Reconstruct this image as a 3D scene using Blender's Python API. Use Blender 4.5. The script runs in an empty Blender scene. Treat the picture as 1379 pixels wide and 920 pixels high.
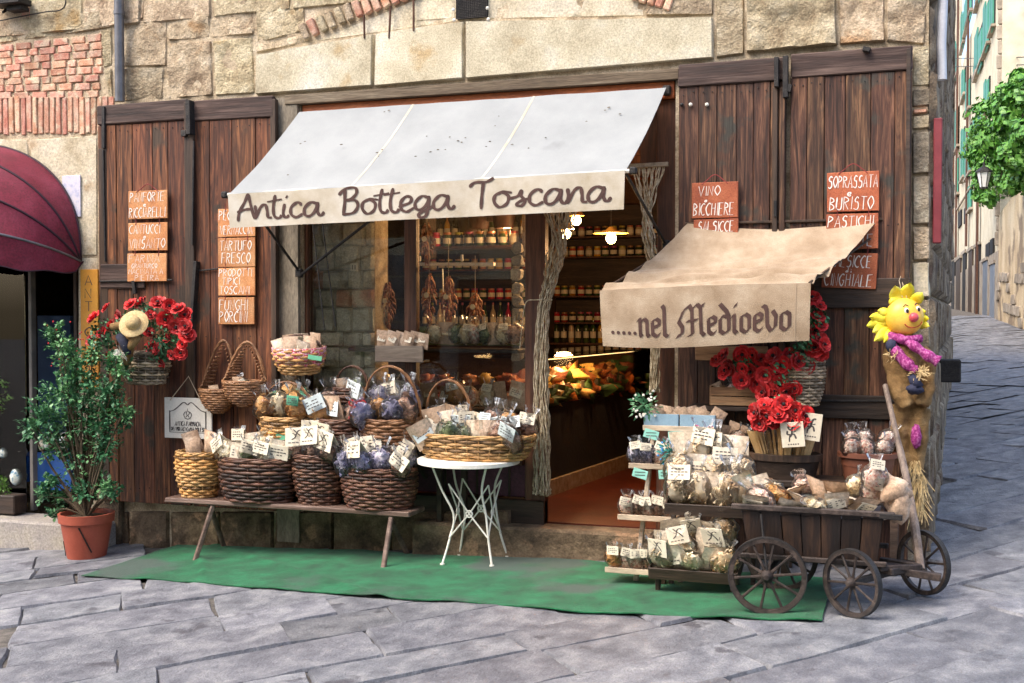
import bpy, bmesh, math, random
from math import sin, cos, pi, radians, sqrt, atan2, exp
from mathutils import Vector, Matrix, noise
random.seed(7)
RS = random.Random(11)
C = bpy.context.scene.collection
S = bpy.context.scene
# ------------------------------------------------------------------ camera, world, sun, exposure
F = 1550.0
YAW = radians(18.85); PIT = math.atan(40/F); DIST = F/180.0
CAM = Vector((DIST*sin(YAW), -DIST*cos(YAW), 1.7))
RT = Vector((cos(YAW), sin(YAW), 0))
FW = Vector((-sin(YAW)*cos(PIT), cos(YAW)*cos(PIT), -sin(PIT)))
UP = RT.cross(FW)
cd = bpy.data.cameras.new('camera'); cam = bpy.data.objects.new('camera', cd); C.objects.link(cam)
cd.sensor_width = 36; cd.lens = 36*F/1379; cd.clip_end = 600; cd.clip_start = 0.1
cam.matrix_world = Matrix((( RT.x, UP.x, -FW.x, CAM.x), (RT.y, UP.y, -FW.y, CAM.y), (RT.z, UP.z, -FW.z, CAM.z), (0,0,0,1)))
S.camera = cam
w = bpy.data.worlds.new("World"); S.world = w; w.use_nodes = True
nt = w.node_tree; bg = nt.nodes['Background']
sky = nt.nodes.new('ShaderNodeTexSky'); sky.sky_type = 'NISHITA'; sky.sun_disc = False
SUN_EL = radians(54); SUN_DIR = Vector((-0.62, -0.78, 0)).normalized()      # horizontal direction towards the sun
sky.sun_elevation = SUN_EL; sky.sun_rotation = atan2(SUN_DIR.x, SUN_DIR.y)
sky.air_density = 1.0; sky.dust_density = 4.0; sky.ozone_density = .6
nt.links.new(sky.outputs[0], bg.inputs[0]); bg.inputs[1].default_value = 0.15
sl = bpy.data.lights.new('sun', 'SUN'); sl.energy = .58; sl.angle = radians(30); sl.color = (1, .90, .74)
so = bpy.data.objects.new('sun', sl); C.objects.link(so)
sv = Vector((SUN_DIR.x*cos(SUN_EL), SUN_DIR.y*cos(SUN_EL), sin(SUN_EL)))
so.rotation_euler = (-sv).to_track_quat('-Z', 'Y').to_euler(); so.location = (0, 0, 20)
S.view_settings.view_transform = 'Standard'; S.view_settings.look = 'None'; S.view_settings.gamma = 1
S.view_settings.exposure = 1.68
S.cycles.max_bounces = 8; S.cycles.diffuse_bounces = 4; S.cycles.transparent_max_bounces = 16

# ------------------------------------------------------------------ helpers
def ray(px, py): return FW + (px-689.5)/F*RT - (py-460)/F*UP
def at(px, py, Y=0.0):
    d = ray(px, py); return CAM + d*((Y-CAM.y)/d.y)
def ptd(px, py, dist):
    return CAM + ray(px, py)*dist
def sst(x, a, b):
    t = min(1, max(0, (x-a)/(b-a))); return t*t*(3-2*t)
def zg(X, Y):
    x = max(-5, min(X, 4.5))
    z = -0.125 + 0.042*x + 0.012*max(0, x-1)**2
    y = max(0, Y)
    return z + 0.040*min(y, 34) + 0.012*max(0, y-34)
def gzp(px, py, z):
    d = ray(px,py); return CAM+d*((z-CAM.z)/d.z)
def gr(px, py):
    d = ray(px, py); lo, hi = 3.0, 120.0
    p = CAM + d*lo
    t = lo
    while t < hi:
        p = CAM + d*t
        if p.z <= zg(p.x, p.y): break
        t += 0.02
    return Vector((p.x, p.y, zg(p.x, p.y)))
def sc(px, Y):                       # pixels per metre at that place
    p = at(px, 420, Y); return F/((p-CAM).dot(FW))

MATS = {}
def mat(name, c1, c2=None, c3=None, scale=6, detail=5, rough=.7, bump=.3, bscale=30, st=(1,1,1), metal=0, coat=0, rnd=.12,
        spots=None, spot_scale=3, spot_at=.6, bdist=.01, trans=0, hue=0, sheen=0, dist=0, bst=None, spec=.5, grain=.3, gs=None):
    if name in MATS: return MATS[name]
    if grain == .3 and bump <= .2: grain = .07
    m = bpy.data.materials.new(name); m.use_nodes = True; n = m.node_tree.nodes; l = m.node_tree.links
    b = n['Principled BSDF']
    c2 = c2 or c1
    tc = n.new('ShaderNodeTexCoord'); oi = n.new('ShaderNodeObjectInfo')
    mu = n.new('ShaderNodeMath'); mu.operation = 'MULTIPLY'; mu.inputs[1].default_value = 37.0; l.new(oi.outputs['Random'], mu.inputs[0])
    ad = n.new('ShaderNodeVectorMath'); ad.operation = 'ADD'; l.new(tc.outputs['Object'], ad.inputs[0]); l.new(mu.outputs[0], ad.inputs[1])
    mp = n.new('ShaderNodeMapping'); mp.inputs['Scale'].default_value = st; l.new(ad.outputs[0], mp.inputs[0])
    no = n.new('ShaderNodeTexNoise'); no.inputs['Scale'].default_value = scale; no.inputs['Detail'].default_value = detail
    no.inputs['Roughness'].default_value = .62; no.inputs['Distortion'].default_value = dist
    l.new(mp.outputs[0], no.inputs['Vector'])
    cr = n.new('ShaderNodeValToRGB'); e = cr.color_ramp.elements
    e[0].position = .33; e[0].color = (*c1, 1); e[1].position = .67; e[1].color = (*(c3 or c2), 1)
    if c3: k = e.new(.5); k.color = (*c2, 1)
    l.new(no.outputs[0], cr.inputs[0]); col = cr.outputs[0]
    if spots:
        n2 = n.new('ShaderNodeTexNoise'); n2.inputs['Scale'].default_value = spot_scale; n2.inputs['Detail'].default_value = 8
        l.new(ad.outputs[0], n2.inputs['Vector'])
        r2 = n.new('ShaderNodeValToRGB'); r2.color_ramp.elements[0].position = spot_at; r2.color_ramp.elements[1].position = spot_at+.08
        l.new(n2.outputs[0], r2.inputs[0])
        mx = n.new('ShaderNodeMix'); mx.data_type = 'RGBA'; l.new(r2.outputs[0], mx.inputs[0]); l.new(col, mx.inputs[6]); mx.inputs[7].default_value = (*spots, 1)
        col = mx.outputs[2]
    hs = n.new('ShaderNodeHueSaturation'); l.new(col, hs.inputs['Color'])
    mr = n.new('ShaderNodeMapRange'); mr.inputs['To Min'].default_value = 1-rnd; mr.inputs['To Max'].default_value = 1+rnd
    l.new(oi.outputs['Random'], mr.inputs[0]); l.new(mr.outputs[0], hs.inputs['Value'])
    if grain:
        ng = n.new('ShaderNodeTexNoise'); ng.inputs['Scale'].default_value = gs or max(60, bscale*2.2); ng.inputs['Detail'].default_value = 4; ng.inputs['Roughness'].default_value = .7
        mg = n.new('ShaderNodeMapping'); mg.inputs['Scale'].default_value = bst or st; l.new(ad.outputs[0], mg.inputs[0]); l.new(mg.outputs[0], ng.inputs['Vector'])
        rg_ = n.new('ShaderNodeMapRange'); rg_.inputs['From Min'].default_value = .3; rg_.inputs['From Max'].default_value = .7; rg_.inputs['To Min'].default_value = 1-grain*1.3; rg_.inputs['To Max'].default_value = 1+grain
        l.new(ng.outputs[0], rg_.inputs[0]); mm = n.new('ShaderNodeMath'); mm.operation = 'MULTIPLY'; l.new(mr.outputs[0], mm.inputs[0]); l.new(rg_.outputs[0], mm.inputs[1]); l.new(mm.outputs[0], hs.inputs['Value'])
    if hue:
        m3 = n.new('ShaderNodeMath'); m3.operation = 'MULTIPLY'; m3.inputs[1].default_value = 7.13; l.new(oi.outputs['Random'], m3.inputs[0])
        m4 = n.new('ShaderNodeMath'); m4.operation = 'FRACT'; l.new(m3.outputs[0], m4.inputs[0])
        m5 = n.new('ShaderNodeMapRange'); m5.inputs['To Min'].default_value = .5-hue; m5.inputs['To Max'].default_value = .5+hue
        l.new(m4.outputs[0], m5.inputs[0]); l.new(m5.outputs[0], hs.inputs['Hue'])
    l.new(hs.outputs[0], b.inputs['Base Color'])
    b.inputs['Roughness'].default_value = rough; b.inputs['Metallic'].default_value = metal
    b.inputs['Coat Weight'].default_value = coat; b.inputs['Coat Roughness'].default_value = .15
    b.inputs['Specular IOR Level'].default_value = spec
    if sheen: b.inputs['Sheen Weight'].default_value = sheen
    if bump:
        m2 = n.new('ShaderNodeMapping'); m2.inputs['Scale'].default_value = bst or st; l.new(ad.outputs[0], m2.inputs[0])
        nb = n.new('ShaderNodeTexNoise'); nb.inputs['Scale'].default_value = bscale; nb.inputs['Detail'].default_value = 6; nb.inputs['Roughness'].default_value = .65
        l.new(m2.outputs[0], nb.inputs['Vector'])
        bp = n.new('ShaderNodeBump'); bp.inputs['Strength'].default_value = bump; bp.inputs['Distance'].default_value = bdist
        l.new(nb.outputs[0], bp.inputs['Height']); l.new(bp.outputs[0], b.inputs['Normal'])
    MATS[name] = m; return m

def glassy(name, tint=(1,1,1), rough=.02, fac=1.0, bump=0, bscale=30):
    m = bpy.data.materials.new(name); m.use_nodes = True; n = m.node_tree.nodes; l = m.node_tree.links
    n.clear(); o = n.new('ShaderNodeOutputMaterial')
    t = n.new('ShaderNodeBsdfTransparent'); t.inputs[0].default_value = (*tint, 1)
    g = n.new('ShaderNodeBsdfGlossy'); g.inputs['Roughness'].default_value = rough
    fr = n.new('ShaderNodeFresnel'); fr.inputs[0].default_value = 1.5
    mu = n.new('ShaderNodeMath'); mu.operation = 'MULTIPLY_ADD'; mu.inputs[1].default_value = 1.0; mu.inputs[2].default_value = fac; mu.use_clamp = True
    l.new(fr.outputs[0], mu.inputs[0])
    x = n.new('ShaderNodeMixShader'); l.new(mu.outputs[0], x.inputs[0]); l.new(t.outputs[0], x.inputs[1]); l.new(g.outputs[0], x.inputs[2]); l.new(x.outputs[0], o.inputs[0])
    if bump:
        tc = n.new('ShaderNodeTexCoord'); nb = n.new('ShaderNodeTexNoise'); nb.inputs['Scale'].default_value = bscale; nb.inputs['Detail'].default_value = 3
        l.new(tc.outputs['Object'], nb.inputs['Vector'])
        bp = n.new('ShaderNodeBump'); bp.inputs['Strength'].default_value = bump; bp.inputs['Distance'].default_value = .02
        l.new(nb.outputs[0], bp.inputs['Height']); l.new(bp.outputs[0], g.inputs['Normal']); l.new(bp.outputs[0], fr.inputs['Normal'])
    MATS[name] = m; return m

def emis(name, col, st):
    m = bpy.data.materials.new(name); m.use_nodes = True; b = m.node_tree.nodes['Principled BSDF']
    b.inputs['Base Color'].default_value = (*col, 1); b.inputs['Emission Color'].default_value = (*col, 1); b.inputs['Emission Strength'].default_value = st
    return m

class MB:
    def __init__(s): s.v = []; s.f = []; s.m = []; s.mi = 0; s.T = None
    def add(s, vs, fs):
        o = len(s.v)
        s.v += [tuple(s.T @ Vector(p)) if s.T else tuple(p) for p in vs]
        s.f += [tuple(i+o for i in f) for f in fs]; s.m += [s.mi]*len(fs)
    def box(s, a, b):
        x0,y0,z0 = a; x1,y1,z1 = b
        s.add([(x0,y0,z0),(x1,y0,z0),(x1,y1,z0),(x0,y1,z0),(x0,y0,z1),(x1,y0,z1),(x1,y1,z1),(x0,y1,z1)],
              [(0,3,2,1),(4,5,6,7),(0,1,5,4),(1,2,6,5),(2,3,7,6),(3,0,4,7)])
    def cbox(s, c, size, ch=.004, R=None, jit=0):            # chamfered box
        hx,hy,hz = [q/2 for q in size]; ch = min(ch, hx*.8, hy*.8, hz*.8); vs = []; idx = {}
        for i,(sx,sy,sz) in enumerate([(a,b,d) for a in (-1,1) for b in (-1,1) for d in (-1,1)]):
            J = Vector((RS.uniform(-jit,jit), RS.uniform(-jit,jit), RS.uniform(-jit,jit)))
            for k in range(3):
                p = Vector((sx*(hx-(0 if k==0 else ch)), sy*(hy-(0 if k==1 else ch)), sz*(hz-(0 if k==2 else ch))))+J
                if R: p = R @ p
                vs.append(Vector(c)+p); idx[(sx,sy,sz,k)] = len(vs)-1
        fs = []
        for k in range(3):
            for sg in (-1,1):
                o = [a for a in range(3) if a != k]; q = []
                for (a,b) in ((-1,-1),(1,-1),(1,1),(-1,1)):
                    t = [0,0,0]; t[k] = sg; t[o[0]] = a; t[o[1]] = b; q.append(idx[(*t,k)])
                fs.append(q if (sg==1) == (k!=1) else q[::-1])
        for k in range(3):
            o = [a for a in range(3) if a != k]
            for a in (-1,1):
                for b in (-1,1):
                    q = []
                    for sg, kk in ((-1,o[0]),(1,o[0]),(1,o[1]),(-1,o[1])):
                        t = [0,0,0]; t[k] = sg; t[o[0]] = a; t[o[1]] = b; q.append(idx[(*t,kk)])
                    fl = (a*b == 1) == (k != 1)
                    fs.append(q[::-1] if fl else q)
        for sx in (-1,1):
            for sy in (-1,1):
                for sz in (-1,1):
                    q = [idx[(sx,sy,sz,k)] for k in range(3)]
                    fs.append(q if sx*sy*sz == 1 else q[::-1])
        s.add(vs, fs)
    def bar(s, a, b, wx, wy, ch=.003):
        a = Vector(a); b = Vector(b); d = b-a; R = d.to_track_quat('Z', 'Y').to_matrix()
        s.cbox((a+b)/2, (wx, wy, d.length), ch, R)
    def tube(s, pts, r, n=6, closed=False, cap=True, tw=0):
        pts = [Vector(p) for p in pts]; N = len(pts); vs = []
        rr = r if isinstance(r, (list,tuple)) else [r]*N
        up = None
        for i,p in enumerate(pts):
            if closed: t = pts[(i+1)%N]-pts[i-1]
            else: t = pts[min(N-1,i+1)]-pts[max(0,i-1)]
            if t.length < 1e-9: t = Vector((0,0,1))
            t.normalize()
            if up is None:
                up = Vector((0,0,1)) if abs(t.z) < .9 else Vector((1,0,0))
            x = up - t*up.dot(t)
            if x.length < 1e-4: x = t.orthogonal()
            x.normalize(); up = x
            y = t.cross(x)
            for k in range(n):
                a = 2*pi*k/n + tw*i
                vs.append(p + (x*cos(a)+y*sin(a))*rr[i])
        fs = []
        for i in range(N if closed else N-1):
            j = (i+1)%N
            for k in range(n): fs.append((i*n+k, i*n+(k+1)%n, j*n+(k+1)%n, j*n+k))
        if cap and not closed:
            fs.append(tuple(range(n))[::-1]); fs.append(tuple((N-1)*n+k for k in range(n)))
        s.add(vs, fs)
    def lathe(s, prof, n=24, c=(0,0,0), sx=1, sy=1, cap0=True, cap1=True):
        vs = []; fs = []; N = len(prof)
        for r,z in prof:
            for k in range(n):
                a = 2*pi*k/n; vs.append((c[0]+r*cos(a)*sx, c[1]+r*sin(a)*sy, c[2]+z))
        for i in range(N-1):
            for k in range(n): fs.append((i*n+k, i*n+(k+1)%n, (i+1)*n+(k+1)%n, (i+1)*n+k))
        if cap0: fs.append(tuple(range(n))[::-1])
        if cap1: fs.append(tuple((N-1)*n+k for k in range(n)))
        s.add(vs, fs)
    def grid(s, fn, nu, nv, thick=None):
        vs = [fn(i/nu, j/nv) for j in range(nv+1) for i in range(nu+1)]
        fs = [(j*(nu+1)+i, j*(nu+1)+i+1, (j+1)*(nu+1)+i+1, (j+1)*(nu+1)+i) for j in range(nv) for i in range(nu)]
        if thick:
            T = Vector(thick); o = len(vs); vs += [Vector(p)+T for p in vs[:o]]
            fs += [tuple(q+o for q in f[::-1]) for f in fs[:]]
            bd = [i for i in range(nu+1)] + [j*(nu+1)+nu for j in range(1,nv+1)] + [nv*(nu+1)+i for i in range(nu-1,-1,-1)] + [j*(nu+1) for j in range(nv-1,0,-1)]
            for a,b in zip(bd, bd[1:]+bd[:1]): fs.append((b,a,a+o,b+o))
        s.add(vs, fs)
    def blob(s, c, r, n=8, m=6, amp=0, seed=0, fr=3):
        c = Vector(c); r = Vector(r) if not isinstance(r,(int,float)) else Vector((r,r,r))
        def fn(u, v):
            a = 2*pi*u; b = pi*(v-.5); d = Vector((cos(a)*cos(b), sin(a)*cos(b), sin(b)))
            k = 1 + (amp*noise.noise(d*fr+Vector((seed,seed*2,0))) if amp else 0)
            return c + Vector((d.x*r.x, d.y*r.y, d.z*r.z))*k
        s.grid(fn, n, m)
    def build(s, name, mats, parent=None, smooth=False, kind=None, rel=True):
        me = bpy.data.meshes.new(name)
        L = parent_loc(parent) if (parent is not None and rel) else Vector((0,0,0))
        me.from_pydata([(x-L.x, y-L.y, z-L.z) for x,y,z in s.v], [], s.f)
        for q in (mats if isinstance(mats,(list,tuple)) else [mats]): me.materials.append(q)
        if any(s.m): me.polygons.foreach_set('material_index', s.m)
        if smooth:
            me.polygons.foreach_set('use_smooth', [True]*len(me.polygons))
            if smooth != 1: 
                try: me.set_sharp_from_angle(angle=radians(smooth))
                except Exception: pass
        me.update()
        o = bpy.data.objects.new(name, me); C.objects.link(o)
        if parent is not None: o.parent = parent
        if kind: o['kind'] = kind
        return o
def parent_loc(o):
    L = Vector((0,0,0))
    while o is not None: L += o.location; o = o.parent
    return L
def tag(o, label, cat, group=None):
    o['label'] = label; o['category'] = cat
    if group: o['group'] = group
    return o
def thing(name, label, cat, loc=(0,0,0), group=None, rz=0):
    o = bpy.data.objects.new(name, None); C.objects.link(o); o.location = loc; o.rotation_euler = (0,0,rz); o.empty_display_size = .1
    return tag(o, label, cat, group)
def kids(o): return [c for c in bpy.data.objects if c.parent == o]
def dup(root, parent=None, ch=None):
    c = root.copy(); C.objects.link(c)
    if parent is not None: c.parent = parent
    for k in root.children: dup(k, c)
    return c
def catmull(P, k=5):
    P = [Vector(p) if len(p)==3 else Vector((p[0],p[1],0)) for p in P]
    if len(P) < 3: return P
    out = []; Q = [2*P[0]-P[1]] + P + [2*P[-1]-P[-2]]
    for i in range(1, len(Q)-2):
        a,b,c,d = Q[i-1],Q[i],Q[i+1],Q[i+2]
        for j in range(k):
            t = j/k
            out.append(.5*((2*b)+(c-a)*t+(2*a-5*b+4*c-d)*t*t+(3*b-a-3*c+d)*t**3))
    out.append(P[-1]); return out

# ---- lettering: strokes laid on a surface  pos(x, y) -> Vector, nrm outward
GL = {'A':"00 39 60|13 53",'B':"00 09|~09 38 46 05|~05 43 41 00",'C':"~58 39 06 03 30 51",'D':"00 09|~09 47 54 32 00",'E':"59 09 00 50|05 45",
'F':"59 09 00|05 45",'G':"~58 39 06 03 30 52|52 54 34",'H':"09 00|59 50|05 55",'I':"10 19",'L':"09 00 50",'M':"00 19 34 59 60",'N':"00 09 50 59",
'O':"~30 05 39 65 30",'P':"00 09|~09 48 46 04",'R':"00 09|~09 48 46 05|15 50",'S':"~58 39 17 25 45 52 30 01",'T':"09 69|39 30",
'U':"~09 02 30 52 59",'V':"09 30 69",'Z':"09 59 00 50",'e':"~13 43 45 25 12 30 51",'a':"~44 24 12 31 44|45 41",'i':"10 14|16 17",'d':"~44 24 12 31 44|49 41",
'r':"14 10|~13 24 44",'s':"~43 24 13 32 31 10",'o':"~30 12 34 52 30",'p':"14 1:|~14 34 32 10"," ":"",'.':"10 11","'":"19 17",'+':"25 21|13 43",'z':"04 44 00 40",'t':"17 10 30|04 34",'n':"04 00|~03 24 43 40",'g':"~44 24 12 31 44|~44 41 30 10"}
def glyph_w(ch): return 3 if ch in "I.'i" else (4 if ch == ' ' else 7)
def stroke_strip(mb, pts, pos, wd, off, nib=None):
    """flat strip following pts (2D) on the surface"""
    L = []; R_ = []
    n = len(pts)
    if n < 2: return
    for i,p in enumerate(pts):
        t = (pts[min(n-1,i+1)]-pts[max(0,i-1)])
        if t.length < 1e-9: t = Vector((1,0,0))
        t.normalize(); nn = Vector((-t.y, t.x, 0))
        ww = wd*(1 if 0 < i < n-1 else .6)*(.72+.45*abs(t.y)+.12*sin(i*.9))
        L.append(p+nn*ww/2); R_.append(p-nn*ww/2)
    vs = [pos(q.x, q.y, off) for q in L] + [pos(q.x, q.y, off) for q in R_]
    fs = [(i, n+i, n+i+1, i+1) for i in range(n-1)]
    mb.add(vs, fs)
def write(mb, text, pos, x0, y0, h, width, lw, off=.002, wob=.06, rng=RS, slant=.08):
    tot = sum(glyph_w(c) for c in text) or 1; u = width/tot; v = h/9; x = x0; lay = 0
    for ch in text:
        g = GL.get(ch, '')
        for st in (g.split('|') if g else []):
            cv = st.startswith('~'); st = st.lstrip('~')
            P = []
            for q in st.split():
                a = int(q[0]); b = -1 if q[1] == ':' else int(q[1])
                a += rng.uniform(-1,1)*wob*5; b += rng.uniform(-1,1)*wob*5
                P.append(Vector((x + a*u*.95 + b*v*slant, y0 + b*v, 0)))
            P = catmull(P, 4) if cv else P
            lay = (lay+1) % 3
            stroke_strip(mb, P, pos, lw*rng.uniform(.85,1.15), off + lay*.0004)
        x += glyph_w(ch)*u
SCR = {
'A':("4.9",["0,-.5 .6,3 2,6 3.2,9.3","3.2,9.3 3.8,5 4.6,.2","-.1,2.8 2,3.6 4,3.8"]),
'n':("4.3",["0,5 .2,2.5 0,0","0,.2 1.5,4.2 2.8,5 3.2,3 3.4,.6 4.4,.3"]),
't':("2.7",["1.3,8.3 .6,4 .8,.8 2,0 2.8,1","-1,6 3,6.7"]),
'i':("2.2",["1.0,5 .5,1.5 1.2,.1 2.2,.8","1.3,7 1.9,7.8"]),
'c':("3.7",["3.4,4.3 2.2,5.2 .6,3.6 .5,1.2 1.8,0 3.6,1"]),
'a':("5.2",["3.6,4.4 2,5 .4,3 .5,.7 1.7,.2 3.1,2 3.8,5","3.8,5 3.7,1.5 4.5,.2 5.4,1.4"]),
'B':("5",["1.1,9 .9,4 .5,0","-.6,7 1.2,9 3.6,9.2 4,7.4 2.8,5.6 1,5","1,5 3.6,4.8 4.2,2.8 3,.6 .2,.1"]),
'o':("4.2",["2.2,5 .6,4 .3,1.8 1.5,0 3.2,1 3.6,3.4 2.2,5 4.4,4.6"]),
'e':("3.6",["-.1,1.8 2.6,3 3,4.6 1.8,5.2 .5,3.4 .6,1 1.9,0 3.6,1.2"]),
'g':("4.5",["3.6,4.4 2,5 .4,3 .6,.9 1.8,.5 3.3,2.5 3.8,5","3.8,5 3.4,0 2.6,-2 1.3,-2 1.4,-.8 3.6,.6 4.6,1.4"]),
'T':("4.6",["-1,7.2 .4,8.6 3,8.6 4.8,9.8","2.4,8.7 2,4 1.8,-.4"]),
's':("3.8",["-.3,2.6 1.6,3.4 2.4,5.2 2.3,3.4 3.2,1.6 2.4,.1 1.3,.5 2.2,1.7 4,2.4"]),
' ':("4.6",[])}
GOT = {
'n':("3.9",["-.1,4.3 .8,5 .8,.5 1.3,0","1,4.1 2.2,5 3,4.2 3,.6 3.6,0"]),
'e':("3.5",["2.8,2.9 3,4.3 1.9,5 .8,4.2 .8,.8 1.9,0 3.1,.8",".9,2.5 2.8,3.1"]),
'l':("2.7",[".4,8.6 1,7.8 1,.6 1.9,0 2.6,.7"]),
'M':("8.6",["-.5,-.2 1.2,.6 1.4,2.4 .3,4 1,5.3 1.8,7 3.6,8.2","3.6,8.4 4.4,7 4.4,.6 3.2,-.2","4.4,7.2 6,8.6 7,7.6 7.1,.8 8.1,-.1","2.8,4 6,4.3","7,7.8 8.2,8.4"]),
'd':("4.1",[".8,8.2 2.8,6 3.4,4.6 3.4,1 2,0 .8,.8 .8,4.2 2,5 3.2,4.4"]),
'i':("2.2",["0,4.3 .9,5 .9,.6 1.7,0","1.1,7 1.6,8"]),
'o':("4.0",["2,5 .8,4.2 .8,.8 2,0 3.2,.8 3.2,4.2 2,5"]),
'v':("4.3",["-.3,6.9 .5,6.5 .9,5.6 1.1,1.5 2.1,0","2.1,0 3.4,1.0 3.6,3.9 2.6,5.4"]),
' ':("2.4",[]),'.':("1.75",["0.8,.9 .82,.9"])}
def script(mb, font, text, pos, x0, y0, h, width, lw, off=.003, nib=None):
    tot = sum(float(font[c][0]) for c in text); u = width/tot; v = h/9; x = x0; lay = 0
    for ch in text:
        wd, sts = font[ch]
        for st in sts:
            P = [Vector((x+float(q.split(',')[0])*u, y0+float(q.split(',')[1])*v, 0)) for q in st.split()]
            lay = (lay+1) % 4; o = off+lay*.0004
            if nib:
                if ch == '.':
                    c = P[0]; k = 8; rr = nib*.42
                    mb.add([pos(c.x+rr*cos(2*pi*i/k), c.y+rr*sin(2*pi*i/k), o) for i in range(k)], [tuple(range(k))]); continue
                N = Vector((cos(radians(38)), sin(radians(38)), 0))*nib/2
                Q = []
                for a, b in zip(P, P[1:]):
                    for j in range(4): Q.append(a.lerp(b, j/4))
                Q.append(P[-1])
                for i,(a,b) in enumerate(zip(Q, Q[1:])):
                    d = (b-a)
                    if d.length < 1e-9: continue
                    e = d.normalized(); cr = abs(e.x*N.y-e.y*N.x)*2
                    M = N
                    if cr < nib*.35:        # never vanish on strokes along the nib
                        M = N + Vector((-e.y, e.x, 0))*nib*.18
                    q = [a-M, a+M, b+M, b-M]
                    if (q[1]-q[0]).cross(q[3]-q[0]).z > 0: q = q[::-1]
                    mb.add([pos(p.x, p.y, o+(i%2)*.0002) for p in q], [(0,3,2,1)])
            else:
                stroke_strip(mb, catmull(P, 6), pos, lw, o)
        x += float(wd)*u
# ------------------------------------------------------------------ materials
m_mortar = mat('mortar', (.30,.23,.15), (.48,.39,.27), (.60,.51,.38), scale=6, rough=.95, bump=.8, bscale=35, bdist=.02)
m_stone = mat('sandstone', (.27,.20,.125), (.50,.405,.27), (.64,.55,.40), scale=7, detail=9, rough=.92, bump=1, bscale=34, bdist=.035, spots=(.40,.26,.13), spot_scale=3, spot_at=.60, rnd=.18, hue=.012)
m_slab = mat('lintel_stone', (.44,.38,.26), (.62,.56,.41), (.70,.68,.58), scale=2.2, detail=9, rough=.9, bump=.45, bscale=40, bdist=.01, spots=(.48,.36,.2), spot_scale=2.5, spot_at=.6)
m_greystone = mat('grey_stone', (.15,.12,.085), (.31,.26,.19), (.44,.40,.31), scale=5, rough=.92, bump=1, bscale=30, bdist=.02, spots=(.30,.17,.10), spot_scale=5, spot_at=.64, rnd=.2)
m_base = mat('base_stone', (.06,.04,.025), (.15,.105,.065), (.26,.19,.12), scale=6, rough=.93, bump=1, bscale=25, bdist=.025, spots=(.32,.2,.12), spot_scale=7, spot_at=.6, rnd=.15)
m_brick = mat('brick', (.46,.18,.11), (.60,.33,.23), (.66,.48,.36), scale=9, detail=8, rough=.92, bump=.8, bscale=40, spots=(.64,.50,.36), spot_scale=7, spot_at=.54, rnd=.22, hue=.012)
m_plaster = mat('old_plaster', (.44,.37,.25), (.60,.53,.39), (.68,.62,.5), scale=4, detail=9, rough=.92, bump=.5, bscale=25, bdist=.012, spots=(.44,.34,.22), spot_scale=3, spot_at=.62)
m_pave = mat('paving_stone', (.105,.11,.13), (.18,.187,.21), (.285,.29,.305), scale=4, detail=10, rough=.6, bump=.9, bscale=22, bdist=.02, st=(1.6,1.2,1), rnd=.22, hue=.012, grain=.28, gs=70, spots=(.085,.085,.10), spot_scale=5, spot_at=.62)
m_grout = mat('paving_joint', (.05,.047,.043), (.19,.17,.15), scale=12, rough=.95, bump=.8, bscale=60)
WS = (1,1,.07)
m_wood = mat('shutter_wood', (.022,.007,.003), (.110,.036,.014), (.26,.10,.04), scale=26, detail=9, st=WS, gs=90, grain=.45, rough=.68, bump=.8, bscale=60, bst=(1,1,.05), bdist=.008, rnd=.28, hue=.008, spots=(.05,.030,.018), spot_scale=4.5, spot_at=.60, dist=1.2)
m_woodr = mat('shutter_wood_grey', (.020,.008,.005), (.080,.034,.019), (.23,.115,.06), scale=26, detail=9, st=WS, gs=90, grain=.45, rough=.72, bump=.8, bscale=60, bst=(1,1,.05), bdist=.008, rnd=.25, hue=.008, spots=(.045,.042,.034), spot_scale=4.5, spot_at=.60, dist=1.2)
m_rail = mat('rail_wood', (.022,.012,.010), (.06,.034,.028), (.13,.085,.07), scale=22, st=(.07,1,1), rough=.75, bump=.8, bscale=60, bst=(.05,1,1), bdist=.008)
m_orange = mat('red_beam', (.28,.06,.015), (.42,.11,.03), (.52,.16,.05), scale=12, st=(.15,1,1), rough=.5, bump=.3, bscale=40)
m_frame = mat('door_frame_wood', (.035,.012,.006), (.085,.030,.013), (.15,.06,.028), scale=18, st=WS, rough=.5, bump=.4, bscale=50, bst=WS)
m_dark = mat('dark_wood', (.018,.011,.008), (.04,.024,.016), (.07,.042,.028), scale=14, st=(.1,1,1), rough=.6, bump=.5, bscale=50, rnd=.2)
m_darkv = mat('dark_wood_upright', (.018,.011,.008), (.045,.026,.016), (.085,.048,.028), scale=14, st=WS, rough=.6, bump=.5, bscale=50, rnd=.25)
m_iron = mat('iron', (.02,.02,.022), (.05,.045,.042), scale=20, rough=.6, metal=.5, bump=.5, bscale=80)
m_rust = mat('rusty_iron', (.07,.03,.02), (.14,.07,.045), scale=20, rough=.85, metal=.2, bump=.5, bscale=80)
m_pipe = mat('pipe_paint', (.12,.125,.14), (.2,.2,.22), scale=8, rough=.45, metal=.6, bump=.1)
m_white = mat('cream_paint', (.66,.64,.56), (.78,.76,.70), scale=12, rough=.5, bump=.15, spots=(.5,.42,.3), spot_scale=30, spot_at=.68)
m_weave_d = mat('dark_wicker', (.055,.022,.014), (.12,.05,.028), (.20,.095,.05), scale=14, rough=.5, bump=.4, bscale=120, rnd=.12, coat=.15)
m_weave_m = mat('mid_wicker', (.13,.055,.022), (.25,.115,.045), (.36,.19,.09), scale=14, rough=.5, bump=.4, bscale=120, rnd=.1, coat=.15)
m_weave_l = mat('golden_wicker', (.34,.17,.055), (.50,.28,.10), (.62,.40,.18), scale=14, rough=.5, bump=.4, bscale=120, rnd=.1, coat=.15)
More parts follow.
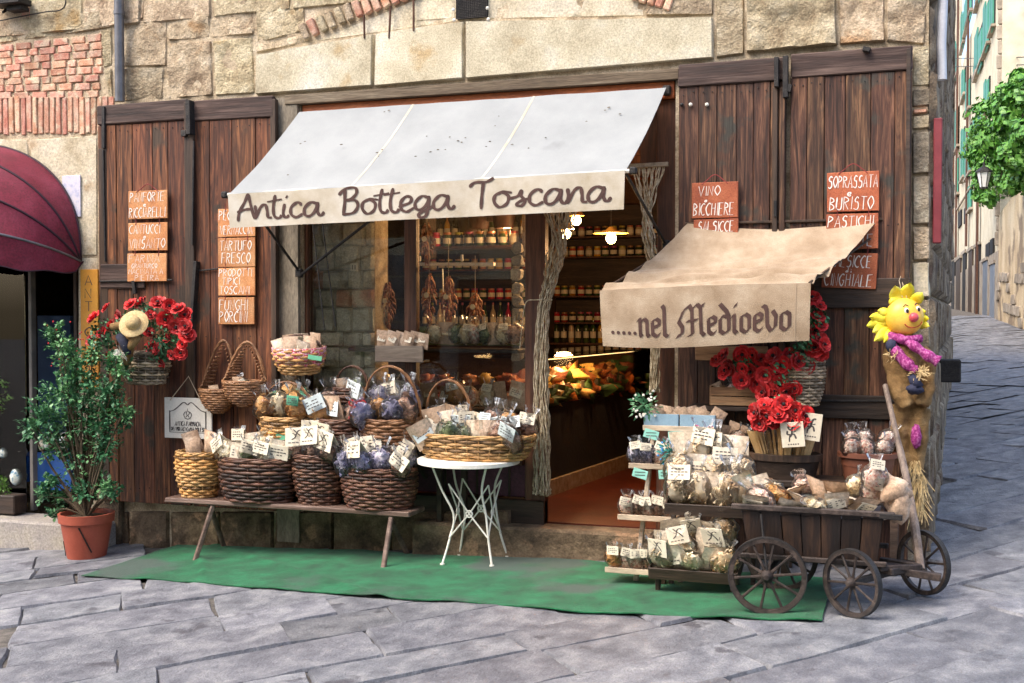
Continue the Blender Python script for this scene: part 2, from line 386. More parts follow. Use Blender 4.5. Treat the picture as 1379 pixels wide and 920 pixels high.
m_weave_g = mat('grey_wicker', (.20,.15,.10), (.33,.26,.18), (.42,.35,.26), scale=14, rough=.7, bump=.4, bscale=120, rnd=.1)
m_rope = mat('braided_rope', (.26,.19,.11), (.50,.41,.27), (.70,.62,.46), scale=30, rough=.85, bump=.6, bscale=150)
m_inner = mat('dark_brown_inner', (.02,.012,.008), rough=.9, bump=0)  # plain dark brown for the basket linings and the pot crack
m_glass = glassy('window_glass', (.96,.985,.97), .0, .02)
m_case = glassy('case_glass', (.97,.98,.97), .02, .0)
for n_ in m_case.node_tree.nodes:
    if n_.type == 'FRESNEL': n_.inputs[0].default_value = 1.06
m_film = glassy('cellophane', (.99,.99,.995), .28, .02, bump=.7, bscale=40)
for n_ in m_film.node_tree.nodes:
    if n_.type == 'FRESNEL': n_.inputs[0].default_value = 1.34
m_canvas = mat('awning_canvas', (.26,.28,.29), (.315,.335,.345), scale=3, rough=.9, bump=.15, bscale=200, grain=.1, spots=(.225,.24,.25), spot_scale=2.2, spot_at=.66, rnd=.0)
m_valance = mat('valance_canvas', (.42,.36,.26), (.52,.47,.38), (.60,.57,.50), scale=4, rough=.9, bump=.2, bscale=120, rnd=0)
m_linen = mat('linen_cloth', (.30,.215,.135), (.39,.295,.20), (.47,.375,.27), scale=5, rough=.95, bump=.5, bscale=160, rnd=0, sheen=.2)
m_paint = mat('brown_lettering', (.05,.022,.018), (.085,.042,.034), scale=20, rough=.8, bump=0, rnd=0)
m_chalk = mat('white_lettering', (.78,.74,.68), (.85,.82,.78), scale=20, rough=.8, bump=0, rnd=0)
m_cotto = mat('orange_board', (.42,.15,.05), (.55,.24,.09), (.62,.33,.15), scale=5, rough=.7, bump=.4, bscale=50, rnd=.15)
m_cottor = mat('red_board', (.26,.06,.025), (.38,.10,.04), (.46,.14,.06), scale=5, rough=.6, bump=.4, bscale=50, rnd=.15)
m_cord = mat('red_cord', (.22,.03,.03), rough=.8, bump=0)
m_string = mat('string', (.42,.34,.24), rough=.9, bump=0)
m_mat = mat('green_carpet', (.001,.060,.020), (.001,.115,.038), (.004,.18,.066), scale=5, detail=12, rough=1, bump=1, bscale=120, grain=.5, gs=260, spots=(.05,.085,.065), spot_scale=1.1, spot_at=.58, rnd=0, sheen=.1)
m_card = mat('card', (.68,.61,.47), (.78,.72,.58), scale=5, rough=.7, bump=.1, rnd=.1)
m_cardb = mat('pale_blue_card', (.60,.70,.70), (.72,.80,.80), scale=5, rough=.7, bump=.1, rnd=.08)
m_cardg = mat('green_card', (.10,.42,.25), (.16,.52,.33), scale=5, rough=.7, bump=.1)
m_ink = mat('dark_print', (.07,.06,.06), rough=.8, bump=0)
m_kraft = mat('kraft_paper', (.42,.28,.18), (.56,.40,.28), (.64,.50,.38), scale=6, rough=.85, bump=.4, bscale=30, rnd=.15)
m_terra = mat('terracotta', (.30,.055,.028), (.38,.085,.045), scale=5, rough=.6, bump=.2, rnd=.05)
m_leaf = mat('leaf', (.015,.085,.03), (.05,.19,.08), (.15,.34,.18), scale=22, rough=.45, bump=0, rnd=.1)
m_leafl = mat('bright_leaf', (.06,.15,.02), (.12,.26,.04), (.2,.36,.08), scale=2, rough=.5, bump=0)
m_bark = mat('bark', (.05,.035,.02), (.12,.085,.05), scale=20, rough=.9, bump=.6)
m_red = mat('red_petal', (.34,.002,.004), (.55,.006,.008), (.68,.02,.02), scale=10, rough=.55, bump=.2, bscale=40, rnd=.25, sheen=.2)
m_blk = mat('black_centre', (.01,.01,.012), rough=.8, bump=.3)
m_burlap = mat('burlap', (.17,.095,.035), (.26,.155,.06), (.34,.22,.10), scale=8, rough=.95, bump=1, bscale=110, rnd=.05)
m_leaf2 = mat('young_leaf', (.06,.20,.07), (.14,.34,.13), (.26,.46,.24), scale=22, rough=.45, bump=0)
m_straw = mat('straw', (.45,.32,.14), (.66,.5,.26), scale=10, rough=.8, bump=.3, rnd=.1)

# ------------------------------------------------------------------ the building shells
XL = at(405,420).x; XR = at(908,420).x                     # shop opening
ZT = at(405,140).z                                         # opening top
K = at(1256,420)                                           # street corner
XS = at(108,420).x                                         # right side of neighbouring shop opening
ZS = 2.62
wall = thing('shop_wall', 'old sandstone and brick shop wall with boarded shutters either side of its opening', 'wall', (0,0,0))
mb = MB()
mb.box((-9,.022,ZT),(K.x-.04,.46,9.5))                       # above
mb.box((XS,.022,-.6),(XL,.46,ZT)); mb.box((XR,.022,-.6),(K.x-.04,.46,ZT))
mb.box((XL,.03,-.6),(XR,.46,-.02))
mb.box((-9,.022,ZS),(XS,.46,ZT)); mb.box((-9,.03,-.6),(-6.2,.46,ZS))
mb.build('wall_core', m_mortar, wall)
mb = MB(); mb.box((-9,6.25,-.6),(K.x-.02,6.5,3.45)); mb.box((-9,.46,3.45),(K.x-.05,12,9.3))
mb.box((-9,.2,9.5),(K.x+.5,12.4,9.62)); mb.box((-9,-.55,9.5),(K.x+.5,.2,9.6))
mb.build('building_volume', m_mortar, wall)
NST = [0]
def stone_quad(P, proud, m, parent, cell=.05, rough=.022, nrm=Vector((0,-1,0)), edge=.014, name='stone_block', jit=.006):
    """quad P = TL,TR,BR,BL (world). A rough-faced block standing proud of the wall."""
    NST[0] += 1; sd = NST[0]*3.7
    P = [Vector(p)+Vector((RS.uniform(-jit,jit),0,RS.uniform(-jit,jit)))*.6 for p in P]
    nu = max(3, min(50, int((P[1]-P[0]).length/cell))); nv = max(3, min(42, int((P[0]-P[3]).length/cell)))
    W = (P[1]-P[0]).length; H = (P[0]-P[3]).length
    def sqz(t, n_, L_):
        k = round(t*n_); e_ = min(.25, edge/max(.05,L_))
        return 0 if k == 0 else 1 if k == n_ else (e_+(k-1)/(n_-2)*(1-2*e_) if n_ > 2 else t)
    def fn(u, v):
        u = sqz(u,nu,W); v = sqz(v,nv,H)
        p = P[3].lerp(P[2], u).lerp(P[0].lerp(P[1], u), v)
        du = min(u,1-u)*W; dv = min(v,1-v)*H; d = min(du,dv)
        k = sst(d, -edge*.5, edge*.8)
        q = Vector((p.x*5+sd, p.y*5, p.z*5))
        h = proud*k + rough*(noise.noise(q)+.6*noise.noise(q*2.7)+.35*noise.noise(q*6.5))*(.25+.75*k)
        if d <= 1e-6: h = -.004
        wv = .012*noise.noise(q*1.3)
        return p + nrm*h + Vector((wv*nrm.y, wv*nrm.x, wv))*(.6 if d < edge else 0)
    mb = MB(); mb.grid(fn, nu, nv); 
    if nrm.y < -.5 or nrm.x > .5: pass
    return mb.build(name, m, parent, smooth=50)
def spx(q, proud=.03, m=None, rough=.022, parent=None, name='stone_block', Y=0.03, cell=.026, edge=.012, jit=.004):
    return stone_quad([at(x,y,Y) for x,y in q], proud, m or m_stone, parent or wall, rough=rough, name=name, cell=cell, edge=edge, jit=jit)
L = [((168,29),(226,27),(226,90),(168,91)), ((168,92),(223,90),(221,134),(168,137)), ((227,58),(286,55),(289,129),(226,134)),
 ((288,55),(342,50),(345,127),(291,130)), ((228,-2),(283,-4),(284,53),(228,56)), ((285,-4),(343,-6),(343,47),(286,52)),
 ((346,-6),(412,-8),(412,42),(346,60)), ((168,-2),(196,-3),(196,27),(168,28)), ((198,-3),(226,-4),(226,26),(198,27)),
 ((345,62),(415,44),(415,58),(346,73)),
 ((0,30),(84,20),(84,48),(0,60)), ((86,20),(152,12),(152,38),(86,48)), ((138,41),(153,39),(153,90),(141,92)), ((141,94),(153,92),(153,136),(150,138))]
for q in L: spx(q, .02)
spx(((347,74),(506,46),(504,118),(347,129)), .05, m_slab, .004, name='lintel_slab', cell=.06, edge=.012, jit=.003)
spx(((508,46),(627,29),(627,108),(506,118)), .05, m_slab, .004, name='lintel_slab', cell=.06, edge=.012, jit=.003)
spx(((629,29),(962,24),(962,80),(629,108)), .052, m_slab, .005, name='lintel_slab', cell=.06, edge=.012, jit=.003)
# infill above the lintel, under the relieving arch
spx(((424,56),(560,1),(612,-6),(628,27)), .012, m_plaster, .006, name='infill_plaster', cell=.05, edge=.01)
spx(((560,-8),(614,-8),(614,26),(560,30)), .014, m_plaster, .006, name='infill_plaster', edge=.01)
spx(((657,-8),(868,-8),(868,23),(657,27)), .014, m_plaster, .008, name='infill_plaster', edge=.01)
spx(((870,-8),(962,-8),(962,22),(870,23)), .03, m_stone, .01)
for q,mm,rg,pr_ in [(((964,-6),(1003,-6),(1003,74),(964,80)),m_stone,.012,.03), (((1005,-8),(1126,-8),(1128,62),(1005,73)),m_stone,.035,.06),
    (((1129,-8),(1190,-8),(1192,57),(1130,62)),m_stone,.028,.032), (((1193,-8),(1250,-8),(1246,62),(1194,57)),m_stone,.03,.035)]:
    spx(q, pr_, mm, rg)
# stones right of the shutters up to the corner
for (y0,y1,mm) in [(64,118,m_stone),(120,146,m_greystone),(156,176,m_stone),(178,236,m_greystone),(238,304,m_greystone),(306,352,m_stone),(354,402,m_plaster),(404,470,m_greystone),(472,530,m_stone),(532,600,m_greystone),(602,668,m_greystone),(670,745,m_base)]:
    spx(((1228,y0),(1253,y0-2),(1253,y1-2),(1228,y1)), .035, mm, .02)
spx(((1228,148),(1250,147),(1250,154),(1228,155)), .045, m_brick, .006, name='brick')
# above the frame: plain ashlar rows so that the wall goes on
z = at(690,-9).z+.02
while z < 5.4:
    h = RS.uniform(.34,.45); x = -6
    while x < K.x-.1:
        l = RS.uniform(.5,.95); x2 = min(x+l, K.x)
        if K.x-x2 < .25: x2 = K.x
        stone_quad([Vector((x,.03,z+h)),Vector((x2-.015,.03,z+h)),Vector((x2-.015,.03,z+.015)),Vector((x,.03,z+.015))], .03, m_stone, wall, cell=.12)
        x = x2
    z += h
# base course
bx = [150,178,232,300,372,452,530,600,690]
for i in range(len(bx)-1):
    a,b = bx[i],bx[i+1]; o = RS.uniform(-2,2)
    spx(((a,688),(b-2,688+o*.5),(b-2,742),(a,742)), .05 if i%2 else .035, m_base, .02)
# jamb plaster beside the left shutter and by the right side
mb = MB(); mb.box((at(373,400).x,-.02,-.15),(at(403,400).x,.03,at(390,132).z)); mb.build('jamb_post', mat('jamb_plaster',(.10,.085,.065),(.2,.17,.13),(.3,.26,.2),scale=5,st=(1,1,.3),rough=.9,bump=.8), wall)
# brick panel top left
def brick(mb_or, x0,y0,x1,y1, proud=.02, m=None, parent=None):
    a = at((x0+x1)/2,(y0+y1)/2,.03); s = sc((x0+x1)/2, .03)
    mb = MB(); mb.cbox((0,0,0), (max(.01,(x1-x0)/s-.001), .05, max(.01,(y1-y0)/s-.002)), .004, jit=.003)
    o = mb.build('brick', m or m_brick, parent or wall); o.location = (a.x, .03-proud+.022+RS.uniform(-.003,.003), a.z); return o
for r in range(8):
    y = 62+r*9.0; x = -4-(r%2)*12
    while x < 140:
        wd = RS.choice([24,26,22,13]); x2 = min(x+wd, 141)
        if x2-x > 5:
            yo = -(x+x2)/2*.115+ (0)
            f = 1-min(1,max(0,(r-0)/8))
            brick(None, x, y+yo*f*1, x2-.7, y+8.6+yo*f*.95)
        x = x2
x = -2
while x < 149:
    brick(None, x, 131+RS.uniform(-1,1), x+7.2, 180+RS.uniform(-2,2)); x += 7.9
x = 0
while x < 90:
    brick(None, x, 3, x+9, 26-x*.08); x += 10
# arch voussoirs
AR = [(413,53),(424,47.5),(436,42),(448,37),(460,32),(472,27),(484,22.5),(496,18),(508,13.5),(520,9.5),(532,5),(544,1),(556,-3)]
for (x,y) in AR:
    a = at(x,y-9,.03); mb = MB(); mb.cbox((0,0,0), (.058,.07,.135), .008, Matrix.Rotation(radians(-24+RS.uniform(-3,3)),3,'Y'), jit=.004)
    o = mb.build('brick', m_brick if x > 500 or x in (424,484,496) else m_stone, wall); o.location = (a.x, .012, a.z)
for (x,y) in [(858,-2),(869,1),(880,4),(891,7.5),(902,11)]:
    a = at(x,y-6,.03); mb = MB(); mb.cbox((0,0,0), (.05,.06,.11), .008, Matrix.Rotation(radians(20),3,'Y'), jit=.004)
    o = mb.build('brick', m_brick, wall); o.location = (a.x, .012, a.z)
# plaster beside the red canopy
spx(((40,188),(133,182),(133,345),(60,345)), .018, m_plaster, .008, name='plaster_patch', cell=.08, edge=.012)
spx(((-60,186),(38,188),(58,345),(-60,345)), .016, m_plaster, .008, name='plaster_patch', cell=.08, edge=.012)
spx(((106,347),(133,347),(133,520),(106,520)), .014, m_plaster, .006, name='plaster_patch', cell=.08, edge=.012)
spx(((106,522),(150,522),(150,735),(106,735)), .03, m_greystone, .02, name='stone_block')
# iron pieces on the wall
g = thing('vent_grille', 'small dark mesh vent grille above the middle of the lintel', 'vent', at(635,12,.0))
a = at(615,26,0); b = at(656,-6,0)
mb = MB(); mb.box((a.x,-.005,a.z),(b.x,.028,b.z)); mb.build('backing', m_blk, g)
mb = MB()
for i in range(17):
    x = a.x+(b.x-a.x)*i/16; mb.box((x-.002,-.012,a.z),(x+.002,-.006,b.z))
for i in range(14):
    zz = a.z+(b.z-a.z)*i/13; mb.box((a.x,-.014,zz-.002),(b.x,-.0125,zz+.002))
mb.build('mesh', m_iron, g, kind='stuff')
for (px,py) in [(612,14),(613,28),(658,12),(659,27)]:
    c = at(px,py,0); mb = MB(); mb.T = Matrix.Translation(c+Vector((0,-.02,0))) @ Matrix.Rotation(pi/2,4,'X'); mb.lathe([(.012,0),(.014,.004),(.008,.01),(.0,.012)], 10); mb.build('screw', m_white, g)
for n_,(xa,ya,xb,yb) in enumerate([(490,20,491,52),(526,8,524,52),(557,-8,557,42)]):
    o = MB(); o.bar(at(xa,ya,-.02), at(xb,yb,-.02), .018, .012, .002); o = o.build('iron_bar', m_rust); tag(o, ['short rusty iron bar above the lintel, nearest the brick arch foot','middle of the three rusty iron bars above the lintel','right one of the three rusty iron bars above the lintel'][n_], 'iron bar', 'rusty bars above the lintel')
for n_,(x0,x1,y0,y1) in enumerate([(504,520,55,90),(545,560,55,88)]): pass
o = MB(); P = at(160,-30,-.06); o.lathe([(.04,0),(.04,P.z-at(160,137,-.06).z)], 16, (P.x,P.y,at(160,137,-.06).z)); 
for zz in (at(160,20,-.06).z,): o.lathe([(.046,0),(.046,.03)], 16, (P.x,P.y,zz))
o = o.build('drainpipe', m_pipe, smooth=40); tag(o, 'grey metal drainpipe ending above the left shutter', 'pipe')
o = MB(); o.tube(catmull([at(*q,-.03) for q in [(0,28),(30,22),(62,16),(80,14),(88,6),(88,-12)]],6), .006, 6); o = o.build('wall_cable', m_iron, smooth=1); tag(o, 'black cable curving up the brick wall at top left', 'cable')
o = MB(); p=at(14,4,-.1); o.cbox(p,(.32,.16,.05),.006); o.cbox(p+Vector((.05,.03,-.05)),(.16,.1,.04),.004); o.bar(p+Vector((-.1,.1,0)),p+Vector((-.1,.02,-.07)),.02,.02); o = o.build('bracket', m_iron); tag(o, 'dark metal bracket box at the top left corner of the wall', 'bracket')

# ------------------------------------------------------------------ side wall running up the alley
ang = math.atan((1299-689.5)/F)-YAW
SD = Vector((sin(ang), cos(ang), 0)); SN = Vector((cos(ang), -sin(ang), 0))
side = thing('side_wall', 'rough stone side wall running up the alley from the shop corner', 'wall', (K.x,0,0))
mb = MB()
A0 = Vector((K.x-.03,.46,0)); A1 = A0+SD*12
for z0,z1 in ((-.6,9.4),):
    mb.add([(A0.x,A0.y,z0),(A1.x,A1.y,z0),(A1.x-.5,A1.y,z0),(A0.x-.5,A0.y,z0),(A0.x,A0.y,z1),(A1.x,A1.y,z1),(A1.x-.5,A1.y,z1),(A0.x-.5,A0.y,z1)],
       [(0,3,2,1),(4,5,6,7),(0,1,5,4),(1,2,6,5),(2,3,7,6),(3,0,4,7)])
mb.build('wall_core', m_mortar, side)
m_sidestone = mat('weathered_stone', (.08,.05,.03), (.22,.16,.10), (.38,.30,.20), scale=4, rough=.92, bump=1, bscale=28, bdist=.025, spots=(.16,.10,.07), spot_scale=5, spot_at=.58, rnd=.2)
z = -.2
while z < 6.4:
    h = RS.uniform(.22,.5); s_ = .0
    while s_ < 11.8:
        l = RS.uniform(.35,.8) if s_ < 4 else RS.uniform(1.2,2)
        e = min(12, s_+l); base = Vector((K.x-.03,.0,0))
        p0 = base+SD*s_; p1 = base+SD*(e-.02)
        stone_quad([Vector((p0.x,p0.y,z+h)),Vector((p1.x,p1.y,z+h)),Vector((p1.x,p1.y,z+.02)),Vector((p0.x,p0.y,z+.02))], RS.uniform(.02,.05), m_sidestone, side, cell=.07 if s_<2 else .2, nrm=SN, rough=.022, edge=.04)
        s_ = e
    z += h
o = MB(); q0 = at(1262,8,.12); q1 = at(1262,108,.12)
o.tube([q0+Vector((.05,0,.5)), at(1261,60,.12)+Vector((.03,0,0)), q1+Vector((.03,0,0))], .032, 10); o = o.build('wall_pipe', mat('pale_pipe',(.55,.57,.62),(.68,.7,.74),scale=5,rough=.5,bump=.1), smooth=40); tag(o, 'pale painted pipe high on the corner of the side wall', 'pipe')
o = MB(); q0 = at(1260,160,.05); q1 = at(1260,328,.05); X0 = at(1255,240,.05).x
o.cbox(((X0+.035),.05,(q0.z+q1.z)/2),(.055,.06,q0.z-q1.z),.006); o = o.build('side_banner', mat('dark_red_board',(.16,.02,.03),(.24,.04,.05),scale=4,rough=.6,bump=.2)); tag(o, 'narrow dark red board seen edge on at the shop corner', 'sign board')
o = MB(); q = at(1279,499,2.2); o.cbox(q,(.17,.22,.19),.01); o.cbox(q+Vector((-.1,0,0)),(.12,.06,.06),.005); o = o.build('iron_box', m_iron); tag(o, 'dark iron box sticking out low from the side wall in the alley', 'iron box')

# ------------------------------------------------------------------ ground
def ground_sheet(name, xs, ys, dz, m):
    mb = MB(); nx, ny = len(xs), len(ys)
    mb.add([(x,y,zg(x,y)+dz) for y in ys for x in xs], [(j*nx+i,j*nx+i+1,(j+1)*nx+i+1,(j+1)*nx+i) for j in range(ny-1) for i in range(nx-1)])
    o = mb.build(name, m, smooth=1); o['kind'] = 'structure'; return o
ys = [-60,-30,-20]+[-14+i*.5 for i in range(28)]+[0+i*1. for i in range(60)]+[62,70,90,130,200,320]
xs = [-200,-80,-30,-15,-9]+[-7+i*.5 for i in range(28)]+[7.5,9,12,20,40,100,220]
street = ground_sheet('street', xs, ys, -.022, m_grout)
a1 = radians(-38); a2 = radians(42)
D1 = Vector((sin(a1),cos(a1),0)); D2 = Vector((sin(a2),cos(a2),0))
def inview(p, m=60):
    q = p-CAM; d = q.dot(FW)
    if d < 2: return False
    x = 689.5+F*q.dot(RT)/d; y = 460-F*q.dot(UP)/d
    return -m*1.6 < x < 1379+m*1.6 and y < 920+m*1.3
stuff = MB(); NP = 0
b = -14.0
while b < 40:
    wd = RS.uniform(.40,.60); a = -26+RS.uniform(0,1)
    while a < 40:
        ln = RS.uniform(.6,1.25)
        c = D2*(a+ln/2)+D1*(b+wd/2)
        inb = c.y > .25 and c.x < K.x-.15
        if not inb and inview(c, 90) and c.y < 34 and c.x < 12 and c.y > -6:
            g1 = .004; P = [D2*(a+ln-g1)+D1*(b+wd-g1), D2*(a+g1)+D1*(b+wd-g1), D2*(a+g1)+D1*(b+g1), D2*(a+ln-g1)+D1*(b+g1)]
            P = [p+Vector((RS.uniform(-.02,.02),RS.uniform(-.02,.02),0)) for p in P]
            tx, ty, tz = RS.uniform(-.007,.007), RS.uniform(-.007,.007), RS.uniform(-.007,.008)
            near = (c-CAM).length < 15
            nu, nv = (14,8) if near else (2,1)
            sd = RS.uniform(0,99)
            def fn(u, v):
                p = P[2].lerp(P[3],u).lerp(P[1].lerp(P[0],u),v)
                e = min(min(u,1-u), min(v,1-v))*100
                if near:
                    u2 = min(max(u,0),1); 
                    n_ = noise.noise(Vector((p.x*3+sd,p.y*3,0)))*.007+noise.noise(Vector((p.x*9+sd,p.y*9,0)))*.004
                    jx = noise.noise(Vector((p.x*6,p.y*6,sd)))*.010 if e < 1.3 else 0
                else: n_ = 0; jx = 0
                zz = zg(p.x,p.y)+tz+tx*(u-.5)*2+ty*(v-.5)*2+n_ - ((.022 if near else .002) if e < 1e-6 else 0)
                return Vector((p.x+jx,p.y+jx,zz))
            if near and NP < 298:
                # squeeze the inner rows to the edge so the arris is tight
                def fn2(u, v, nu=nu, nv=nv):
                    def sq(t, n): 
                        k = round(t*n)
                        return 0 if k == 0 else 1 if k == n else .012+(k-1)/(n-2)*.976
                    uu, vv = sq(u,nu), sq(v,nv)
                    p = fn(uu if 0<uu<1 else uu, vv)
                    return p
                mb = MB(); mb.grid(fn2, nu, nv); o = mb.build('paving_slab', m_pave, street, smooth=28); NP += 1
            else:
                stuff.grid(fn, nu, nv)
        a += ln
    b += wd
stuff.build('paving_slab', m_pave, street, kind='stuff')
print('slabs', NP, 'stones', NST[0])
# ------------------------------------------------------------------ shutters
def shutter(label, x0, x1, ztop_pts, zb, npl, m, rail_h=.17):
    X0 = at(x0,400,-.06).x; X1 = at(x1,400,-.06).x
    zt = sum(at(*p,-.06).z for p in ztop_pts)/2
    t = thing('wooden_shutter', label, 'shutter', ((X0+X1)/2,-.04,zb), 'wooden shutters folded against the wall')
    x = X0; ws = [RS.uniform(.8,1.25) for _ in range(npl)]; s_ = sum(ws)
    for w_ in ws:
        wd = (X1-X0)*w_/s_; mb = MB()
        yy = -.055+RS.uniform(-.004,.004)
        mb.cbox((x+wd/2, yy, (zb+zt-rail_h)/2), (wd-.004, .03, zt-rail_h-zb-.004), .004, jit=.0015)
        mb.build('plank', m, t); x += wd
    mb = MB(); x = X0
    for w_ in ws:
        wd = (X1-X0)*w_/s_
        for zz in (zb+.12, zb+(zt-zb)*.42, zb+(zt-zb)*.66, zt-rail_h-.05):
            for f in (.25,.75):
                cx_, cz_ = x+wd*f, zz+RS.uniform(-.012,.012); mb.cbox((cx_,-.074,cz_),(.009,.006,.009),.002)
        x += wd
    mb.build('nail_heads', m_iron, t, kind='stuff')
    mb = MB(); mb.cbox(((X0+X1)/2, -.062, zt-rail_h/2), (X1-X0, .045, rail_h-.003), .008, jit=.004); mb.build('top_rail', m_rail, t)
    mb = MB(); mb.cbox(((X0+X1)/2, -.028, (zb+zt)/2), (X1-X0-.02, .02, zt-zb-.02), .003); mb.build('backing_board', m_dark, t)
    return t, X0, X1, zt
zb = .10
t1 = shutter('left end dark brown plank shutter behind the poppy basket', 135, 256, [(135,141),(256,135)], zb, 5, m_wood)
t2 = shutter('dark brown plank shutter behind the four stacked orange signs', 259, 371, [(259,135),(371,130)], zb, 4, m_wood)
t3 = shutter('weathered plank shutter beside the shop door behind the linen awning', 913, 1058, [(913,88),(1058,76)], .02, 6, m_woodr, .16)
t4 = shutter('right end weathered plank shutter behind the sunflower doll', 1063, 1226, [(1063,76),(1226,60)], .02, 6, m_woodr, .16)
def strap(t, pts, w_, th=.012, name='iron_strap', m=m_iron, Y=-.085):
    mb = MB(); 
    for a,b in zip(pts, pts[1:]): mb.bar(at(*a,Y), at(*b,Y), w_, th, .003)
    return mb.build(name, m, t)
def post(t, px0, px1, y0, y1, m, Y=-.07, name='stile', th=.05):
    a = at((px0+px1)/2,y0,Y); b = at((px0+px1)/2,y1,Y); s_ = sc((px0+px1)/2,Y)
    mb = MB(); mb.cbox((a.x,Y,(a.z+b.z)/2), ((px1-px0)/s_, th, a.z-b.z), .004, jit=.002); return mb.build(name, m, t)
# left pair ironwork
T = t1[0]
strap(T, [(140,144),(140,200)], .03, .03, 'hinge'); strap(T, [(139,202),(142,352)], .014, .014, 'iron_rod')
post(T, 133,146, 200, 672, m_darkv, -.062, 'edge_stile', .03)
mb = MB(); c = at(165,372,-.082); mb.cbox(c, (.44,.02,.20), .006, jit=.004); mb.build('cross_rail', m_rail, T)
strap(T, [(134,379),(232,377)], .018, .014, 'iron_strap', Y=-.097); strap(T, [(180,378),(182,396)], .03, .03, 'hinge_pin', Y=-.1)
T = t2[0]
post(T, 249,263, 138, 676, m_darkv, -.075, 'edge_stile', .055)
strap(T, [(257,136),(258,182)], .10, .04, 'hinge', Y=-.1); strap(T, [(249,176),(249,184)], .05, .05, 'bolt_knob', Y=-.105)
strap(T, [(261,190),(259,330)], .016, .016, 'iron_rod', Y=-.11); strap(T, [(265,352),(259,440),(259,452)], .055, .03, 'iron_bar', Y=-.1)
strap(T, [(255,366),(294,362)], .012, .012, 'iron_strap', Y=-.09)
post(T, 365,373, 134, 676, m_darkv, -.06, 'edge_stile', .05)
T = t4[0]
post(T, 1041,1048, 118, 520, m_darkv, -.088, 'edge_stile', .03); post(T, 1050,1058, 118, 690, m_woodr, -.08, 'edge_stile', .04)
strap(T, [(1046,78),(1046,118)], .07, .03, 'hinge', Y=-.1); strap(T, [(1058,76),(1058,132)], .06, .035, 'hinge', Y=-.102); strap(T, [(1055,118),(1066,120)], .05, .05, 'bolt_knob', Y=-.105)
strap(T, [(1044,270),(1044,292)], .02, .02, 'hinge_pin', Y=-.105)
strap(T, [(1162,66),(1172,68)], .055, .03, 'iron_knob', Y=-.1)
post(T, 1221,1227, 66, 560, m_dark, -.07, 'edge_stile', .05)
mb = MB(); mb.cbox(at(1160,395,-.085), (.62,.02,.20), .006); mb.build('cross_rail', m_dark, T)
mb = MB(); mb.cbox(at(1140,548,-.085), (.76,.025,.16), .006); mb.build('cross_rail', m_dark, T)
strap(T, [(1070,540),(1215,540)], .02, .014, 'iron_strap', Y=-.1)
T = t3[0]
for px in (918,930,952):
    mb = MB(); c = at(px,141,-.085); mb.blob(c, .014, 8, 6); mb.build('knob', m_white if px>920 else m_iron, T, smooth=1)

# ------------------------------------------------------------------ shop front: frame, glass, panels
sf = thing('timber_facade', 'brown timber shop front with big glass window and open door', 'shop front', ((XL+XR)/2,.1,0))
def bx(x0,y0,x1,y1, Y, th, m, name, parent=sf, ch=.004):
    a = at(x0,y0,Y); b = at(x1,y1,Y)
    mb = MB(); mb.cbox(((a.x+b.x)/2, Y+th/2, (a.z+b.z)/2), (abs(b.x-a.x), th, abs(a.z-b.z)), ch); return mb.build(name, m, parent)
zt = ZT
def bw(x0,x1,z0,z1,Y,th,m,name,parent=sf,ch=.004):
    mb = MB(); mb.cbox(((x0+x1)/2,Y+th/2,(z0+z1)/2),(x1-x0,th,z1-z0),ch); return mb.build(name,m,parent)
zs = at(700,703,.05).z                                         # sill of door
bw(XL-.12, XR+.03, ZT-.005, ZT+.07, -.03, .3, mat('old_lintel_wood',(.06,.04,.025),(.13,.095,.06),(.2,.16,.11),scale=14,st=(.1,1,1),rough=.8,bump=1,bscale=40), 'timber_lintel')
bw(XL+.01, XR-.01, ZT-.125, ZT-.008, .02, .1, m_orange, 'red_beam')
xp0 = at(708,450,.08).x; xp1 = at(735,450,.08).x; xl1 = at(416,450,.08).x
bw(xp0, xp1, zs, ZT-.13, .06, .09, m_frame, 'door_post')
bw(XL+.002, xl1, zs, ZT-.13, .06, .09, m_frame, 'window_post')
bw(at(545,400,.08).x, at(561,400,.08).x, at(550,600,.08).z, ZT-.13, .07, .07, m_frame, 'mullion')
bw(XR-.14, XR-.002, zs, ZT-.13, .06, .1, m_frame, 'door_jamb')
zsill = at(560,612,.0).z
bw(xl1, xp0, zsill-.05, zsill, -.02, .2, m_frame, 'window_sill')
bw(xl1, xp0, at(560,662,.08).z, zsill-.053, .09, .03, mat('purple_panel',(.05,.012,.03),(.10,.025,.055),(.14,.04,.075),scale=6,rough=.6,bump=.3), 'lower_panel')
for k in range(7):
    x = xl1+(xp0-xl1)*(k+.5)/7; bw(x-.009,x+.009,at(560,662,.08).z,zsill-.055,.078,.011,m_darkv,'panel_batten')
bw(XL, xp1, -.03, at(560,664,.08).z-.003, .03, .1, m_dark, 'plinth_board')
bw(xl1, xp0, ZT-.20, ZT-.13, .07, .06, m_frame, 'window_head')
bw(xl1+.002, at(545,400,.08).x-.002, zsill, ZT-.2, .10, .006, m_glass, 'window_pane', ch=.001)
bw(at(561,400,.08).x+.002, xp0-.002, zsill, ZT-.2, .10, .006, m_glass, 'window_pane', ch=.001)
# raised wooden panel to the right of the door
bx(862,150,896,222, .12,.03, m_frame,'side_panel')
# threshold step
st_ = MB(); a = at(560,712,-.06); b = at(880,712,-.06)
st_.cbox(((a.x+b.x)/2,-.02,(zs-.35)/2+zs/2-.01),(b.x-a.x,.26,.36),.02,jit=.008)
o = st_.build('doorstep', m_base); tag(o, 'worn dark stone doorstep under the shop door', 'step')

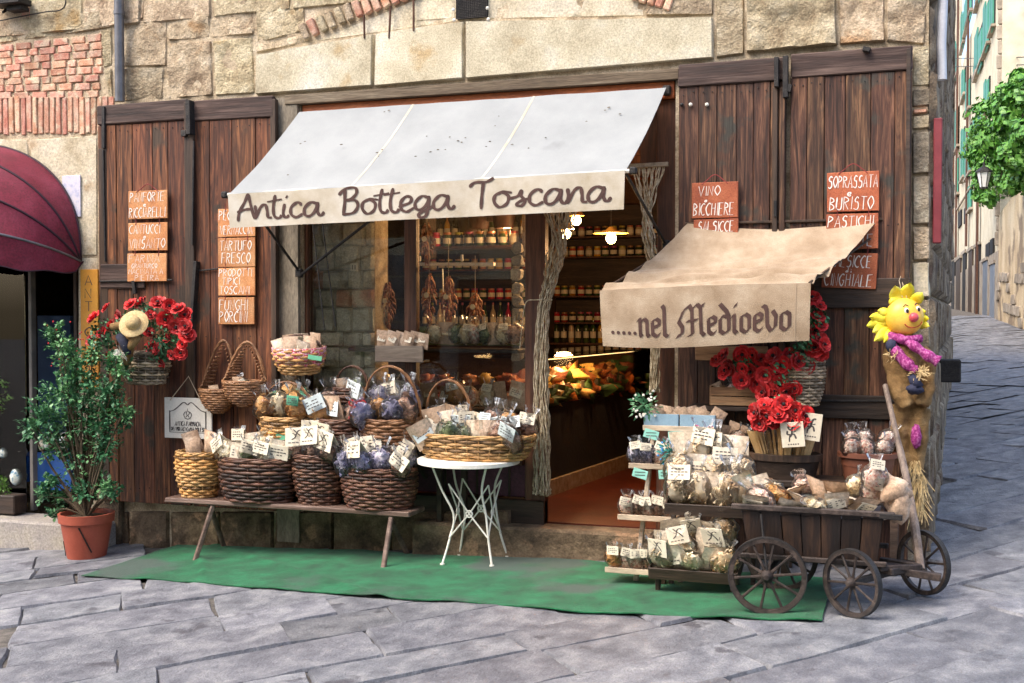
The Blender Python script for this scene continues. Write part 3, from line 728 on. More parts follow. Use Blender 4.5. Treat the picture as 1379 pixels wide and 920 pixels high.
# ------------------------------------------------------------------ the room behind
room = thing('shop_room', 'dim warm shop room seen through the window and open door', 'room', (0,2.6,0))
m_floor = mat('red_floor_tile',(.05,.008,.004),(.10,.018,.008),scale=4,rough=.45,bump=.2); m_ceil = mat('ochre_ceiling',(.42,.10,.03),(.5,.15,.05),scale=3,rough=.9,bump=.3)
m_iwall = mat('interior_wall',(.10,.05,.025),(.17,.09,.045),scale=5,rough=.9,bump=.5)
RX0 = XL-2.2; RX1 = K.x-.6
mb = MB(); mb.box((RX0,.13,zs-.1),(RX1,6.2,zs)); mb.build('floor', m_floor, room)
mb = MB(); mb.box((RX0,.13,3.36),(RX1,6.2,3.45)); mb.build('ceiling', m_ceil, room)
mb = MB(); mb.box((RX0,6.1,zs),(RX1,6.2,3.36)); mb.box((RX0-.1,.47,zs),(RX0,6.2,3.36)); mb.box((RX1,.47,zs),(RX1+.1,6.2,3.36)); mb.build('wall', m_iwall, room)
for k in range(8):
    y = .6+k*.6; mb = MB(); mb.cbox(((RX0+RX1)/2,y,3.30),(RX1-RX0,.1,.12),.01); mb.build('beam', m_frame, room)
m_jarlid = mat('jar_lid',(.3,.08,.03),(.5,.3,.1),scale=3,rough=.4,bump=0,hue=.1,rnd=.4)
jm = [mat('jar_'+n_,c_,d_,scale=12,rough=.12,bump=0,rnd=.4,hue=.03,coat=.6) for n_,c_,d_ in [('amber',(.4,.12,.02),(.6,.28,.05)),('dark',(.02,.02,.01),(.06,.05,.02)),('red',(.35,.03,.015),(.5,.08,.03)),('cream',(.5,.4,.22),(.65,.55,.35)),('green',(.03,.06,.015),(.08,.12,.03))]]
def jar_mesh(kind):
    mb = MB(); 
    if kind == 'bottle': mb.lathe([(.033,0),(.036,.01),(.036,.17),(.03,.2),(.012,.24),(.012,.3)], 10); mb.mi = 1; mb.lathe([(.014,.28),(.014,.31)], 8); mb.mi = 2; mb.lathe([(.0368,.06),(.0368,.14)], 10, cap0=False, cap1=False)
    else: mb.lathe([(.038,0),(.043,.01),(.043,.09),(.036,.105)], 10); mb.mi = 1; mb.lathe([(.038,.105),(.038,.125)], 10); mb.mi = 2; mb.lathe([(.0438,.025),(.0438,.075)], 10, cap0=False, cap1=False)
    return mb
protoj = {}
for k in ('bottle','jar'):
    for i,m_ in enumerate(jm):
        mb = jar_mesh(k); o = mb.build(k, [m_, m_jarlid, m_card], smooth=40); protoj[(k,i)] = o.data; bpy.data.objects.remove(o)
cnt = 0
def shelves(name, label, x0, x1, y0, zlist, depth, kinds, back=True, face=0):
    """freestanding shelf unit along X at y0 with jars and bottles as things"""
    global cnt
    t = thing(name, label, 'shelves', ((x0+x1)/2,y0,zlist[0]))
    if back:
        mb = MB(); mb.box((x0,y0+depth,zlist[0]-.02),(x1,y0+depth+.02,zlist[-1]+.4)); mb.build('back_board', m_dark, t)
    for xx in (x0,x1):
        mb = MB(); mb.cbox((xx,y0+depth/2,(zlist[0]+zlist[-1])/2+.15),(.03,depth,zlist[-1]-zlist[0]+.5),.003); mb.build('side', m_dark, t)
    for z_ in zlist:
        mb = MB(); mb.cbox(((x0+x1)/2,y0+depth/2-.005,z_-.012),(x1-x0-.03,depth,.022),.003); mb.build('shelf', m_frame, t)
        kd = kinds[zlist.index(z_) % len(kinds)]; x = x0+.08; jn_ = 0
        while x < x1-.06:
            ki_ = RS.randrange(5); me = protoj[(kd, ki_)]; o = bpy.data.objects.new(kd, me); C.objects.link(o); o.location = (x, y0+depth*.35+RS.uniform(-.02,.02), z_); o.rotation_euler.z = RS.uniform(0,6)
            jn_ += 1; tag(o, '%s %s, number %s from left, %s row of %s' % (['amber','dark','red','cream','green'][ki_], 'bottle' if kd=='bottle' else 'preserve jar', ('one two three four five six seven eight nine ten eleven twelve thirteen fourteen fifteen sixteen seventeen eighteen nineteen twenty'.split()+['twenty-something']*40)[jn_-1], ['lowest','second lowest','middle','second highest','highest'][zlist.index(z_)], label), kd, '%s on %s' % (kd+'s', label)); cnt += 1
            x += .105 if kd=='jar' else .095
shelves('shelf_unit','the back shop shelves', at(738,400,5.6).x, at(925,400,5.6).x, 5.6, [at(800,462,5.6).z,at(800,434,5.6).z,at(800,398,5.6).z,at(800,345,5.6).z,at(800,318,5.6).z], .3, ['bottle','jar','jar','jar','jar'])
shelves('shelf_unit','the rear wall shelves', at(560,400,4.5).x, at(735,400,4.5).x, 4.5, [1.5,1.85,2.2,2.55,2.9], .3, ['bottle','jar','jar','bottle','jar'])
shelves('shelf_unit','the high window shelves', at(565,300,1.2).x, at(700,300,1.2).x, 1.3, [2.28,2.62], .25, ['jar','bottle'], back=False)
# hanging braids and sacks in the window
m_chili = mat('dried_bunch',(.08,.02,.01),(.32,.10,.04),(.5,.36,.2),scale=30,rough=.6,bump=.8,rnd=.3)
def bunch(px,py0,py1,Y,label,m=m_chili,rad=.055, cat='dried bunch'):
    a = at(px,py0,Y); b = at(px,py1,Y); t = thing('dried_bunch', label, cat, a, 'dried bunches hanging in the window')
    mb = MB(); n_ = 70
    for k in range(n_):
        u = k/n_; c = a.lerp(b,u); r = rad*(.4+.9*sin(pi*min(1,u*1.15)))
        d = Vector((RS.uniform(-1,1),RS.uniform(-1,1),RS.uniform(-.9,.2))).normalized(); p = c+Vector((d.x*r*.6,d.y*r*.6,0))
        mb.tube([p, p+d*r*.4+Vector((0,0,-.02)), p+d*r*.5+Vector((0,0,-.05))], [.009,.007,.002], 4)
    mb.build('pods', m, t, kind='stuff'); mb = MB(); mb.tube([a+Vector((0,0,.3)),a,b],.003,4); mb.build('cord', m_string, t)
    mb = MB(); mb.T = Matrix.Translation(a.lerp(b,.45)+Vector((0,-rad*1.05,0))) @ Matrix.Rotation(pi/2,4,'X'); mb.lathe([(.022,0),(.022,.003)],12); mb.build('round_tag', m_card, t)
for k,(px,y0,y1,l_) in enumerate([(522,380,436,'leftmost bunch of dried chillies in the window'),(578,368,434,'bunch of dried garlic hanging just right of the window mullion'),(604,372,434,'third dried bunch hanging in the window'),(575,300,350,'dark dried bunch high in the window'),(640,395,436,'rightmost small dried bunch in the window')]):
    bunch(px,y0,y1,.45,l_)
# hams and dark hanging goods at ceiling
m_ham = mat('cured_ham',(.03,.008,.005),(.09,.03,.014),scale=8,rough=.5,bump=.5)
for k in range(5):
    x = -1.35+k*.2; y = 1.6+RS.uniform(-.3,.5); zt_ = 3.15; mb = MB(); l_ = RS.uniform(.4,.55)
    mb.lathe([(.015,0),(.09,-.0),(.11,.12),(.08,.25),(.035,l_)], 12, (x,y,zt_-l_-.2), sy=.6); mb.tube([(x,y,zt_+.15),(x,y,zt_-.2)],.005,4)
    o = mb.build('cured_ham', m_ham, smooth=50); tag(o, 'cured ham hanging from the ceiling inside the shop, %s' % ['far left','second from left','middle','second from right','far right'][k], 'ham', 'hams hanging from the ceiling')
# glass counter
cx0, cx1 = at(640,480,1.6).x, at(905,480,1.6).x
ct = thing('display_counter', 'long glass food counter glowing over a dark base inside the shop', 'counter', (cx0,1.6,zs))
zc = at(800,545,1.7).z; zc2 = at(800,470,1.7).z
def prism(mb, P, z0, z1):
    n_=len(P); mb.add([(p[0],p[1],z0) for p in P]+[(p[0],p[1],z1) for p in P], [tuple(range(n_))[::-1], tuple(range(n_,2*n_))]+[(i,(i+1)%n_,n_+(i+1)%n_,n_+i) for i in range(n_)])
e0 = gzp(742,668,zs); e1 = gzp(880,618,zs); e0 = e0+(e0-e1)*.12; e0.z = e1.z = 0; print('counter', e0, e1); dn = (e1-e0).normalized(); nn = Vector((-dn.y,dn.x,0))
def cq(a,b,o0,o1): return [(e0+dn*a+nn*o0)[:2],(e0+dn*b+nn*o0)[:2],(e0+dn*b+nn*o1)[:2],(e0+dn*a+nn*o1)[:2]]
LC = (e1-e0).length
zc = .90; zc2 = 1.31
mb = MB(); prism(mb, cq(0,LC,.02,.6), zs+.14, zc); mb.build('base', m_blk, ct)
mb = MB(); prism(mb, cq(-.02,LC,-.01,.6), zs, zs+.14-.003); mb.build('skirting', m_weave_g, ct)
mb = MB(); prism(mb, cq(-.02,LC,0,.62), zc2, zc2+.02); mb.build('glass_top', m_case, ct)
mb = MB(); prism(mb, cq(0,LC,.0,.006), zc+.002, zc2-.002); mb.build('front_glass', m_case, ct)
m_food = [mat('food_'+n_,c_,d_,scale=10,rough=.5,bump=.6,rnd=.3,hue=.02) for n_,c_,d_ in [('cheese',(.42,.20,.04),(.6,.36,.10)),('salami',(.16,.03,.012),(.32,.08,.03)),('rind',(.36,.12,.015),(.5,.2,.04)),('greens',(.02,.05,.01),(.05,.10,.02)),('ham',(.35,.12,.05),(.5,.24,.12))]]
for i in range(40):
    a = (i%20+.5)/20*LC; o_ = .10+.16*(i//20); c = e0+dn*a+nn*o_; m_ = m_food[3] if (i//20==0 and i%2==0) else RS.choice(m_food)
    mb = MB(); rx_ = RS.uniform(.09,.14); c.z = zc+.06+.13*(i//20)
    mb.blob(c, (rx_,rx_*.7,RS.uniform(.06,.10)), 10, 8, 1.1, i, 3.5)
    o = mb.build('food', m_, smooth=1); tag(o, '%s in the lit counter, %s row, number %s from the door' % (['cheese wedge','dark cured meat','rind wrapped cheese','leafy greens','pale ham'][m_food.index(m_)], ['front','back'][i//20], 'one two three four five six seven eight nine ten eleven twelve thirteen fourteen fifteen sixteen seventeen eighteen nineteen twenty'.split()[i%20]), 'food', 'food in the lit counter')
for i in range(9):
    c = e0+dn*((i+.5)/9*LC)+nn*.06; mb = MB(); mb.cbox((c.x,c.y,zc+.13),(.09,.004,.06),.001,Matrix.Rotation(atan2(dn.y,dn.x),3,'Z')); o = mb.build('price_card', m_card); tag(o,'small price card in the lit glass counter, number %s from the door' % 'one two three four five six seven eight nine'.split()[i],'price card','price cards in the counter')
# golden goods low in the window
for i in range(40):
    px = 432+(i//4)*28+RS.uniform(-6,6); c = at(px, 512+(i%4)*26, .4+.1*(3-i%4)); mb = MB()
    mb.blob(c, (.07,.05,.045), 10, 8, 1.1, i*3, 3.5); o = mb.build('window_food', RS.choice([m_food[0],m_food[2],m_food[4],m_food[3],m_food[1]]), smooth=1); tag(o,'wrapped food in the window display, %s row, number %s from left' % (['top','second','third','lowest'][i%4], 'one two three four five six seven eight nine ten'.split()[i//4]),'food','food heaped in the window display')
wd_ = thing('window_display_table', 'low dark display table inside the shop window', 'table', (at(560,600,.6).x,.6,zs))
mb = MB(); a = at(420,600,.6); b = at(700,600,.6); mb.cbox(((a.x+b.x)/2,.62,a.z-.06),(b.x-a.x,.8,.05),.005); mb.build('table_top', m_dark, wd_)
mb = MB(); a2_ = at(420,512,.7); mb.cbox(((a.x+b.x)/2,.85,a2_.z-.1),(b.x-a.x,.35,.04),.005); mb.build('upper_shelf', m_dark, wd_)
for xx in (a.x+.05,b.x-.05):
    for yy in (.3,.95): mb = MB(); mb.bar((xx,yy,zs),(xx,yy,a.z-.09),.05,.05); mb.build('leg', m_dark, wd_)
# glass shelf across the window with wooden box front
gs = thing('window_shelf', 'green tinted shelf across the inside of the shop window', 'shelf', at(600,455,.3))
mb = MB(); a = at(480,470,.3); b = at(705,462,.3); mb.cbox(((a.x+b.x)/2,.3,a.z),(b.x-a.x,.3,.03),.004); mb.build('board', m_dark, gs)
mb = MB(); c = at(650,440,.34); mb.cbox(((a.x+b.x)/2+.2,.36,a.z+.11),(b.x-a.x-.5,.01,.15),.003); mb.build('green_front', mat('green_cloth',(.08,.13,.04),(.2,.26,.1),scale=5,rough=.8,bump=.3), gs)
# white bars built as a reflection of street fittings in the glass
wf = thing('reflection_frame', 'thin white frame standing in for a reflection in the shop window', 'frame', at(620,400,.55))
for (x0,y0,x1,y1,w_) in [(562,356,666,356,.045),(596,362,598,436,.014),(565,345,565,352,.02),(622,343,622,352,.02)]:
    mb = MB(); mb.bar(at(x0,y0,.55),at(x1,y1,.55),w_,w_*.6,.002); mb.build('rail', m_white, wf)
pl = thing('stone_column', 'carved pale stone strip standing inside the shop window by the door', 'column', at(697,480,.5))
for k in range(9):
    y = 334+k*18; mb = MB(); c = at(697,y,.45); mb.cbox(c,(.075,.1,.085),.014,jit=.01); mb.build('stone_block', m_greystone, pl)
# solid stand-in for the reflected wall opposite: stone pier with a number plate
m_reflwall = mat('reflection_wall_stone',(.42,.38,.28),(.62,.57,.44),(.74,.70,.58),scale=9,detail=9,rough=.8,bump=1,bscale=30,bdist=.02,rnd=.2)
pr_ = thing('reflection_wall', 'rough stone pier standing in for a wall mirrored in the left pane', 'reflection', at(455,500,.8))
yy = 300
while yy < 520:
    h = RS.uniform(20,34); x = 398
    while x < 505:
        w_ = RS.uniform(20,38); x2 = min(505,x+w_)
        stone_quad([at(x,yy,.24),at(x2-1,yy,.24),at(x2-1,yy+h-1,.24),at(x,yy+h-1,.24)], .03, m_brick if RS.random()<.2 else m_reflwall, pr_, cell=.05, rough=.02); x = x2
    yy += h
a = at(399,300,.26); b = at(506,530,.26); mb = MB(); mb.box((a.x,.25,b.z),(b.x,.5,3.25)); mb.build('reflection_wall_core', m_mortar, pr_)
mb = MB(); c = at(477,360,.17); mb.cbox(c,(.065,.012,.065),.002); mb.build('reflection_plate', m_card, pr_)
mb = MB()
for dx in (-.011,.011): mb.box((c.x+dx-.003,c.y-.009,c.z-.018),(c.x+dx+.003,c.y-.0065,c.z+.018))
mb.build('number', m_ink, pr_)
# lamps
m_globe = emis('lamp_glow',(1,.72,.36),7)
for k,(px,py,Y,l_) in enumerate([(823,321,1.9,'lit round globe lamp under a flat yellow shade inside the door'),(776,297,1.1,'lit bulb lamp nearest the valance inside the door'),(762,315,.9,'lit bulb lamp just behind the rope curtain'),(682,291,1.4,'lit lamp half hidden by the valance of the white awning')]):
    c = at(px,py,Y); t = thing('pendant_lamp', l_, 'lamp', c, 'lit pendant lamps in the shop'); mb = MB(); r = .048 if k==0 else .042; mb.blob(c, r, 14, 10); mb.build('bulb', m_globe, t, smooth=1)
    mb = MB(); mb.lathe([(.16 if k==0 else .07,0),(.05,.03),(.02,.06)],20,(c.x,c.y,c.z+r*.9)); mb.build('lamp_shade', mat('yellow_enamel',(.75,.5,.12),scale=4,rough=.35,bump=0), t, smooth=50)
    mb = MB(); mb.tube([(c.x,c.y,c.z+r+.03),(c.x,c.y,3.3)],.004,5); mb.build('flex', m_iron, t)
    ld = bpy.data.lights.new('bulb_light','POINT'); ld.energy = (16,9,9,13)[k]; ld.color = (1,.55,.24); ld.shadow_soft_size = .05
    lo = bpy.data.objects.new('bulb_light',ld); C.objects.link(lo); lo.location = (c.x,c.y,c.z-.1 if k!=9 else c.z)
# counter strip lamps (lit inside the display case)
t = thing('counter_lamp','lit strip lamp inside the glass food counter','lamp',(e0.x,e0.y,zc2)); mb = MB(); p0 = e0+dn*.1+nn*.03; p1 = e1-dn*.1+nn*.03; mb.tube([(p0.x,p0.y,zc2-.02),(p1.x,p1.y,zc2-.02)],.004,8); mb.build('tube', emis('strip_glow',(1,.62,.25),1.0), t)
p = e0.lerp(e1,.35)+nn*.2
ld = bpy.data.lights.new('case_light','POINT'); ld.energy = 9; ld.color = (1,.55,.22); ld.shadow_soft_size = .1; lo = bpy.data.objects.new('case_light',ld); C.objects.link(lo); lo.location = (p.x,p.y,zc2-.04)

# ------------------------------------------------------------------ rope curtain in two gathered bunches
def rope_curtain(label, top, mid, end, n_, spread_top, rad, group):
    """top: (p0,p1) ends of rod; mid/end lists of points for the gathered tail"""
    t = thing('rope_curtain', label, 'door curtain', top[0], group)
    mb = MB()
    for i in range(n_):
        u = (i+.5)/n_; a = top[0].lerp(top[1],u); an = i*2.4; rr = rad*sqrt(((i*7)%n_+.5)/n_)
        o = Vector((cos(an)*rr, sin(an)*rr*.8, 0))
        pts = [a]+[m_+o*k for m_,k in mid]; e = pts[-1]+Vector((RS.uniform(-.008,.008),0,RS.uniform(-.03,.02))); pts.append(e)
        P = catmull(pts, 8); ph = RS.uniform(0,6)
        # bead-like braiding: wavy thickness
        for j in range(len(P)): P[j] = P[j]+Vector((sin(j*1.9+ph)*.006,cos(j*1.7+ph)*.006,0))
        mb.tube(P, [.0050+.0026*sin(j*2.1+ph) for j in range(len(P))], 5)
    mb.build('strands', m_rope, t, smooth=1, kind='stuff')
    return t
rc = rope_curtain('braided rope door curtain gathered on the left of the doorway', (at(718,262,.0),at(790,262,.0)), [(at(752,330,-.03),1.2),(at(741,380,-.04),1.0),(at(732,420,-.05),.9),(at(729,500,-.05),1.1),(at(730,580,-.05),1.2),(at(730,660,-.05),1.3)], None, 26, .3, .056, 'rope door curtains')
mb = MB(); mb.tube(catmull([at(700,470,.02),at(703,440,-.01),at(708,408,-.06),at(722,404,-.09),at(744,404,-.06)],6),.004,6); mb.build('tie_back', m_rope, rc)
rc = rope_curtain('braided rope door curtain gathered on the right of the doorway', (at(848,224,-.02),at(898,222,-.02)), [(at(872,300,-.02),.9),(at(880,360,-.04),.9),(at(883,430,-.05),.8),(at(882,520,-.05),.9)], None, 18, .3, .046, 'rope door curtains')
mb = MB(); mb.bar(at(846,224,-.02),at(900,221,-.02),.03,.03); mb.build('rod', m_weave_g, rc)
# ------------------------------------------------------------------ awnings
def quadfn(TL, TR, BR, BL): return lambda u, v: TL.lerp(TR,u).lerp(BL.lerp(BR,u), v)
aw = thing('shop_awning', 'white canvas awning with brown script lettering over the shop window', 'awning', at(650,140,-.05))
TL, TR, BR, BL = at(403,151,-.04), at(897,118,-.04), at(842,230,-.72), at(308,262,-.68)
q = quadfn(TL,TR,BR,BL)
def can(u, v):
    p = q(u,v); p.z -= .03*sin(pi*v)*(1+.35*sin(u*9.4)) + .006*noise.noise(Vector((u*9,v*4,1))) + .004*sin(u*40)*v*(1-v)*4; return p
mb = MB(); mb.grid(can, 40, 14, thick=(0,.002,-.004)); cn = mb.build('canopy', m_canvas, aw, smooth=60)
for k in (.335,.665):
    mb = MB(); mb.grid(lambda u,v: can(k+(u-.5)*.006, v)+Vector((0,0,.0025)), 1, 14); mb.build('seam', m_valance, cn, rel=False).location = -parent_loc(cn)
# dirt and leaf litter on the canopy
mb = MB(); spots = [(405,195),(411,192),(460,196),(510,212),(518,152),(524,150),(515,203),(563,219),(574,217),(580,206),(590,203),(600,203),(606,186),(617,191),(622,193),(627,187),(612,215),(620,220),(632,222),(655,199),(660,192),(672,158),(667,171),(388,237),(700,224),(712,201),(735,187),(790,165),(815,150),(748,212),(690,196),(560,212),(575,185),(835,155),(820,146),(770,210),(508,207)]
for (x,y) in spots:
    d = ray(x,y); n_ = (TR-TL).cross(BL-TL).normalized(); t_ = (TL-CAM).dot(n_)/d.dot(n_); p = CAM+d*t_+Vector((0,-.004,.007)); r = RS.uniform(.004,.011)
    e1_ = (TR-TL).normalized(); e2_ = (BL-TL).normalized(); a_ = RS.uniform(0,3); k_ = RS.uniform(.3,.7)
    mb.add([p+(e1_*cos(a_+i*pi/3)*r*1.3+e2_*sin(a_+i*pi/3)*r*k_) for i in range(6)]+[p+Vector((0,-.001,.004))], [(i,(i+1)%6,6) for i in range(6)])
o = mb.build('leaf_litter', m_bark, kind='stuff'); tag(o, 'dry specks of dirt and leaves lying on the white awning', 'leaf litter')
VBL, VBR = at(309,307,-.69), at(840,282,-.73)
WV = (BR-BL).length; ex = (BR-BL).normalized(); dzl = (BL-VBL).length; dzr = (BR-VBR).length
def val(x, y, off=0):                       # x metres from left, y metres up from the valance bottom
    u = x/WV; H = dzl+(dzr-dzl)*u; b = VBL.lerp(VBR,u); t_ = BL.lerp(BR,u)+Vector((0,-.012,0)); v = y/H
    p = b.lerp(t_, v); wv = .006*sin(u*23)+.004*sin(u*51+1)
    return p + Vector((0,-off+wv*(1-v),0))
mb = MB(); mb.grid(lambda u,v: val(u*WV, (1-v)*(dzl+(dzr-dzl)*u)), 60, 5, thick=(0,.003,0)); vl = mb.build('valance', m_valance, aw, smooth=60)
mb = MB(); script(mb, SCR, 'Antica Bottega Toscana', val, .075, .055, .185, WV*.945, .022, .003)
lt = mb.build('lettering', m_paint, vl, rel=False); lt.location = -parent_loc(vl)
mb = MB(); mb.tube([BL+Vector((-.03,.02,.0)),BR+Vector((.03,.02,.0))], .014, 8); mb.build('front_bar', m_white, aw, smooth=40)
for P_ in (BL+Vector((-.045,.02,0)), BR+Vector((.05,.02,0))):
    mb = MB(); mb.cbox(P_, (.05,.05,.05), .01); mb.build('end_cap', m_iron, aw)
for (A_,B_) in ((at(403,366,.0),BL+Vector((.1,.05,-.01))),(at(403,372,.0),at(500,296,-.5)),(at(897,330,.0),BR+Vector((0,.03,-.02)))):
    mb = MB(); mb.tube([A_,B_], .011, 8); mb.build('arm', m_iron, aw, smooth=40)
for (x,y) in ((403,368),(897,330),(898,122)):
    mb = MB(); mb.cbox(at(x,y,.0),(.06,.05,.07),.01); mb.build('bracket', m_iron, aw)
for (a_,b_) in (((421,300),(437,445)),((434,300),(452,440))):
    mb = MB(); mb.tube([at(*a_,.05), at(*b_,-.02)], .006, 6); mb.build('crank_rod', m_iron, aw)
# linen awning
sa = thing('linen_awning', 'small sagging beige linen awning with gothic lettering above the cart', 'awning', at(1050,300,-.1))
TL2, TR2, BR2, BL2 = at(926,299,-.09), at(1182,293,-.09), at(1092,379,-.62), at(808,390,-.60)
q2 = quadfn(TL2,TR2,BR2,BL2)
def can2(u, v):
    p = q2(u,v)
    p.z -= .055*sin(pi*u)*(1-v)**1.2 + .05*sin(pi*v)*(.8+.2*sin(u*5)) + .030*sin(v*24+u*3+noise.noise(Vector((u*3,v*2,0)))*2)*sst(v,.3,.75)*(1-sst(v,.93,1)) + .014*sin(v*52+u*7+noise.noise(Vector((u*5,v*3,4)))*3)*sst(v,.4,.8)*(1-sst(v,.93,1)) + .008*noise.noise(Vector((u*4,v*9,2)))
    p.z -= .03*(1-sin(pi*u))*sin(pi*v)*.5; p.z += .024*(abs(sin(v*13+u*1.6+1.2*noise.noise(Vector((u*2.2,v,3)))))**.45-.7)*sst(v,.3,.6)*(1-sst(v,.94,1))
    p.z += .018*sst(v,.9,1)*sin(pi*u)*.6 - .01
    return p
mb = MB(); mb.grid(can2, 60, 60, thick=(0,.002,-.003)); mb.build('canopy', m_linen, sa, smooth=60)
VL2, VR2 = at(812,466,-.61), at(1090,459,-.61); W2 = (BR2-BL2).length
def val2(x, y, off=0):
    u = x/W2; t_ = can2(min(1,max(0,u)),1)+Vector((0,-.006,0)); b = VL2.lerp(VR2,u)+Vector((0,0,-.025*sin(pi*u)*(1-u)*1.6)); H = (t_-b).length; v = y/H
    return b.lerp(t_,v)+Vector((0,-off-.008*sin(u*9)*(1-v)-.004*sin(u*24+v*3)*(1-v)-.01*sin(pi*v),0))
def v2g(u, v):
    x = u*W2; t_ = can2(u,1); b = VL2.lerp(VR2,u)+Vector((0,0,-.025*sin(pi*u)*(1-u)*1.6)); return val2(x, (1-v)*(t_-b).length)
mb = MB(); mb.grid(v2g, 50, 14, thick=(0,.003,0)); vl2 = mb.build('valance', m_linen, sa, smooth=60)
mb = MB(); mb.grid(lambda u,v: val2(W2*(.93+u*.006), v*.36, .003), 1, 12); o = mb.build('hem', mat('hem_thread',(.33,.25,.17),bump=0), vl2, rel=False); o.location = -parent_loc(vl2)
mb = MB(); script(mb, GOT, '.....nel Medioevo', val2, W2*.045, .075, .215, W2*.875, .02, .003, nib=.030)
lt = mb.build('lettering', m_paint, vl2, rel=False); lt.location = -parent_loc(vl2)
for A_,B_ in ((TL2+Vector((0,.05,-.1)),BL2+Vector((.01,.01,-.01))),(TR2+Vector((0,.05,-.1)),BR2+Vector((-.01,.01,-.01)))):
    mb = MB(); mb.tube([A_,B_], .009, 6); mb.build('arm', m_darkv, sa)
mb = MB(); mb.tube([TL2+Vector((-.02,.01,-.012)),TR2+Vector((.03,.01,-.012))], .01, 6); mb.build('back_bar', m_darkv, sa)

# ------------------------------------------------------------------ hanging boards
def board(label, x0,y0,x1,y1, lines, m, Y=-.105, tilt=0, group=None, cord=True, lw=.0064, name='hanging_sign', big=1):
    a = at(x0,y0,Y); b = at(x1,y1,Y); W = b.x-a.x; H = a.z-b.z; c = Vector(((a.x+b.x)/2,Y,(a.z+b.z)/2))
    t = thing(name, label, 'sign', c, group)
    mb = MB(); mb.T = Matrix.Translation(c); mb.cbox((0,0,0),(W,.014,H),.003,jit=.002); mb.build('board', m, t)
    def pos(x, y, off): return c+Vector((x-W/2, -.008-off, y-H/2))
    mb = MB()
    for (tx, fx, fy, fw, fh) in lines:
        write(mb, tx, pos, W*fx, H*(1-fy-fh), H*fh, W*fw, lw*big, .001)
    mb.build('lettering', m_chalk, t)
    if cord:
        mb = MB()
        if cord == 'loop': mb.tube(catmull([c+Vector((-W*.28,-.009,H*.45)),c+Vector((-W*.2,-.004,H*.5+.01)),c+Vector((0,.0,H*.5+.055)),c+Vector((W*.2,-.004,H*.5+.01)),c+Vector((W*.28,-.009,H*.45))],4),.0035,5)
        else:
            for sx in (-.3,.3): mb.tube([c+Vector((W*sx,-.010,H*.42)),c+Vector((W*sx+.004,-.004,H*.5+.012)),c+Vector((W*sx,-.010,H*.5+.045))],.003,5)
        mb.build('cord', m_cord, t)
    if tilt: t.rotation_euler = (0, radians(tilt), 0)
    return t
G1 = 'hand lettered boards hanging on the shutters'
board('orange sign reading PANFORTE RICCIARELLI, top of the three on the left shutter',173,258,226,294,[('PANFORTE',.05,.06,.9,.32),('e',.38,.42,.12,.14),('RICCIARELLI',.03,.6,.94,.34)],m_cotto,group=G1,cord='loop')
board('orange sign reading CANTUCCI VINSANTO, middle of the three on the left shutter',173,301,226,337,[('CANTUCCI',.04,.07,.8,.32),('e',.38,.43,.12,.12),('VINSANTO',.03,.58,.94,.34)],m_cotto,group=G1)
board('orange sign reading FARINA PIETRA, lowest of the three on the left shutter',172,342,225,379,[('FARINA',.05,.05,.8,.27),('GRANTURCO',.12,.36,.66,.16),('MACINATA A',.03,.55,.9,.18),('PIETRA',.2,.77,.62,.2)],m_cotto,group=G1,lw=.0045)
board('orange sign half hidden behind the white valance at its left end',294,282,344,318,[('PECORINO',.03,.06,.9,.34),('VERNACCIA',.05,.6,.9,.32)],m_cotto,group=G1)
board('orange sign reading TARTUFO FRESCO under the white valance',294,321,344,359,[('TARTUFO',.05,.1,.88,.34),('FRESCO',.1,.52,.8,.36)],m_cotto,group=G1)
board('orange sign reading PRODOTTI TIPICI TOSCANI under the TARTUFO sign',294,361,344,398,[('PRODOTTI',.03,.05,.92,.27),('TIPICI',.12,.36,.5,.24),('TOSCANI',.04,.66,.84,.28)],m_cotto,group=G1)
board('orange sign reading FUNGHI PORCINI, lowest of its column',294,401,343,437,[('FUNGHI',.04,.08,.82,.4),('PORCINI',.04,.52,.8,.4)],m_cotto,group=G1)
board('red sign reading VINO A BICCHIERE on the weathered shutter',932,247,994,293,[('VINO',.14,.1,.5,.27),('a',.27,.43,.1,.12),('BICCHIERE',.03,.58,.9,.34)],m_cottor,group=G1,cord='loop')
board('red sign peeping over the linen awning below the VINO sign',934,296,994,330,[('SALSICCE',.1,.08,.82,.4)],m_cottor,group=G1)
board('red sign reading SOPRASSATA BURISTO on the right shutter',1114,233,1184,284,[('SOPRASSATA',.02,.1,.96,.3),('e',.38,.45,.12,.16),('BURISTO',.05,.63,.86,.32)],m_cottor,group=G1,cord='loop')
board('red sign cut diagonally by the linen awning edge, middle of the right column',1113,289,1183,335,[('PASTICHI',.03,.06,.9,.32),('COTTE',.25,.58,.66,.34)],m_cottor,group=G1)
board('red tilted sign reading SALSICCE CINGHIALE, lowest of the right column',1108,341,1181,388,[('SALSICCE',.12,.08,.78,.33),('di',.42,.43,.13,.14),('CINGHIALE',.04,.6,.9,.34)],m_cottor,group=G1,tilt=3)
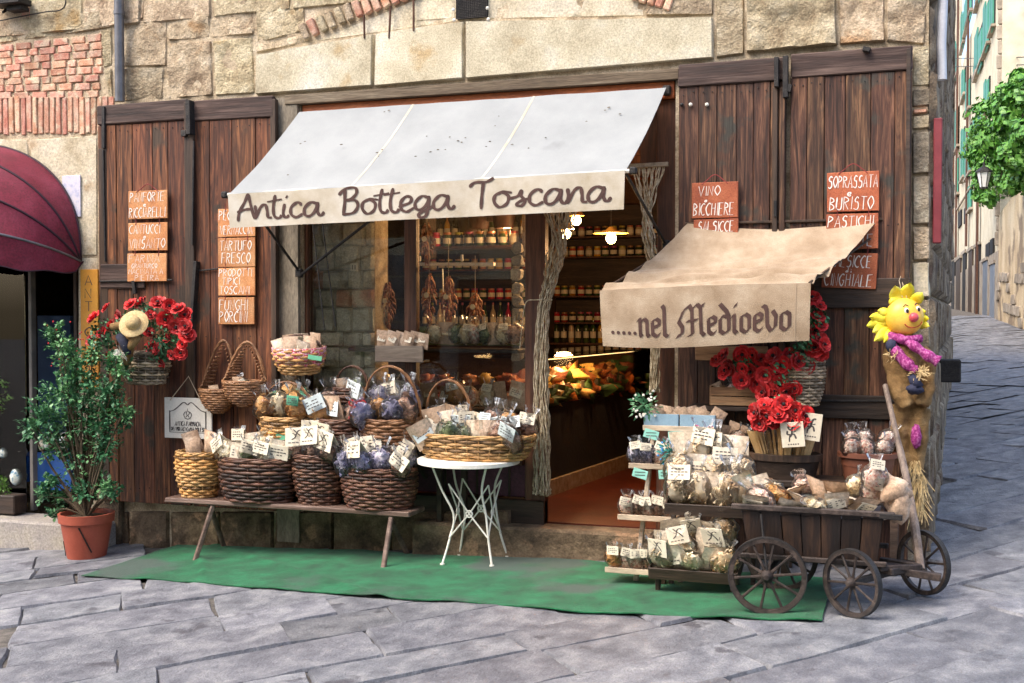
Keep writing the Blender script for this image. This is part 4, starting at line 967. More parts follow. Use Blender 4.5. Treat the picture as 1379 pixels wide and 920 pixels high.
# white plaque
c0 = at(222,535,-.12); c1 = at(286,592,-.12); W = c1.x-c0.x; H = c0.z-c1.z; c = (c0+c1)/2
pq = thing('white_plaque', 'white square plaque with black bordered crest hanging on the left shutter', 'plaque', c)
mb = MB(); mb.cbox(c,(W,.018,H),.003); mb.build('board', mat('plaque_white',(.68,.67,.62),(.76,.75,.70),scale=4,rough=.5,bump=.1), pq)
def pos(x,y,off): return Vector((c0.x+x*W, -.13-off, c1.z+y*H))
mb = MB()
stroke_strip(mb, catmull([(.12,.15),(.12,.64),(.13,.66),(.22,.70),(.32,.80),(.40,.88),(.45,.88),(.5,.83),(.55,.88),(.6,.88),(.68,.80),(.78,.70),(.87,.66),(.88,.64),(.88,.15)],5), lambda x,y,o: pos(x,y,o), .022, .0012)
stroke_strip(mb, [Vector((.11,.15,0)),Vector((.89,.15,0))], lambda x,y,o: pos(x,y,o), .022, .0016)
write(mb,'ANTICA FARMACIA',lambda x,y,o: pos(x,y,o),.23,.31,.11,.55,.017,.0012,wob=.02); write(mb,'DEI MONACI CAMALDOLESI',lambda x,y,o: pos(x,y,o),.15,.185,.095,.70,.014,.0012,wob=.02)
for P_ in (["0,0 -.06,.05 -.08,.13 -.04,.2","0,0 .06,.05 .08,.13 .04,.2"," -.04,.06 -.01,.1 -.03,.16 .0,.22","0.03,.05 .01,.1 .04,.16 .0,.22","0,.22 0,.27","-.07,.02 .07,.02"]):
    stroke_strip(mb, catmull([(.5+float(s_.split(',')[0]), .47+float(s_.split(',')[1])) for s_ in P_.split()],4), lambda x,y,o: pos(x,y,o), .014, .0012)
mb.build('lettering', m_ink, pq)
mb = MB(); tp = at(254,507,-.1); mb.tube([pos(.13,.93,.002),tp,pos(.8,.9,.002)],.004,5); mb.tube([tp,tp+Vector((0,.04,.03))],.006,5); mb.build('cord', m_string, pq)

# ------------------------------------------------------------------ wicker
SHADE = {}
for m_, k_ in ((m_weave_d,'dark'),(m_weave_m,'mid'),(m_weave_l,'golden'),(m_weave_g,'grey')):
    b0 = {'dark':(.06,.022,.012),'mid':(.16,.065,.025),'golden':(.36,.19,.06),'grey':(.26,.20,.13)}[k_]
    SHADE[m_.name] = [mat(k_+'_wicker_'+n_, tuple(q*f*.6 for q in b0), tuple(q*f for q in b0), tuple(q*f*1.5 for q in b0), scale=14, rough=.5, bump=.4, bscale=120, coat=.1) for n_,f in (('deep',.45),('pale',1.7))]
def weave(mb, rb, rt, yb, yt, h, rows, stakes, c, bulge=.02, amp=.0075, th=None, z0=0):
    rows = max(4,round(rows*1.1)); amp = .010 if rb > .12 else .007
    th = th or h/rows*.50
    for j in range(rows):
        t = (j+.5)/rows; bl = bulge*sin(pi*t)
        ax = rb+(rt-rb)*t+bl; ay = yb+(yt-yb)*t+bl; N = stakes*2; pts = []
        for k in range(N):
            a = 2*pi*k/N; o = amp*(1 if (k//2+j)%2 else -1)*(1 if k%2 else .0)+RS.uniform(-.0012,.0012)
            pts.append((c.x+(ax+o)*cos(a), c.y+(ay+o)*sin(a), c.z+z0+t*h+RS.uniform(-.002,.002)))
        mb.mi = RS.choice([0,0,1,2]); mb.tube(pts, th, 5, closed=True)
def basket(label, px, py, Y, wt, wb, hp, m, rows=12, stakes=26, dep=.7, handle=None, z=None, lean=0, rz=0, group=None, cat='basket', band=None, rimr=.011, hm=None, name='wicker_basket', bulge=.02):
    s = sc(px,Y); c = at(px,py,Y); stakes = round(stakes*.9)
    if z is not None: c.z = z
    rt, rb, h = wt/2/s, wb/2/s, hp/s
    t = thing(name, label, cat, c, group)
    mb = MB(); weave(mb, rb, rt, rb*dep, rt*dep, h, rows, stakes, c, bulge)
    mb.build('woven_side', [m]+SHADE[m.name], t, smooth=1, kind='stuff')
    mb = MB()
    for k in range(stakes):
        a = 2*pi*(k+.5)/stakes*1; P = []
        for i in range(4):
            u = i/3; bl = bulge*sin(pi*u); P.append((c.x+(rb+(rt-rb)*u+bl)*cos(a), c.y+((rb+(rt-rb)*u)*dep+bl)*sin(a), c.z+u*h))
        mb.tube(P, .0055, 5)
    mb.build('stakes', m, t, kind='stuff')
    mb = MB(); N = 40
    for ph in (0, 2.1, 4.2):
        mb.tube([(c.x+(rt+rimr*.7*cos(k*.9+ph))*cos(2*pi*k/N), c.y+(rt*dep+rimr*.7*cos(k*.9+ph))*sin(2*pi*k/N), c.z+h+rimr*.7*sin(k*.9+ph)) for k in range(N)], rimr*.62, 5, closed=True)
    mb.build('rim', m, t, smooth=1)
    mb = MB()
    for ph in (0, 3.1):
        mb.tube([(c.x+(rb+.004)*cos(2*pi*k/N), c.y+(rb*dep+.004)*sin(2*pi*k/N), c.z+.008+.006*sin(k*.9+ph)) for k in range(N)], .007, 4, closed=True)
    mb.build('foot_band', m, t, smooth=1)
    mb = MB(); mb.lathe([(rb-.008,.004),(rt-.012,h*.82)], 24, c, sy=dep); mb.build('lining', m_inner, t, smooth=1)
    if handle:
        hh = handle/s; mb = MB(); hm = hm or m
        for ph in (0,2.1,4.2):
            P = []
            for k in range(29):
                a = pi*k/28; P.append((c.x+rt*.98*cos(a)+.006*cos(k*.8+ph), c.y+.006*sin(k*.8+ph), c.z+h*.7+ (hh-h*.7+.0)*sin(a)**.8+.004*cos(k*.8+ph)))
            mb.tube(P, .0065, 5)
        mb.build('handle', hm, t, smooth=1)
    if lean or rz: t.rotation_euler = (radians(lean), 0, radians(rz))
    return t, c, rt, rt*dep, h

# ------------------------------------------------------------------ bags
BK = {}
def piece(mb, kind, c, rg):
    d = Vector((rg.uniform(-1,1),rg.uniform(-1,1),rg.uniform(-1,1))).normalized(); e = d.orthogonal().normalized()
    if kind == 'pasta': L_ = .016; mb.tube([c-d*L_, c+e*.004, c+d*L_], .0055, 5)
    elif kind == 'ribbon':
        f = d.cross(e); r = rg.uniform(.014,.024); mb.tube([c+(d*cos(a)+e*sin(a))*r+f*.006*sin(a*2+1) for a in [i*.8 for i in range(8)]], .0042, 4)
    elif kind == 'dark': mb.blob(c,(.016,.011,.009),6,4,.7,rg.random()*9,3)
    elif kind == 'cookie':
        f = d.cross(e); mb.tube([c-f*.006,c+f*.006],.021,8)
    elif kind == 'beans': mb.blob(c,(.0085,.007,.007),6,4,0)
    elif kind == 'blue': L_=.02; mb.tube([c-d*L_, c+e*.012, c+d*L_], .007, 4)
    elif kind == 'herb': L_=.02; mb.tube([c-d*L_, c+e*.012, c+d*L_], [.002,.007,.001], 4)
m_c = {'pasta':mat('egg_pasta',(.66,.50,.28),(.82,.71,.48),(.87,.81,.66),scale=20,rough=.55,bump=.2,rnd=.12),
 'ribbon':mat('ribbon_pasta',(.55,.35,.18),(.80,.63,.40),(.87,.78,.60),scale=14,rough=.6,bump=.2,rnd=.18),
 'dark':mat('dried_mushroom',(.10,.045,.03),(.30,.16,.10),(.50,.34,.24),scale=30,rough=.6,bump=.4,rnd=.2),
 'cookie':mat('golden_biscuit',(.42,.18,.05),(.62,.32,.10),(.74,.48,.2),scale=16,rough=.7,bump=.4,rnd=.15),
 'beans':mat('speckled_bean',(.45,.12,.09),(.66,.50,.40),(.82,.76,.68),scale=45,rough=.5,bump=0,rnd=.1),
 'blue':mat('blue_wrapped_sweet',(.09,.09,.19),(.26,.25,.36),(.60,.56,.58),scale=24,rough=.35,bump=.3,rnd=.25),
 'herb':mat('dried_herb',(.06,.09,.03),(.15,.19,.08),(.28,.30,.16),scale=24,rough=.8,bump=.3,rnd=.1)}
def mk_bag(kind, var):
    rg = random.Random(hash((kind,var))%1000 if False else (sum(map(ord,kind))*7+var)); out = []
    rx, ry, rz_ = .062, .036, .075
    if kind in ('packet','pouch'):
        mb = MB()
        for k in range(1):
            def fn(u,v):
                x = (u-.5)*.12; z_ = v*.16; th = .018*sin(pi*u)*sin(pi*min(1,v*1.1))**.6; return Vector((x+.004*noise.noise(Vector((u*4,v*4,var))), -th+.006*noise.noise(Vector((u*5,v*6,var+5))), z_))
            mb.grid(fn, 8, 8); mb.grid(lambda u,v: fn(1-u,v)*1.0+Vector((0,2*.018*sin(pi*u)*sin(pi*min(1,v*1.1))**.6+.004,0)), 8, 8)
        me = mb.build('x', m_kraft if kind=='packet' else m_pouch, smooth=1); out.append(('paper', me.data)); bpy.data.objects.remove(me)
    else:
        mb = MB(); n_ = {'beans':120,'cookie':22,'ribbon':34,'dark':46,'herb':60}.get(kind,52)
        for k in range(n_):
            d = Vector((rg.gauss(0,1),rg.gauss(0,1),rg.gauss(0,1))).normalized()*rg.uniform(.55,1)**.5
            piece(mb, kind, Vector((d.x*rx*.86, d.y*ry*.8, .075+d.z*rz_*.86)), rg)
        mb.blob((0,0,.075),(rx*.82,ry*.72,rz_*.82),12,9,.35,var,3)
        me = mb.build('x', m_c[kind], smooth=40); out.append(('contents', me.data)); bpy.data.objects.remove(me)
        mb = MB()
        def fn(u,v):
            a = 2*pi*u; z_ = v
            k = sin(pi*min(1,v*1.28))**.45 if v < .78 else .34+.4*(v-.78)*3
            n_ = 1+.16*noise.noise(Vector((cos(a)*2.2,sin(a)*2.2,v*5+var*3)))+.05*sin(a*9+v*7)*(v>.6)
            return Vector((cos(a)*(rx+.010)*k*n_, sin(a)*(ry+.010)*k*n_, .0+v*.205))
        mb.grid(fn, 26, 16); me = mb.build('x', m_film, smooth=1); out.append(('wrapper', me.data)); bpy.data.objects.remove(me)
    return out
def card_mesh(m, w_=.075, h_=.052, fold=True, logo=False):
    mb = MB(); R = Matrix.Rotation(radians(-18),3,'X')
    mb.cbox(R@Vector((0,0,h_/2)),(w_,.0016,h_),.0006,R)
    if fold: R2 = Matrix.Rotation(radians(24),3,'X'); mb.cbox(Vector((0,.0,0))+R@Vector((0,0,h_))+R2@Vector((0,.0,-h_*.45)),(w_,.0016,h_*.9),.0006,R2)
    mb.mi = 1
    rows = 3 if not logo else 1
    for r in range(rows):
        for k in range(5):
            if RS.random() < .2: continue
            x = (k-2)*w_*.16; z_ = h_*(.72-.2*r) if not logo else h_*.2; l_ = w_*RS.uniform(.05,.07)
            mb.add([R@Vector((x-l_,-.0016,z_-.0018)),R@Vector((x+l_,-.0016,z_-.0018)),R@Vector((x+l_,-.0016,z_+.0018)),R@Vector((x-l_,-.0016,z_+.0018))],[(0,1,2,3)])
    if logo:
        for st in (["-.3,.35 -.1,.5 .0,.75 .15,.85 .3,.8","-.2,.9 0,.7 .2,.5 .3,.35","-.05,.6 -.25,.7"]):
            stroke_strip(mb, catmull([(float(q.split(',')[0])*w_*.8,float(q.split(',')[1])*h_) for q in st.split()],4), lambda x,y,o: R@Vector((x,-.0016,y)), w_*.045, 0)
    me = mb.build('x',[m,m_ink]); d_ = me.data; bpy.data.objects.remove(me); return d_
CARDS = {'cream':[card_mesh(m_card), card_mesh(m_card)], 'logo':[card_mesh(m_card,.085,.07,logo=True), card_mesh(m_card,.085,.07,logo=True)], 'blue':[card_mesh(m_cardb,.08,.06)], 'green':[card_mesh(m_cardg,.06,.045)]}
m_pouch = mat('pale_pouch', (.56,.44,.31), (.72,.61,.47), (.82,.75,.63), scale=16, detail=8, rough=.45, bump=.6, bscale=26, rnd=.15, coat=.3)
for k in list(m_c)+['packet','pouch']: BK[k] = [mk_bag(k,v) for v in range(4)]
DESC = {'pasta':'bag of short pasta','ribbon':'bag of ribbon pasta','dark':'bag of dried mushrooms','cookie':'bag of golden biscuits','beans':'bag of speckled beans','blue':'bag of blue sweets','herb':'bag of dried herbs','packet':'brown paper packet','pouch':'pale crinkled pouch'}
NB = [0]
def bag(kind, p, s=1.0, rx=0, ry=0, rz=0, card='cream', label='', group=None, cs=1.0):
    t = thing('food_packet' if kind in ('packet','pouch') else 'food_bag', label, 'packet' if kind in ('packet','pouch') else 'bag', p, group); NB[0] += 1
    t.rotation_euler = (rx, ry, rz); t.scale = (s,s,s)
    for nm, me in BK[kind][RS.randrange(4)]:
        o = bpy.data.objects.new(nm, me); C.objects.link(o); o.parent = t
    if card:
        o = bpy.data.objects.new('label_card', RS.choice(CARDS[card])); C.objects.link(o); o.parent = t
        if kind in ('packet','pouch'): o.location = (RS.uniform(-.01,.01), -.026, .07)
        else: o.location = (RS.uniform(-.01,.01), -.035, .115+RS.uniform(-.015,.015))
        o.rotation_euler = (RS.uniform(-.25,.1), RS.uniform(-.2,.2), RS.uniform(-.2,.2)); o.scale = (cs,cs,cs)
    return t
ORD = {1:[''],2:['left one','right one'],3:['left one','middle one','right one']}
def ords(n):
    if n in ORD: return ORD[n]
    w_ = ['','second','third','fourth','fifth','sixth','seventh','eighth']
    return ['leftmost']+[w_[i]+' from left' for i in range(1,n-1)]+['rightmost'] if n < 7 else ['leftmost']+[w_[i]+' from left' if i < n/2 else w_[n-1-i]+' from right' for i in range(1,n-1)]+['rightmost']
def fill(ctx, c, rx, ry, z, rows, s=1.0, tilt=.25, dz=.04, cards=('cream',), cs=1.0, drop=.35, group=None, spread=.8, pc=.8, jit=1.0, fan=.35, zs_=1.0):
    """rows: list (back to front) of lists of kinds"""
    nr = len(rows)
    for j, row in enumerate(rows):
        v = (j+.5)/nr; y = c.y+ry*(1-2*v)*.8; n = len(row); zz = z+dz*(nr-1-j)-.2*s*drop
        rn = {1:'',2:['back row','front row'],3:['back row','middle row','front row'],4:['back row','second row','third row','front row']}[nr]
        for i, kd in enumerate(row):
            u = (i+.5)/n*2-1; half = rx*spread*sqrt(max(.25,1-((1-2*v)*.75)**2)); x = c.x+u*half
            od = ords(n)[i]; lb = '%s in %s' % (DESC[kd], ctx)
            if nr > 1: lb += ', '+rn[j].replace(' row','')
            if od: lb += ', '+od
            bag(kd, Vector((x+RS.uniform(-.012,.012)*jit, y+RS.uniform(-.01,.01)*jit, zz+RS.uniform(-.012,.012)*jit)), s*RS.uniform(.9,1.1), tilt*RS.uniform(.3,1.5), u*fan+RS.uniform(-.2,.2)*jit, RS.uniform(-.5,.5)*jit,
                RS.choice(cards) if RS.random() < pc else None, lb, group or 'bags in '+ctx, cs)

# ------------------------------------------------------------------ the bench
YB = -.42
fl, fr_, bl_, br_ = gr(262,757), gr(516,767), gr(323,732), gr(565,738)
bl_.y = br_.y = -.10; bl_.z = zg(bl_.x,0); br_.z = zg(br_.x,0); YBc = -.37; print('bench', fl, fr_, bl_, br_)
zb_ = at(400,681,YBc-.14).z
bn = thing('wooden_bench', 'long narrow dark plank bench carrying the row of baskets', 'bench', (at(400,700,YBc).x,YBc,zg(-1.2,YBc)))
bX0 = at(237,676,YBc).x; bX1 = at(562,682,YBc).x
m_bench = mat('bench_wood',(.07,.04,.03),(.13,.08,.06),(.22,.15,.12),scale=10,st=(.1,1,1),rough=.6,bump=.6,bscale=40)
mb = MB(); mb.cbox(((bX0+bX1)/2,YBc,zb_-.018),(bX1-bX0,.30,.036),.006,jit=.003); mb.build('seat', m_bench, bn)
for g_,tx,ty in ((fl,.10,.10),(bl_,-.06,-.08),(fr_,0,.08),(br_,-.12,-.08)):
    tp = Vector((g_.x+tx, max(YBc-.12,min(YBc+.12,g_.y+ty)), zb_-.035)); mb = MB(); mb.bar(g_, tp, .035,.035,.007); mb.build('leg', m_bench, bn)
Z1 = zb_
B1 = basket('small pale wicker basket with dark bands at the left end of the bench',268,676,YBc,62,44,60,m_weave_l,14,20,.8,z=Z1,cat='basket')
B2 = basket('large wide dark brown wicker basket of pasta bags on the bench',350,682,YBc,114,98,58,m_weave_d,11,26,.62,z=Z1,cat='basket')
B3 = basket('dark cone shaped wicker basket between the two wide bench baskets',431,680,YBc+.02,78,54,66,m_weave_d,15,22,.75,z=Z1,cat='basket')
B4 = basket('wide reddish brown wicker basket of blue bags at the bench right end',511,684,YBc,104,88,54,m_weave_d,11,26,.65,z=Z1,cat='basket')
mb = MB(); 
fill('the pale banded basket', B1[1], B1[2], B1[3], Z1+B1[4]+.0, [['packet','packet'],['packet']], 1.05, .3, .02, pc=.2, drop=.2)
fill('the wide pasta basket on the bench', B2[1], B2[2], B2[3], Z1+B2[4], [['pasta','pouch','pasta','pasta'],['pasta','pouch','herb','pasta','pouch']], 1.5, .3, .045, cs=1.3, spread=.8, pc=.9, drop=.27)
fill('the cone shaped bench basket', B3[1], B3[2], B3[3], Z1+B3[4], [['dark','cookie'],['dark','dark','dark']], 1.4, .35, .05, cards=('logo',), cs=1.4, spread=.7, drop=.27)
fill('the blue sweets basket on the bench', B4[1], B4[2], B4[3], Z1+B4[4], [['dark','blue','dark','blue'],['blue','blue','blue','dark']], 1.55, .3, .045, cs=1.4, spread=.78, pc=.5, drop=.27)
# back row: stands on the window ledge
ZS2 = at(480,604,-.16).z
lg = thing('display_ledge', 'dark timber ledge below the shop window holding the back row of baskets', 'ledge', at(500,610,-.15))
mb = MB(); a = at(352,604,-.15); b = at(575,604,-.15); mb.cbox(((a.x+b.x)/2,-.14,ZS2-.02),(b.x-a.x,.26,.035),.005); mb.build('board', m_dark, lg)
for px in (360,465,568):
    mb = MB(); p = at(px,610,-.1); mb.bar((p.x,-.24,ZS2-.04),(p.x,-.02,ZS2-.22),.03,.03); mb.build('bracket', m_dark, lg)
E1 = basket('round hoop handled basket of golden biscuits behind the pasta basket',392,600,-.17,82,54,44,m_weave_l,9,20,.75,handle=88,z=ZS2,hm=m_weave_m,lean=8)
F1_ = basket('low basket with a red bow in the back row',462,600,-.17,72,56,42,m_weave_d,8,20,.75,handle=70,z=ZS2,lean=6)
G1_ = basket('tall hoop handled basket of blue cellophane bags left of the round table',531,602,-.20,88,60,48,m_weave_m,9,22,.75,handle=116,z=ZS2,lean=8)
fill('the biscuit hoop basket', E1[1], E1[2], E1[3], ZS2+E1[4], [['blue','cookie','pasta'],['cookie','pasta','cookie']], 1.6,.35,.08,pc=.45,drop=.25,spread=.75,cards=('cream','green'))
fill('the red bow basket', F1_[1], F1_[2], F1_[3], ZS2+F1_[4], [['dark','cookie','pasta'],['cookie','packet','dark']], 1.5,.35,.07,pc=.7,drop=.25,spread=.75,cards=('blue',),cs=1.3)
fill('the tall hoop basket', G1_[1], G1_[2], G1_[3], ZS2+G1_[4], [['blue','pasta','blue'],['blue','cookie','blue','dark']], 1.6,.35,.08,pc=.45,spread=.78,cs=1.3,drop=.25)
mb = MB(); c = at(482,545,-.37)
for sx in (-1,1):
    mb.tube(catmull([c,c+Vector((sx*.05,-.015,.035)),c+Vector((sx*.07,0,.0)),c+Vector((sx*.03,.01,-.015)),c],5),[.006]*21,5); mb.tube(catmull([c,c+Vector((sx*.03,-.005,-.04)),c+Vector((sx*.05-.02,-.01,-.11))],5),.009,4)
mb.blob(c,.016,8,6); o = mb.build('red_bow', m_red, smooth=1); tag(o,'red ribbon bow tied on a basket in the back row','bow')
# behind: small dark hoop basket, checked basket on the post
B5 = basket('small dark hoop handled basket of greenish bags behind the red bow basket',474,545,-.08,50,40,22,m_weave_d,5,16,.8,handle=52,cat='basket')
mb = MB(); p = B5[1]; mb.bar((p.x,p.y,ZS2),(p.x,p.y,p.z-.002),.12,.12); o = mb.build('wooden_block', m_dark); tag(o,'dark wooden block raising the small hoop basket at the window','block')
fill('the small dark hoop basket', B5[1], B5[2], B5[3], B5[1].z+B5[4], [['packet','herb']], .9,.2,.02,pc=.5)
B6 = basket('basket lined with red checked cloth hanging by the window post',404,503,-.13,72,48,34,m_weave_l,8,20,.8,handle=52,hm=m_weave_d,lean=4)
m_check = mat('red_check',(.55,.03,.10),(.78,.55,.58),scale=90,detail=0,rough=.9,bump=.2)
mb = MB(); p = B6[1]; mb.lathe([(B6[2]*.84+.014,B6[4]*.35),(B6[2]*.95+.016,B6[4]*.72),(B6[2]+.014,B6[4]+.012),(B6[2]-.012,B6[4]+.01)],28,p,sy=.8,cap0=False,cap1=False); mb.build('checked_lining', m_check, B6[0], smooth=1)
fill('the red checked basket', B6[1], B6[2], B6[3], B6[1].z+B6[4], [['packet','pouch','packet'],['pouch','packet','pouch','packet']], .95,.3,.03,pc=.7,cs=1.3)
mb = MB(); c = at(424,482,-.30); mb.cbox(c,(.12,.004,.035),.001,Matrix.Rotation(radians(8),3,'Y')); o = mb.build('green_tag', m_cardg); tag(o,'green tag hanging on the front of the red checked basket','tag')
mb = MB(); c = at(378,587,-.36); mb.cbox(c,(.08,.004,.07),.001,Matrix.Rotation(radians(-12),3,'Y')); o = mb.build('green_tag', m_cardg); tag(o,'green tag on the front of the biscuit hoop basket','tag')
# wooden box of packets at the window
c0_ = at(508,487,-.03); c1_ = at(572,466,-.03); bxx = thing('wooden_box','small wooden box of paper packets in front of the shop window','box',c0_)
mb = MB(); mb.cbox(((c0_.x+c1_.x)/2,-.06,(c0_.z+c1_.z)/2),(c1_.x-c0_.x,.02,c1_.z-c0_.z),.003); mb.build('front_board', mat('grey_box_wood',(.12,.09,.07),(.22,.18,.14),scale=10,st=(.1,1,1),rough=.8,bump=.5), bxx)
mb = MB(); mb.cbox(((c0_.x+c1_.x)/2,.0,c0_.z+.01),(c1_.x-c0_.x,.13,.02),.003); mb.build('base_board', m_dark, bxx)
for i in range(6):
    p = at(516+i*10.5,468,-.01-.02*(i%2)); p.z -= .01
    bag('packet', p, .85*RS.uniform(.9,1.1), .15, RS.uniform(-.4,.4), RS.uniform(-.3,.3), 'cream' if i!=2 else None, 'brown paper packet with pale card in the box at the window, '+ords(6)[i], 'packets in the window box')
# hanging teardrop baskets
def pouch(label, ax, ay, cx, cy, w_, hb, Y, kinds, ctx):
    s = sc(cx,Y); apex = at(ax,ay,Y+.02); c = at(cx,cy,Y); R = w_/2/s; hB = hb/s     # c = centre of the lip height
    t = thing('hanging_basket', label, 'basket', apex, 'pointed wicker baskets hanging on the shutter')
    mb = MB(); rows = 11
    for j in range(rows):
        u = (j+.5)/rows; r = R*sqrt(max(.05,1-(1-u)**2.2)); z_ = c.z-hB*(1-u); N = 40; P = []
        for k in range(N):
            a = 2*pi*k/N; o_ = .004*(1 if (k//2+j)%2 else -1)*(k%2); P.append((c.x+(r+o_)*cos(a), c.y+(r*.62+o_)*sin(a), z_))
        mb.tube(P, hB/rows*.56, 4, closed=True)
    # the sides climb to the point at the back
    H = apex.z-c.z
    for j in range(12):
        u = (j+.5)/12; z_ = c.z+H*u*.93; r = R*(1-u)**.85; 
        a0 = 0.06+1.15*0; P = []
        for sx in (-1,1):
            P = [(c.x+(apex.x-c.x)*u+sx*(r+.004*(-1)**k)*cos(b_), c.y+r*.62*sin(b_)+.01*u, z_) for k,b_ in enumerate([ -.25+ i*.3 for i in range(5)])]
            mb.tube(P, .0075, 4)
    mb.build('woven_side', m_weave_m, t, smooth=1, kind='stuff')
    mb = MB()
    for ph in (0,2.1,4.2):
        P = []
        for k in range(41):
            a = -pi/2+2*pi*k/40; 
            if sin(a) < 0: q_ = Vector((c.x+R*cos(a)*1.0, c.y-R*.62*abs(sin(a))**1, c.z-.02*abs(sin(a))))
            else:
                f_ = sin(a); q_ = Vector((c.x+(apex.x-c.x)*f_+R*cos(a)*(1-.25*f_), c.y+.01, c.z+H*f_**1.15))
            P.append(q_+Vector((.007*cos(k*.9+ph),.007*sin(k*1.1+ph),.007*sin(k*.9+ph))))
        mb.tube(P,.0085,5)
    mb.build('braided_rim', m_weave_m, t, smooth=1)
    for i,k in enumerate(kinds): bag(k, Vector((c.x+(i-(len(kinds)-1)/2)*.07, c.y-.02, c.z-.09)), .75, .2, RS.uniform(-.4,.4), 0, 'cream' if i else None, DESC[k]+' in '+ctx+(', '+ords(len(kinds))[i] if len(kinds)>1 else ''), None)
    return t
pouch('pointed wicker basket hanging left, partly behind its neighbour',302,459,293,523,52,34,-.15,['packet'],'the left pointed hanging basket')
pouch('pointed wicker basket hanging right with a pale card inside',334,461,329,512,62,36,-.26,['packet','herb'],'the right pointed hanging basket')
# ------------------------------------------------------------------ carpet
fe = [(110,778),(160,781),(215,783),(262,787),(330,793),(420,799),(510,806),(600,812),(690,819),(780,826),(870,831),(960,834),(1040,837),(1108,838)]
be = [(262,728),(300,727),(340,728),(400,730),(460,733),(520,737),(580,742),(640,746),(700,750),(770,756),(840,762),(930,768),(1020,775),(1118,782)]
FE = [gr(*p) for p in fe]; BE = [gr(*p) for p in be]
for p in BE: p.y = min(p.y, -.155 if p.x > at(560,1,0).x else -.045)
def cf(u, v):
    i = min(len(FE)-2, int(u*(len(FE)-1))); f = u*(len(FE)-1)-i
    a = FE[i].lerp(FE[i+1],f); b = BE[i].lerp(BE[i+1],f); p = a.lerp(b, v)
    h = .010+.010*max(0,noise.noise(Vector((p.x*1.8,p.y*2.2,3))))+.005*noise.noise(Vector((p.x*7,p.y*7,1)))
    w1 = exp(-((p.x+p.y*.75-(FE[3].x+FE[3].y*.75)-.1)/.03)**2)*.028*sst(v,.0,.3)*(1-sst(v,.5,.9))
    w2 = exp(-((p.x+p.y*1.5-(FE[6].x+FE[6].y*1.5))/.06)**2)*.018
    e = .004*sin(u*60)*(1-v)**6
    return Vector((p.x+.01*noise.noise(p*4), p.y+.012*noise.noise(p*5+Vector((9,0,0))), zg(p.x,p.y)+h+w1+w2+e+.004))
mb = MB(); mb.grid(cf, 150, 26, thick=(0,0,-.007)); o = mb.build('green_carpet', m_mat, smooth=60); tag(o, 'worn green outdoor carpet laid on the paving before the shop', 'carpet')

# ------------------------------------------------------------------ round table
tc_ = gr(640,758); zt_ = at(630,617,tc_.y).z; R_ = .375
tb = thing('round_table', 'small round white metal bistro table with crossed curved legs', 'table', tc_)
tx = at(631,620,tc_.y).x
mb = MB(); mb.lathe([(R_-.02,-.035),(R_,-.03),(R_,-.004),(R_-.008,0),(0,.001)],48,(tx,tc_.y,zt_)); mb.build('table_top', m_white, tb, smooth=40)
legs = []
for (sx,sy) in ((-1,-1),(1,-1),(1,1),(-1,1)):
    ft = Vector((tc_.x+sx*.19, tc_.y+sy*.17, 0)); ft.z = zg(ft.x,ft.y)+.018; H = zt_-.03-ft.z
    P = catmull([(tx+sx*.21,tc_.y+sy*.2,zt_-.03),(tx+sx*.155,tc_.y+sy*.14,ft.z+H*.74),(tc_.x+sx*.125,tc_.y+sy*.11,ft.z+H*.48),(tc_.x+sx*.15,tc_.y+sy*.13,ft.z+H*.24),tuple(ft)],6)
    mb = MB(); mb.tube(P,.0085,6); mb.lathe([(.018,-.004),(.018,.004)],10,ft); mb.build('leg', m_white, tb, smooth=40); legs.append((sx,sy,ft,H))
def onleg(i,t_):
    sx,sy,ft,H = legs[i]; k = .135+.06*abs(t_-.5); return Vector((tc_.x+sx*k, tc_.y+sy*k*.9, ft.z+H*t_))
for i in range(4):
    j = (i+1)%4; mb = MB()
    m0 = (onleg(i,.5)+onleg(j,.5))/2
    for (a,b) in ((onleg(i,.26),onleg(j,.80)),(onleg(i,.80),onleg(j,.26))): mb.tube([a,m0.lerp(a,.12),m0.lerp(b,.12),b],.006,5)
    d = (onleg(j,.5)-onleg(i,.5)).normalized()
    mb.tube([m0+d*.024*cos(a)+Vector((0,0,.024*sin(a))) for a in [k*2*pi/12 for k in range(12)]],.006,5,closed=True)
    mb.build('cross_brace', m_white, tb, smooth=40)
# oval basket
TBK = basket('long oval golden wicker basket on the round white table',640,622,tc_.y,168,136,32,m_weave_l,7,34,.52,z=zt_+.004,rimr=.012,bulge=.01)
fill('the oval table basket', TBK[1], TBK[2], TBK[3], TBK[1].z+TBK[4], [['packet','pouch','pasta','pouch','dark','cookie','dark'],['packet','pouch','herb','herb','pouch','packet','dark','dark']], 1.35,.35,.05,cards=('blue','cream'),cs=1.2,spread=.88,drop=.36,pc=.3)
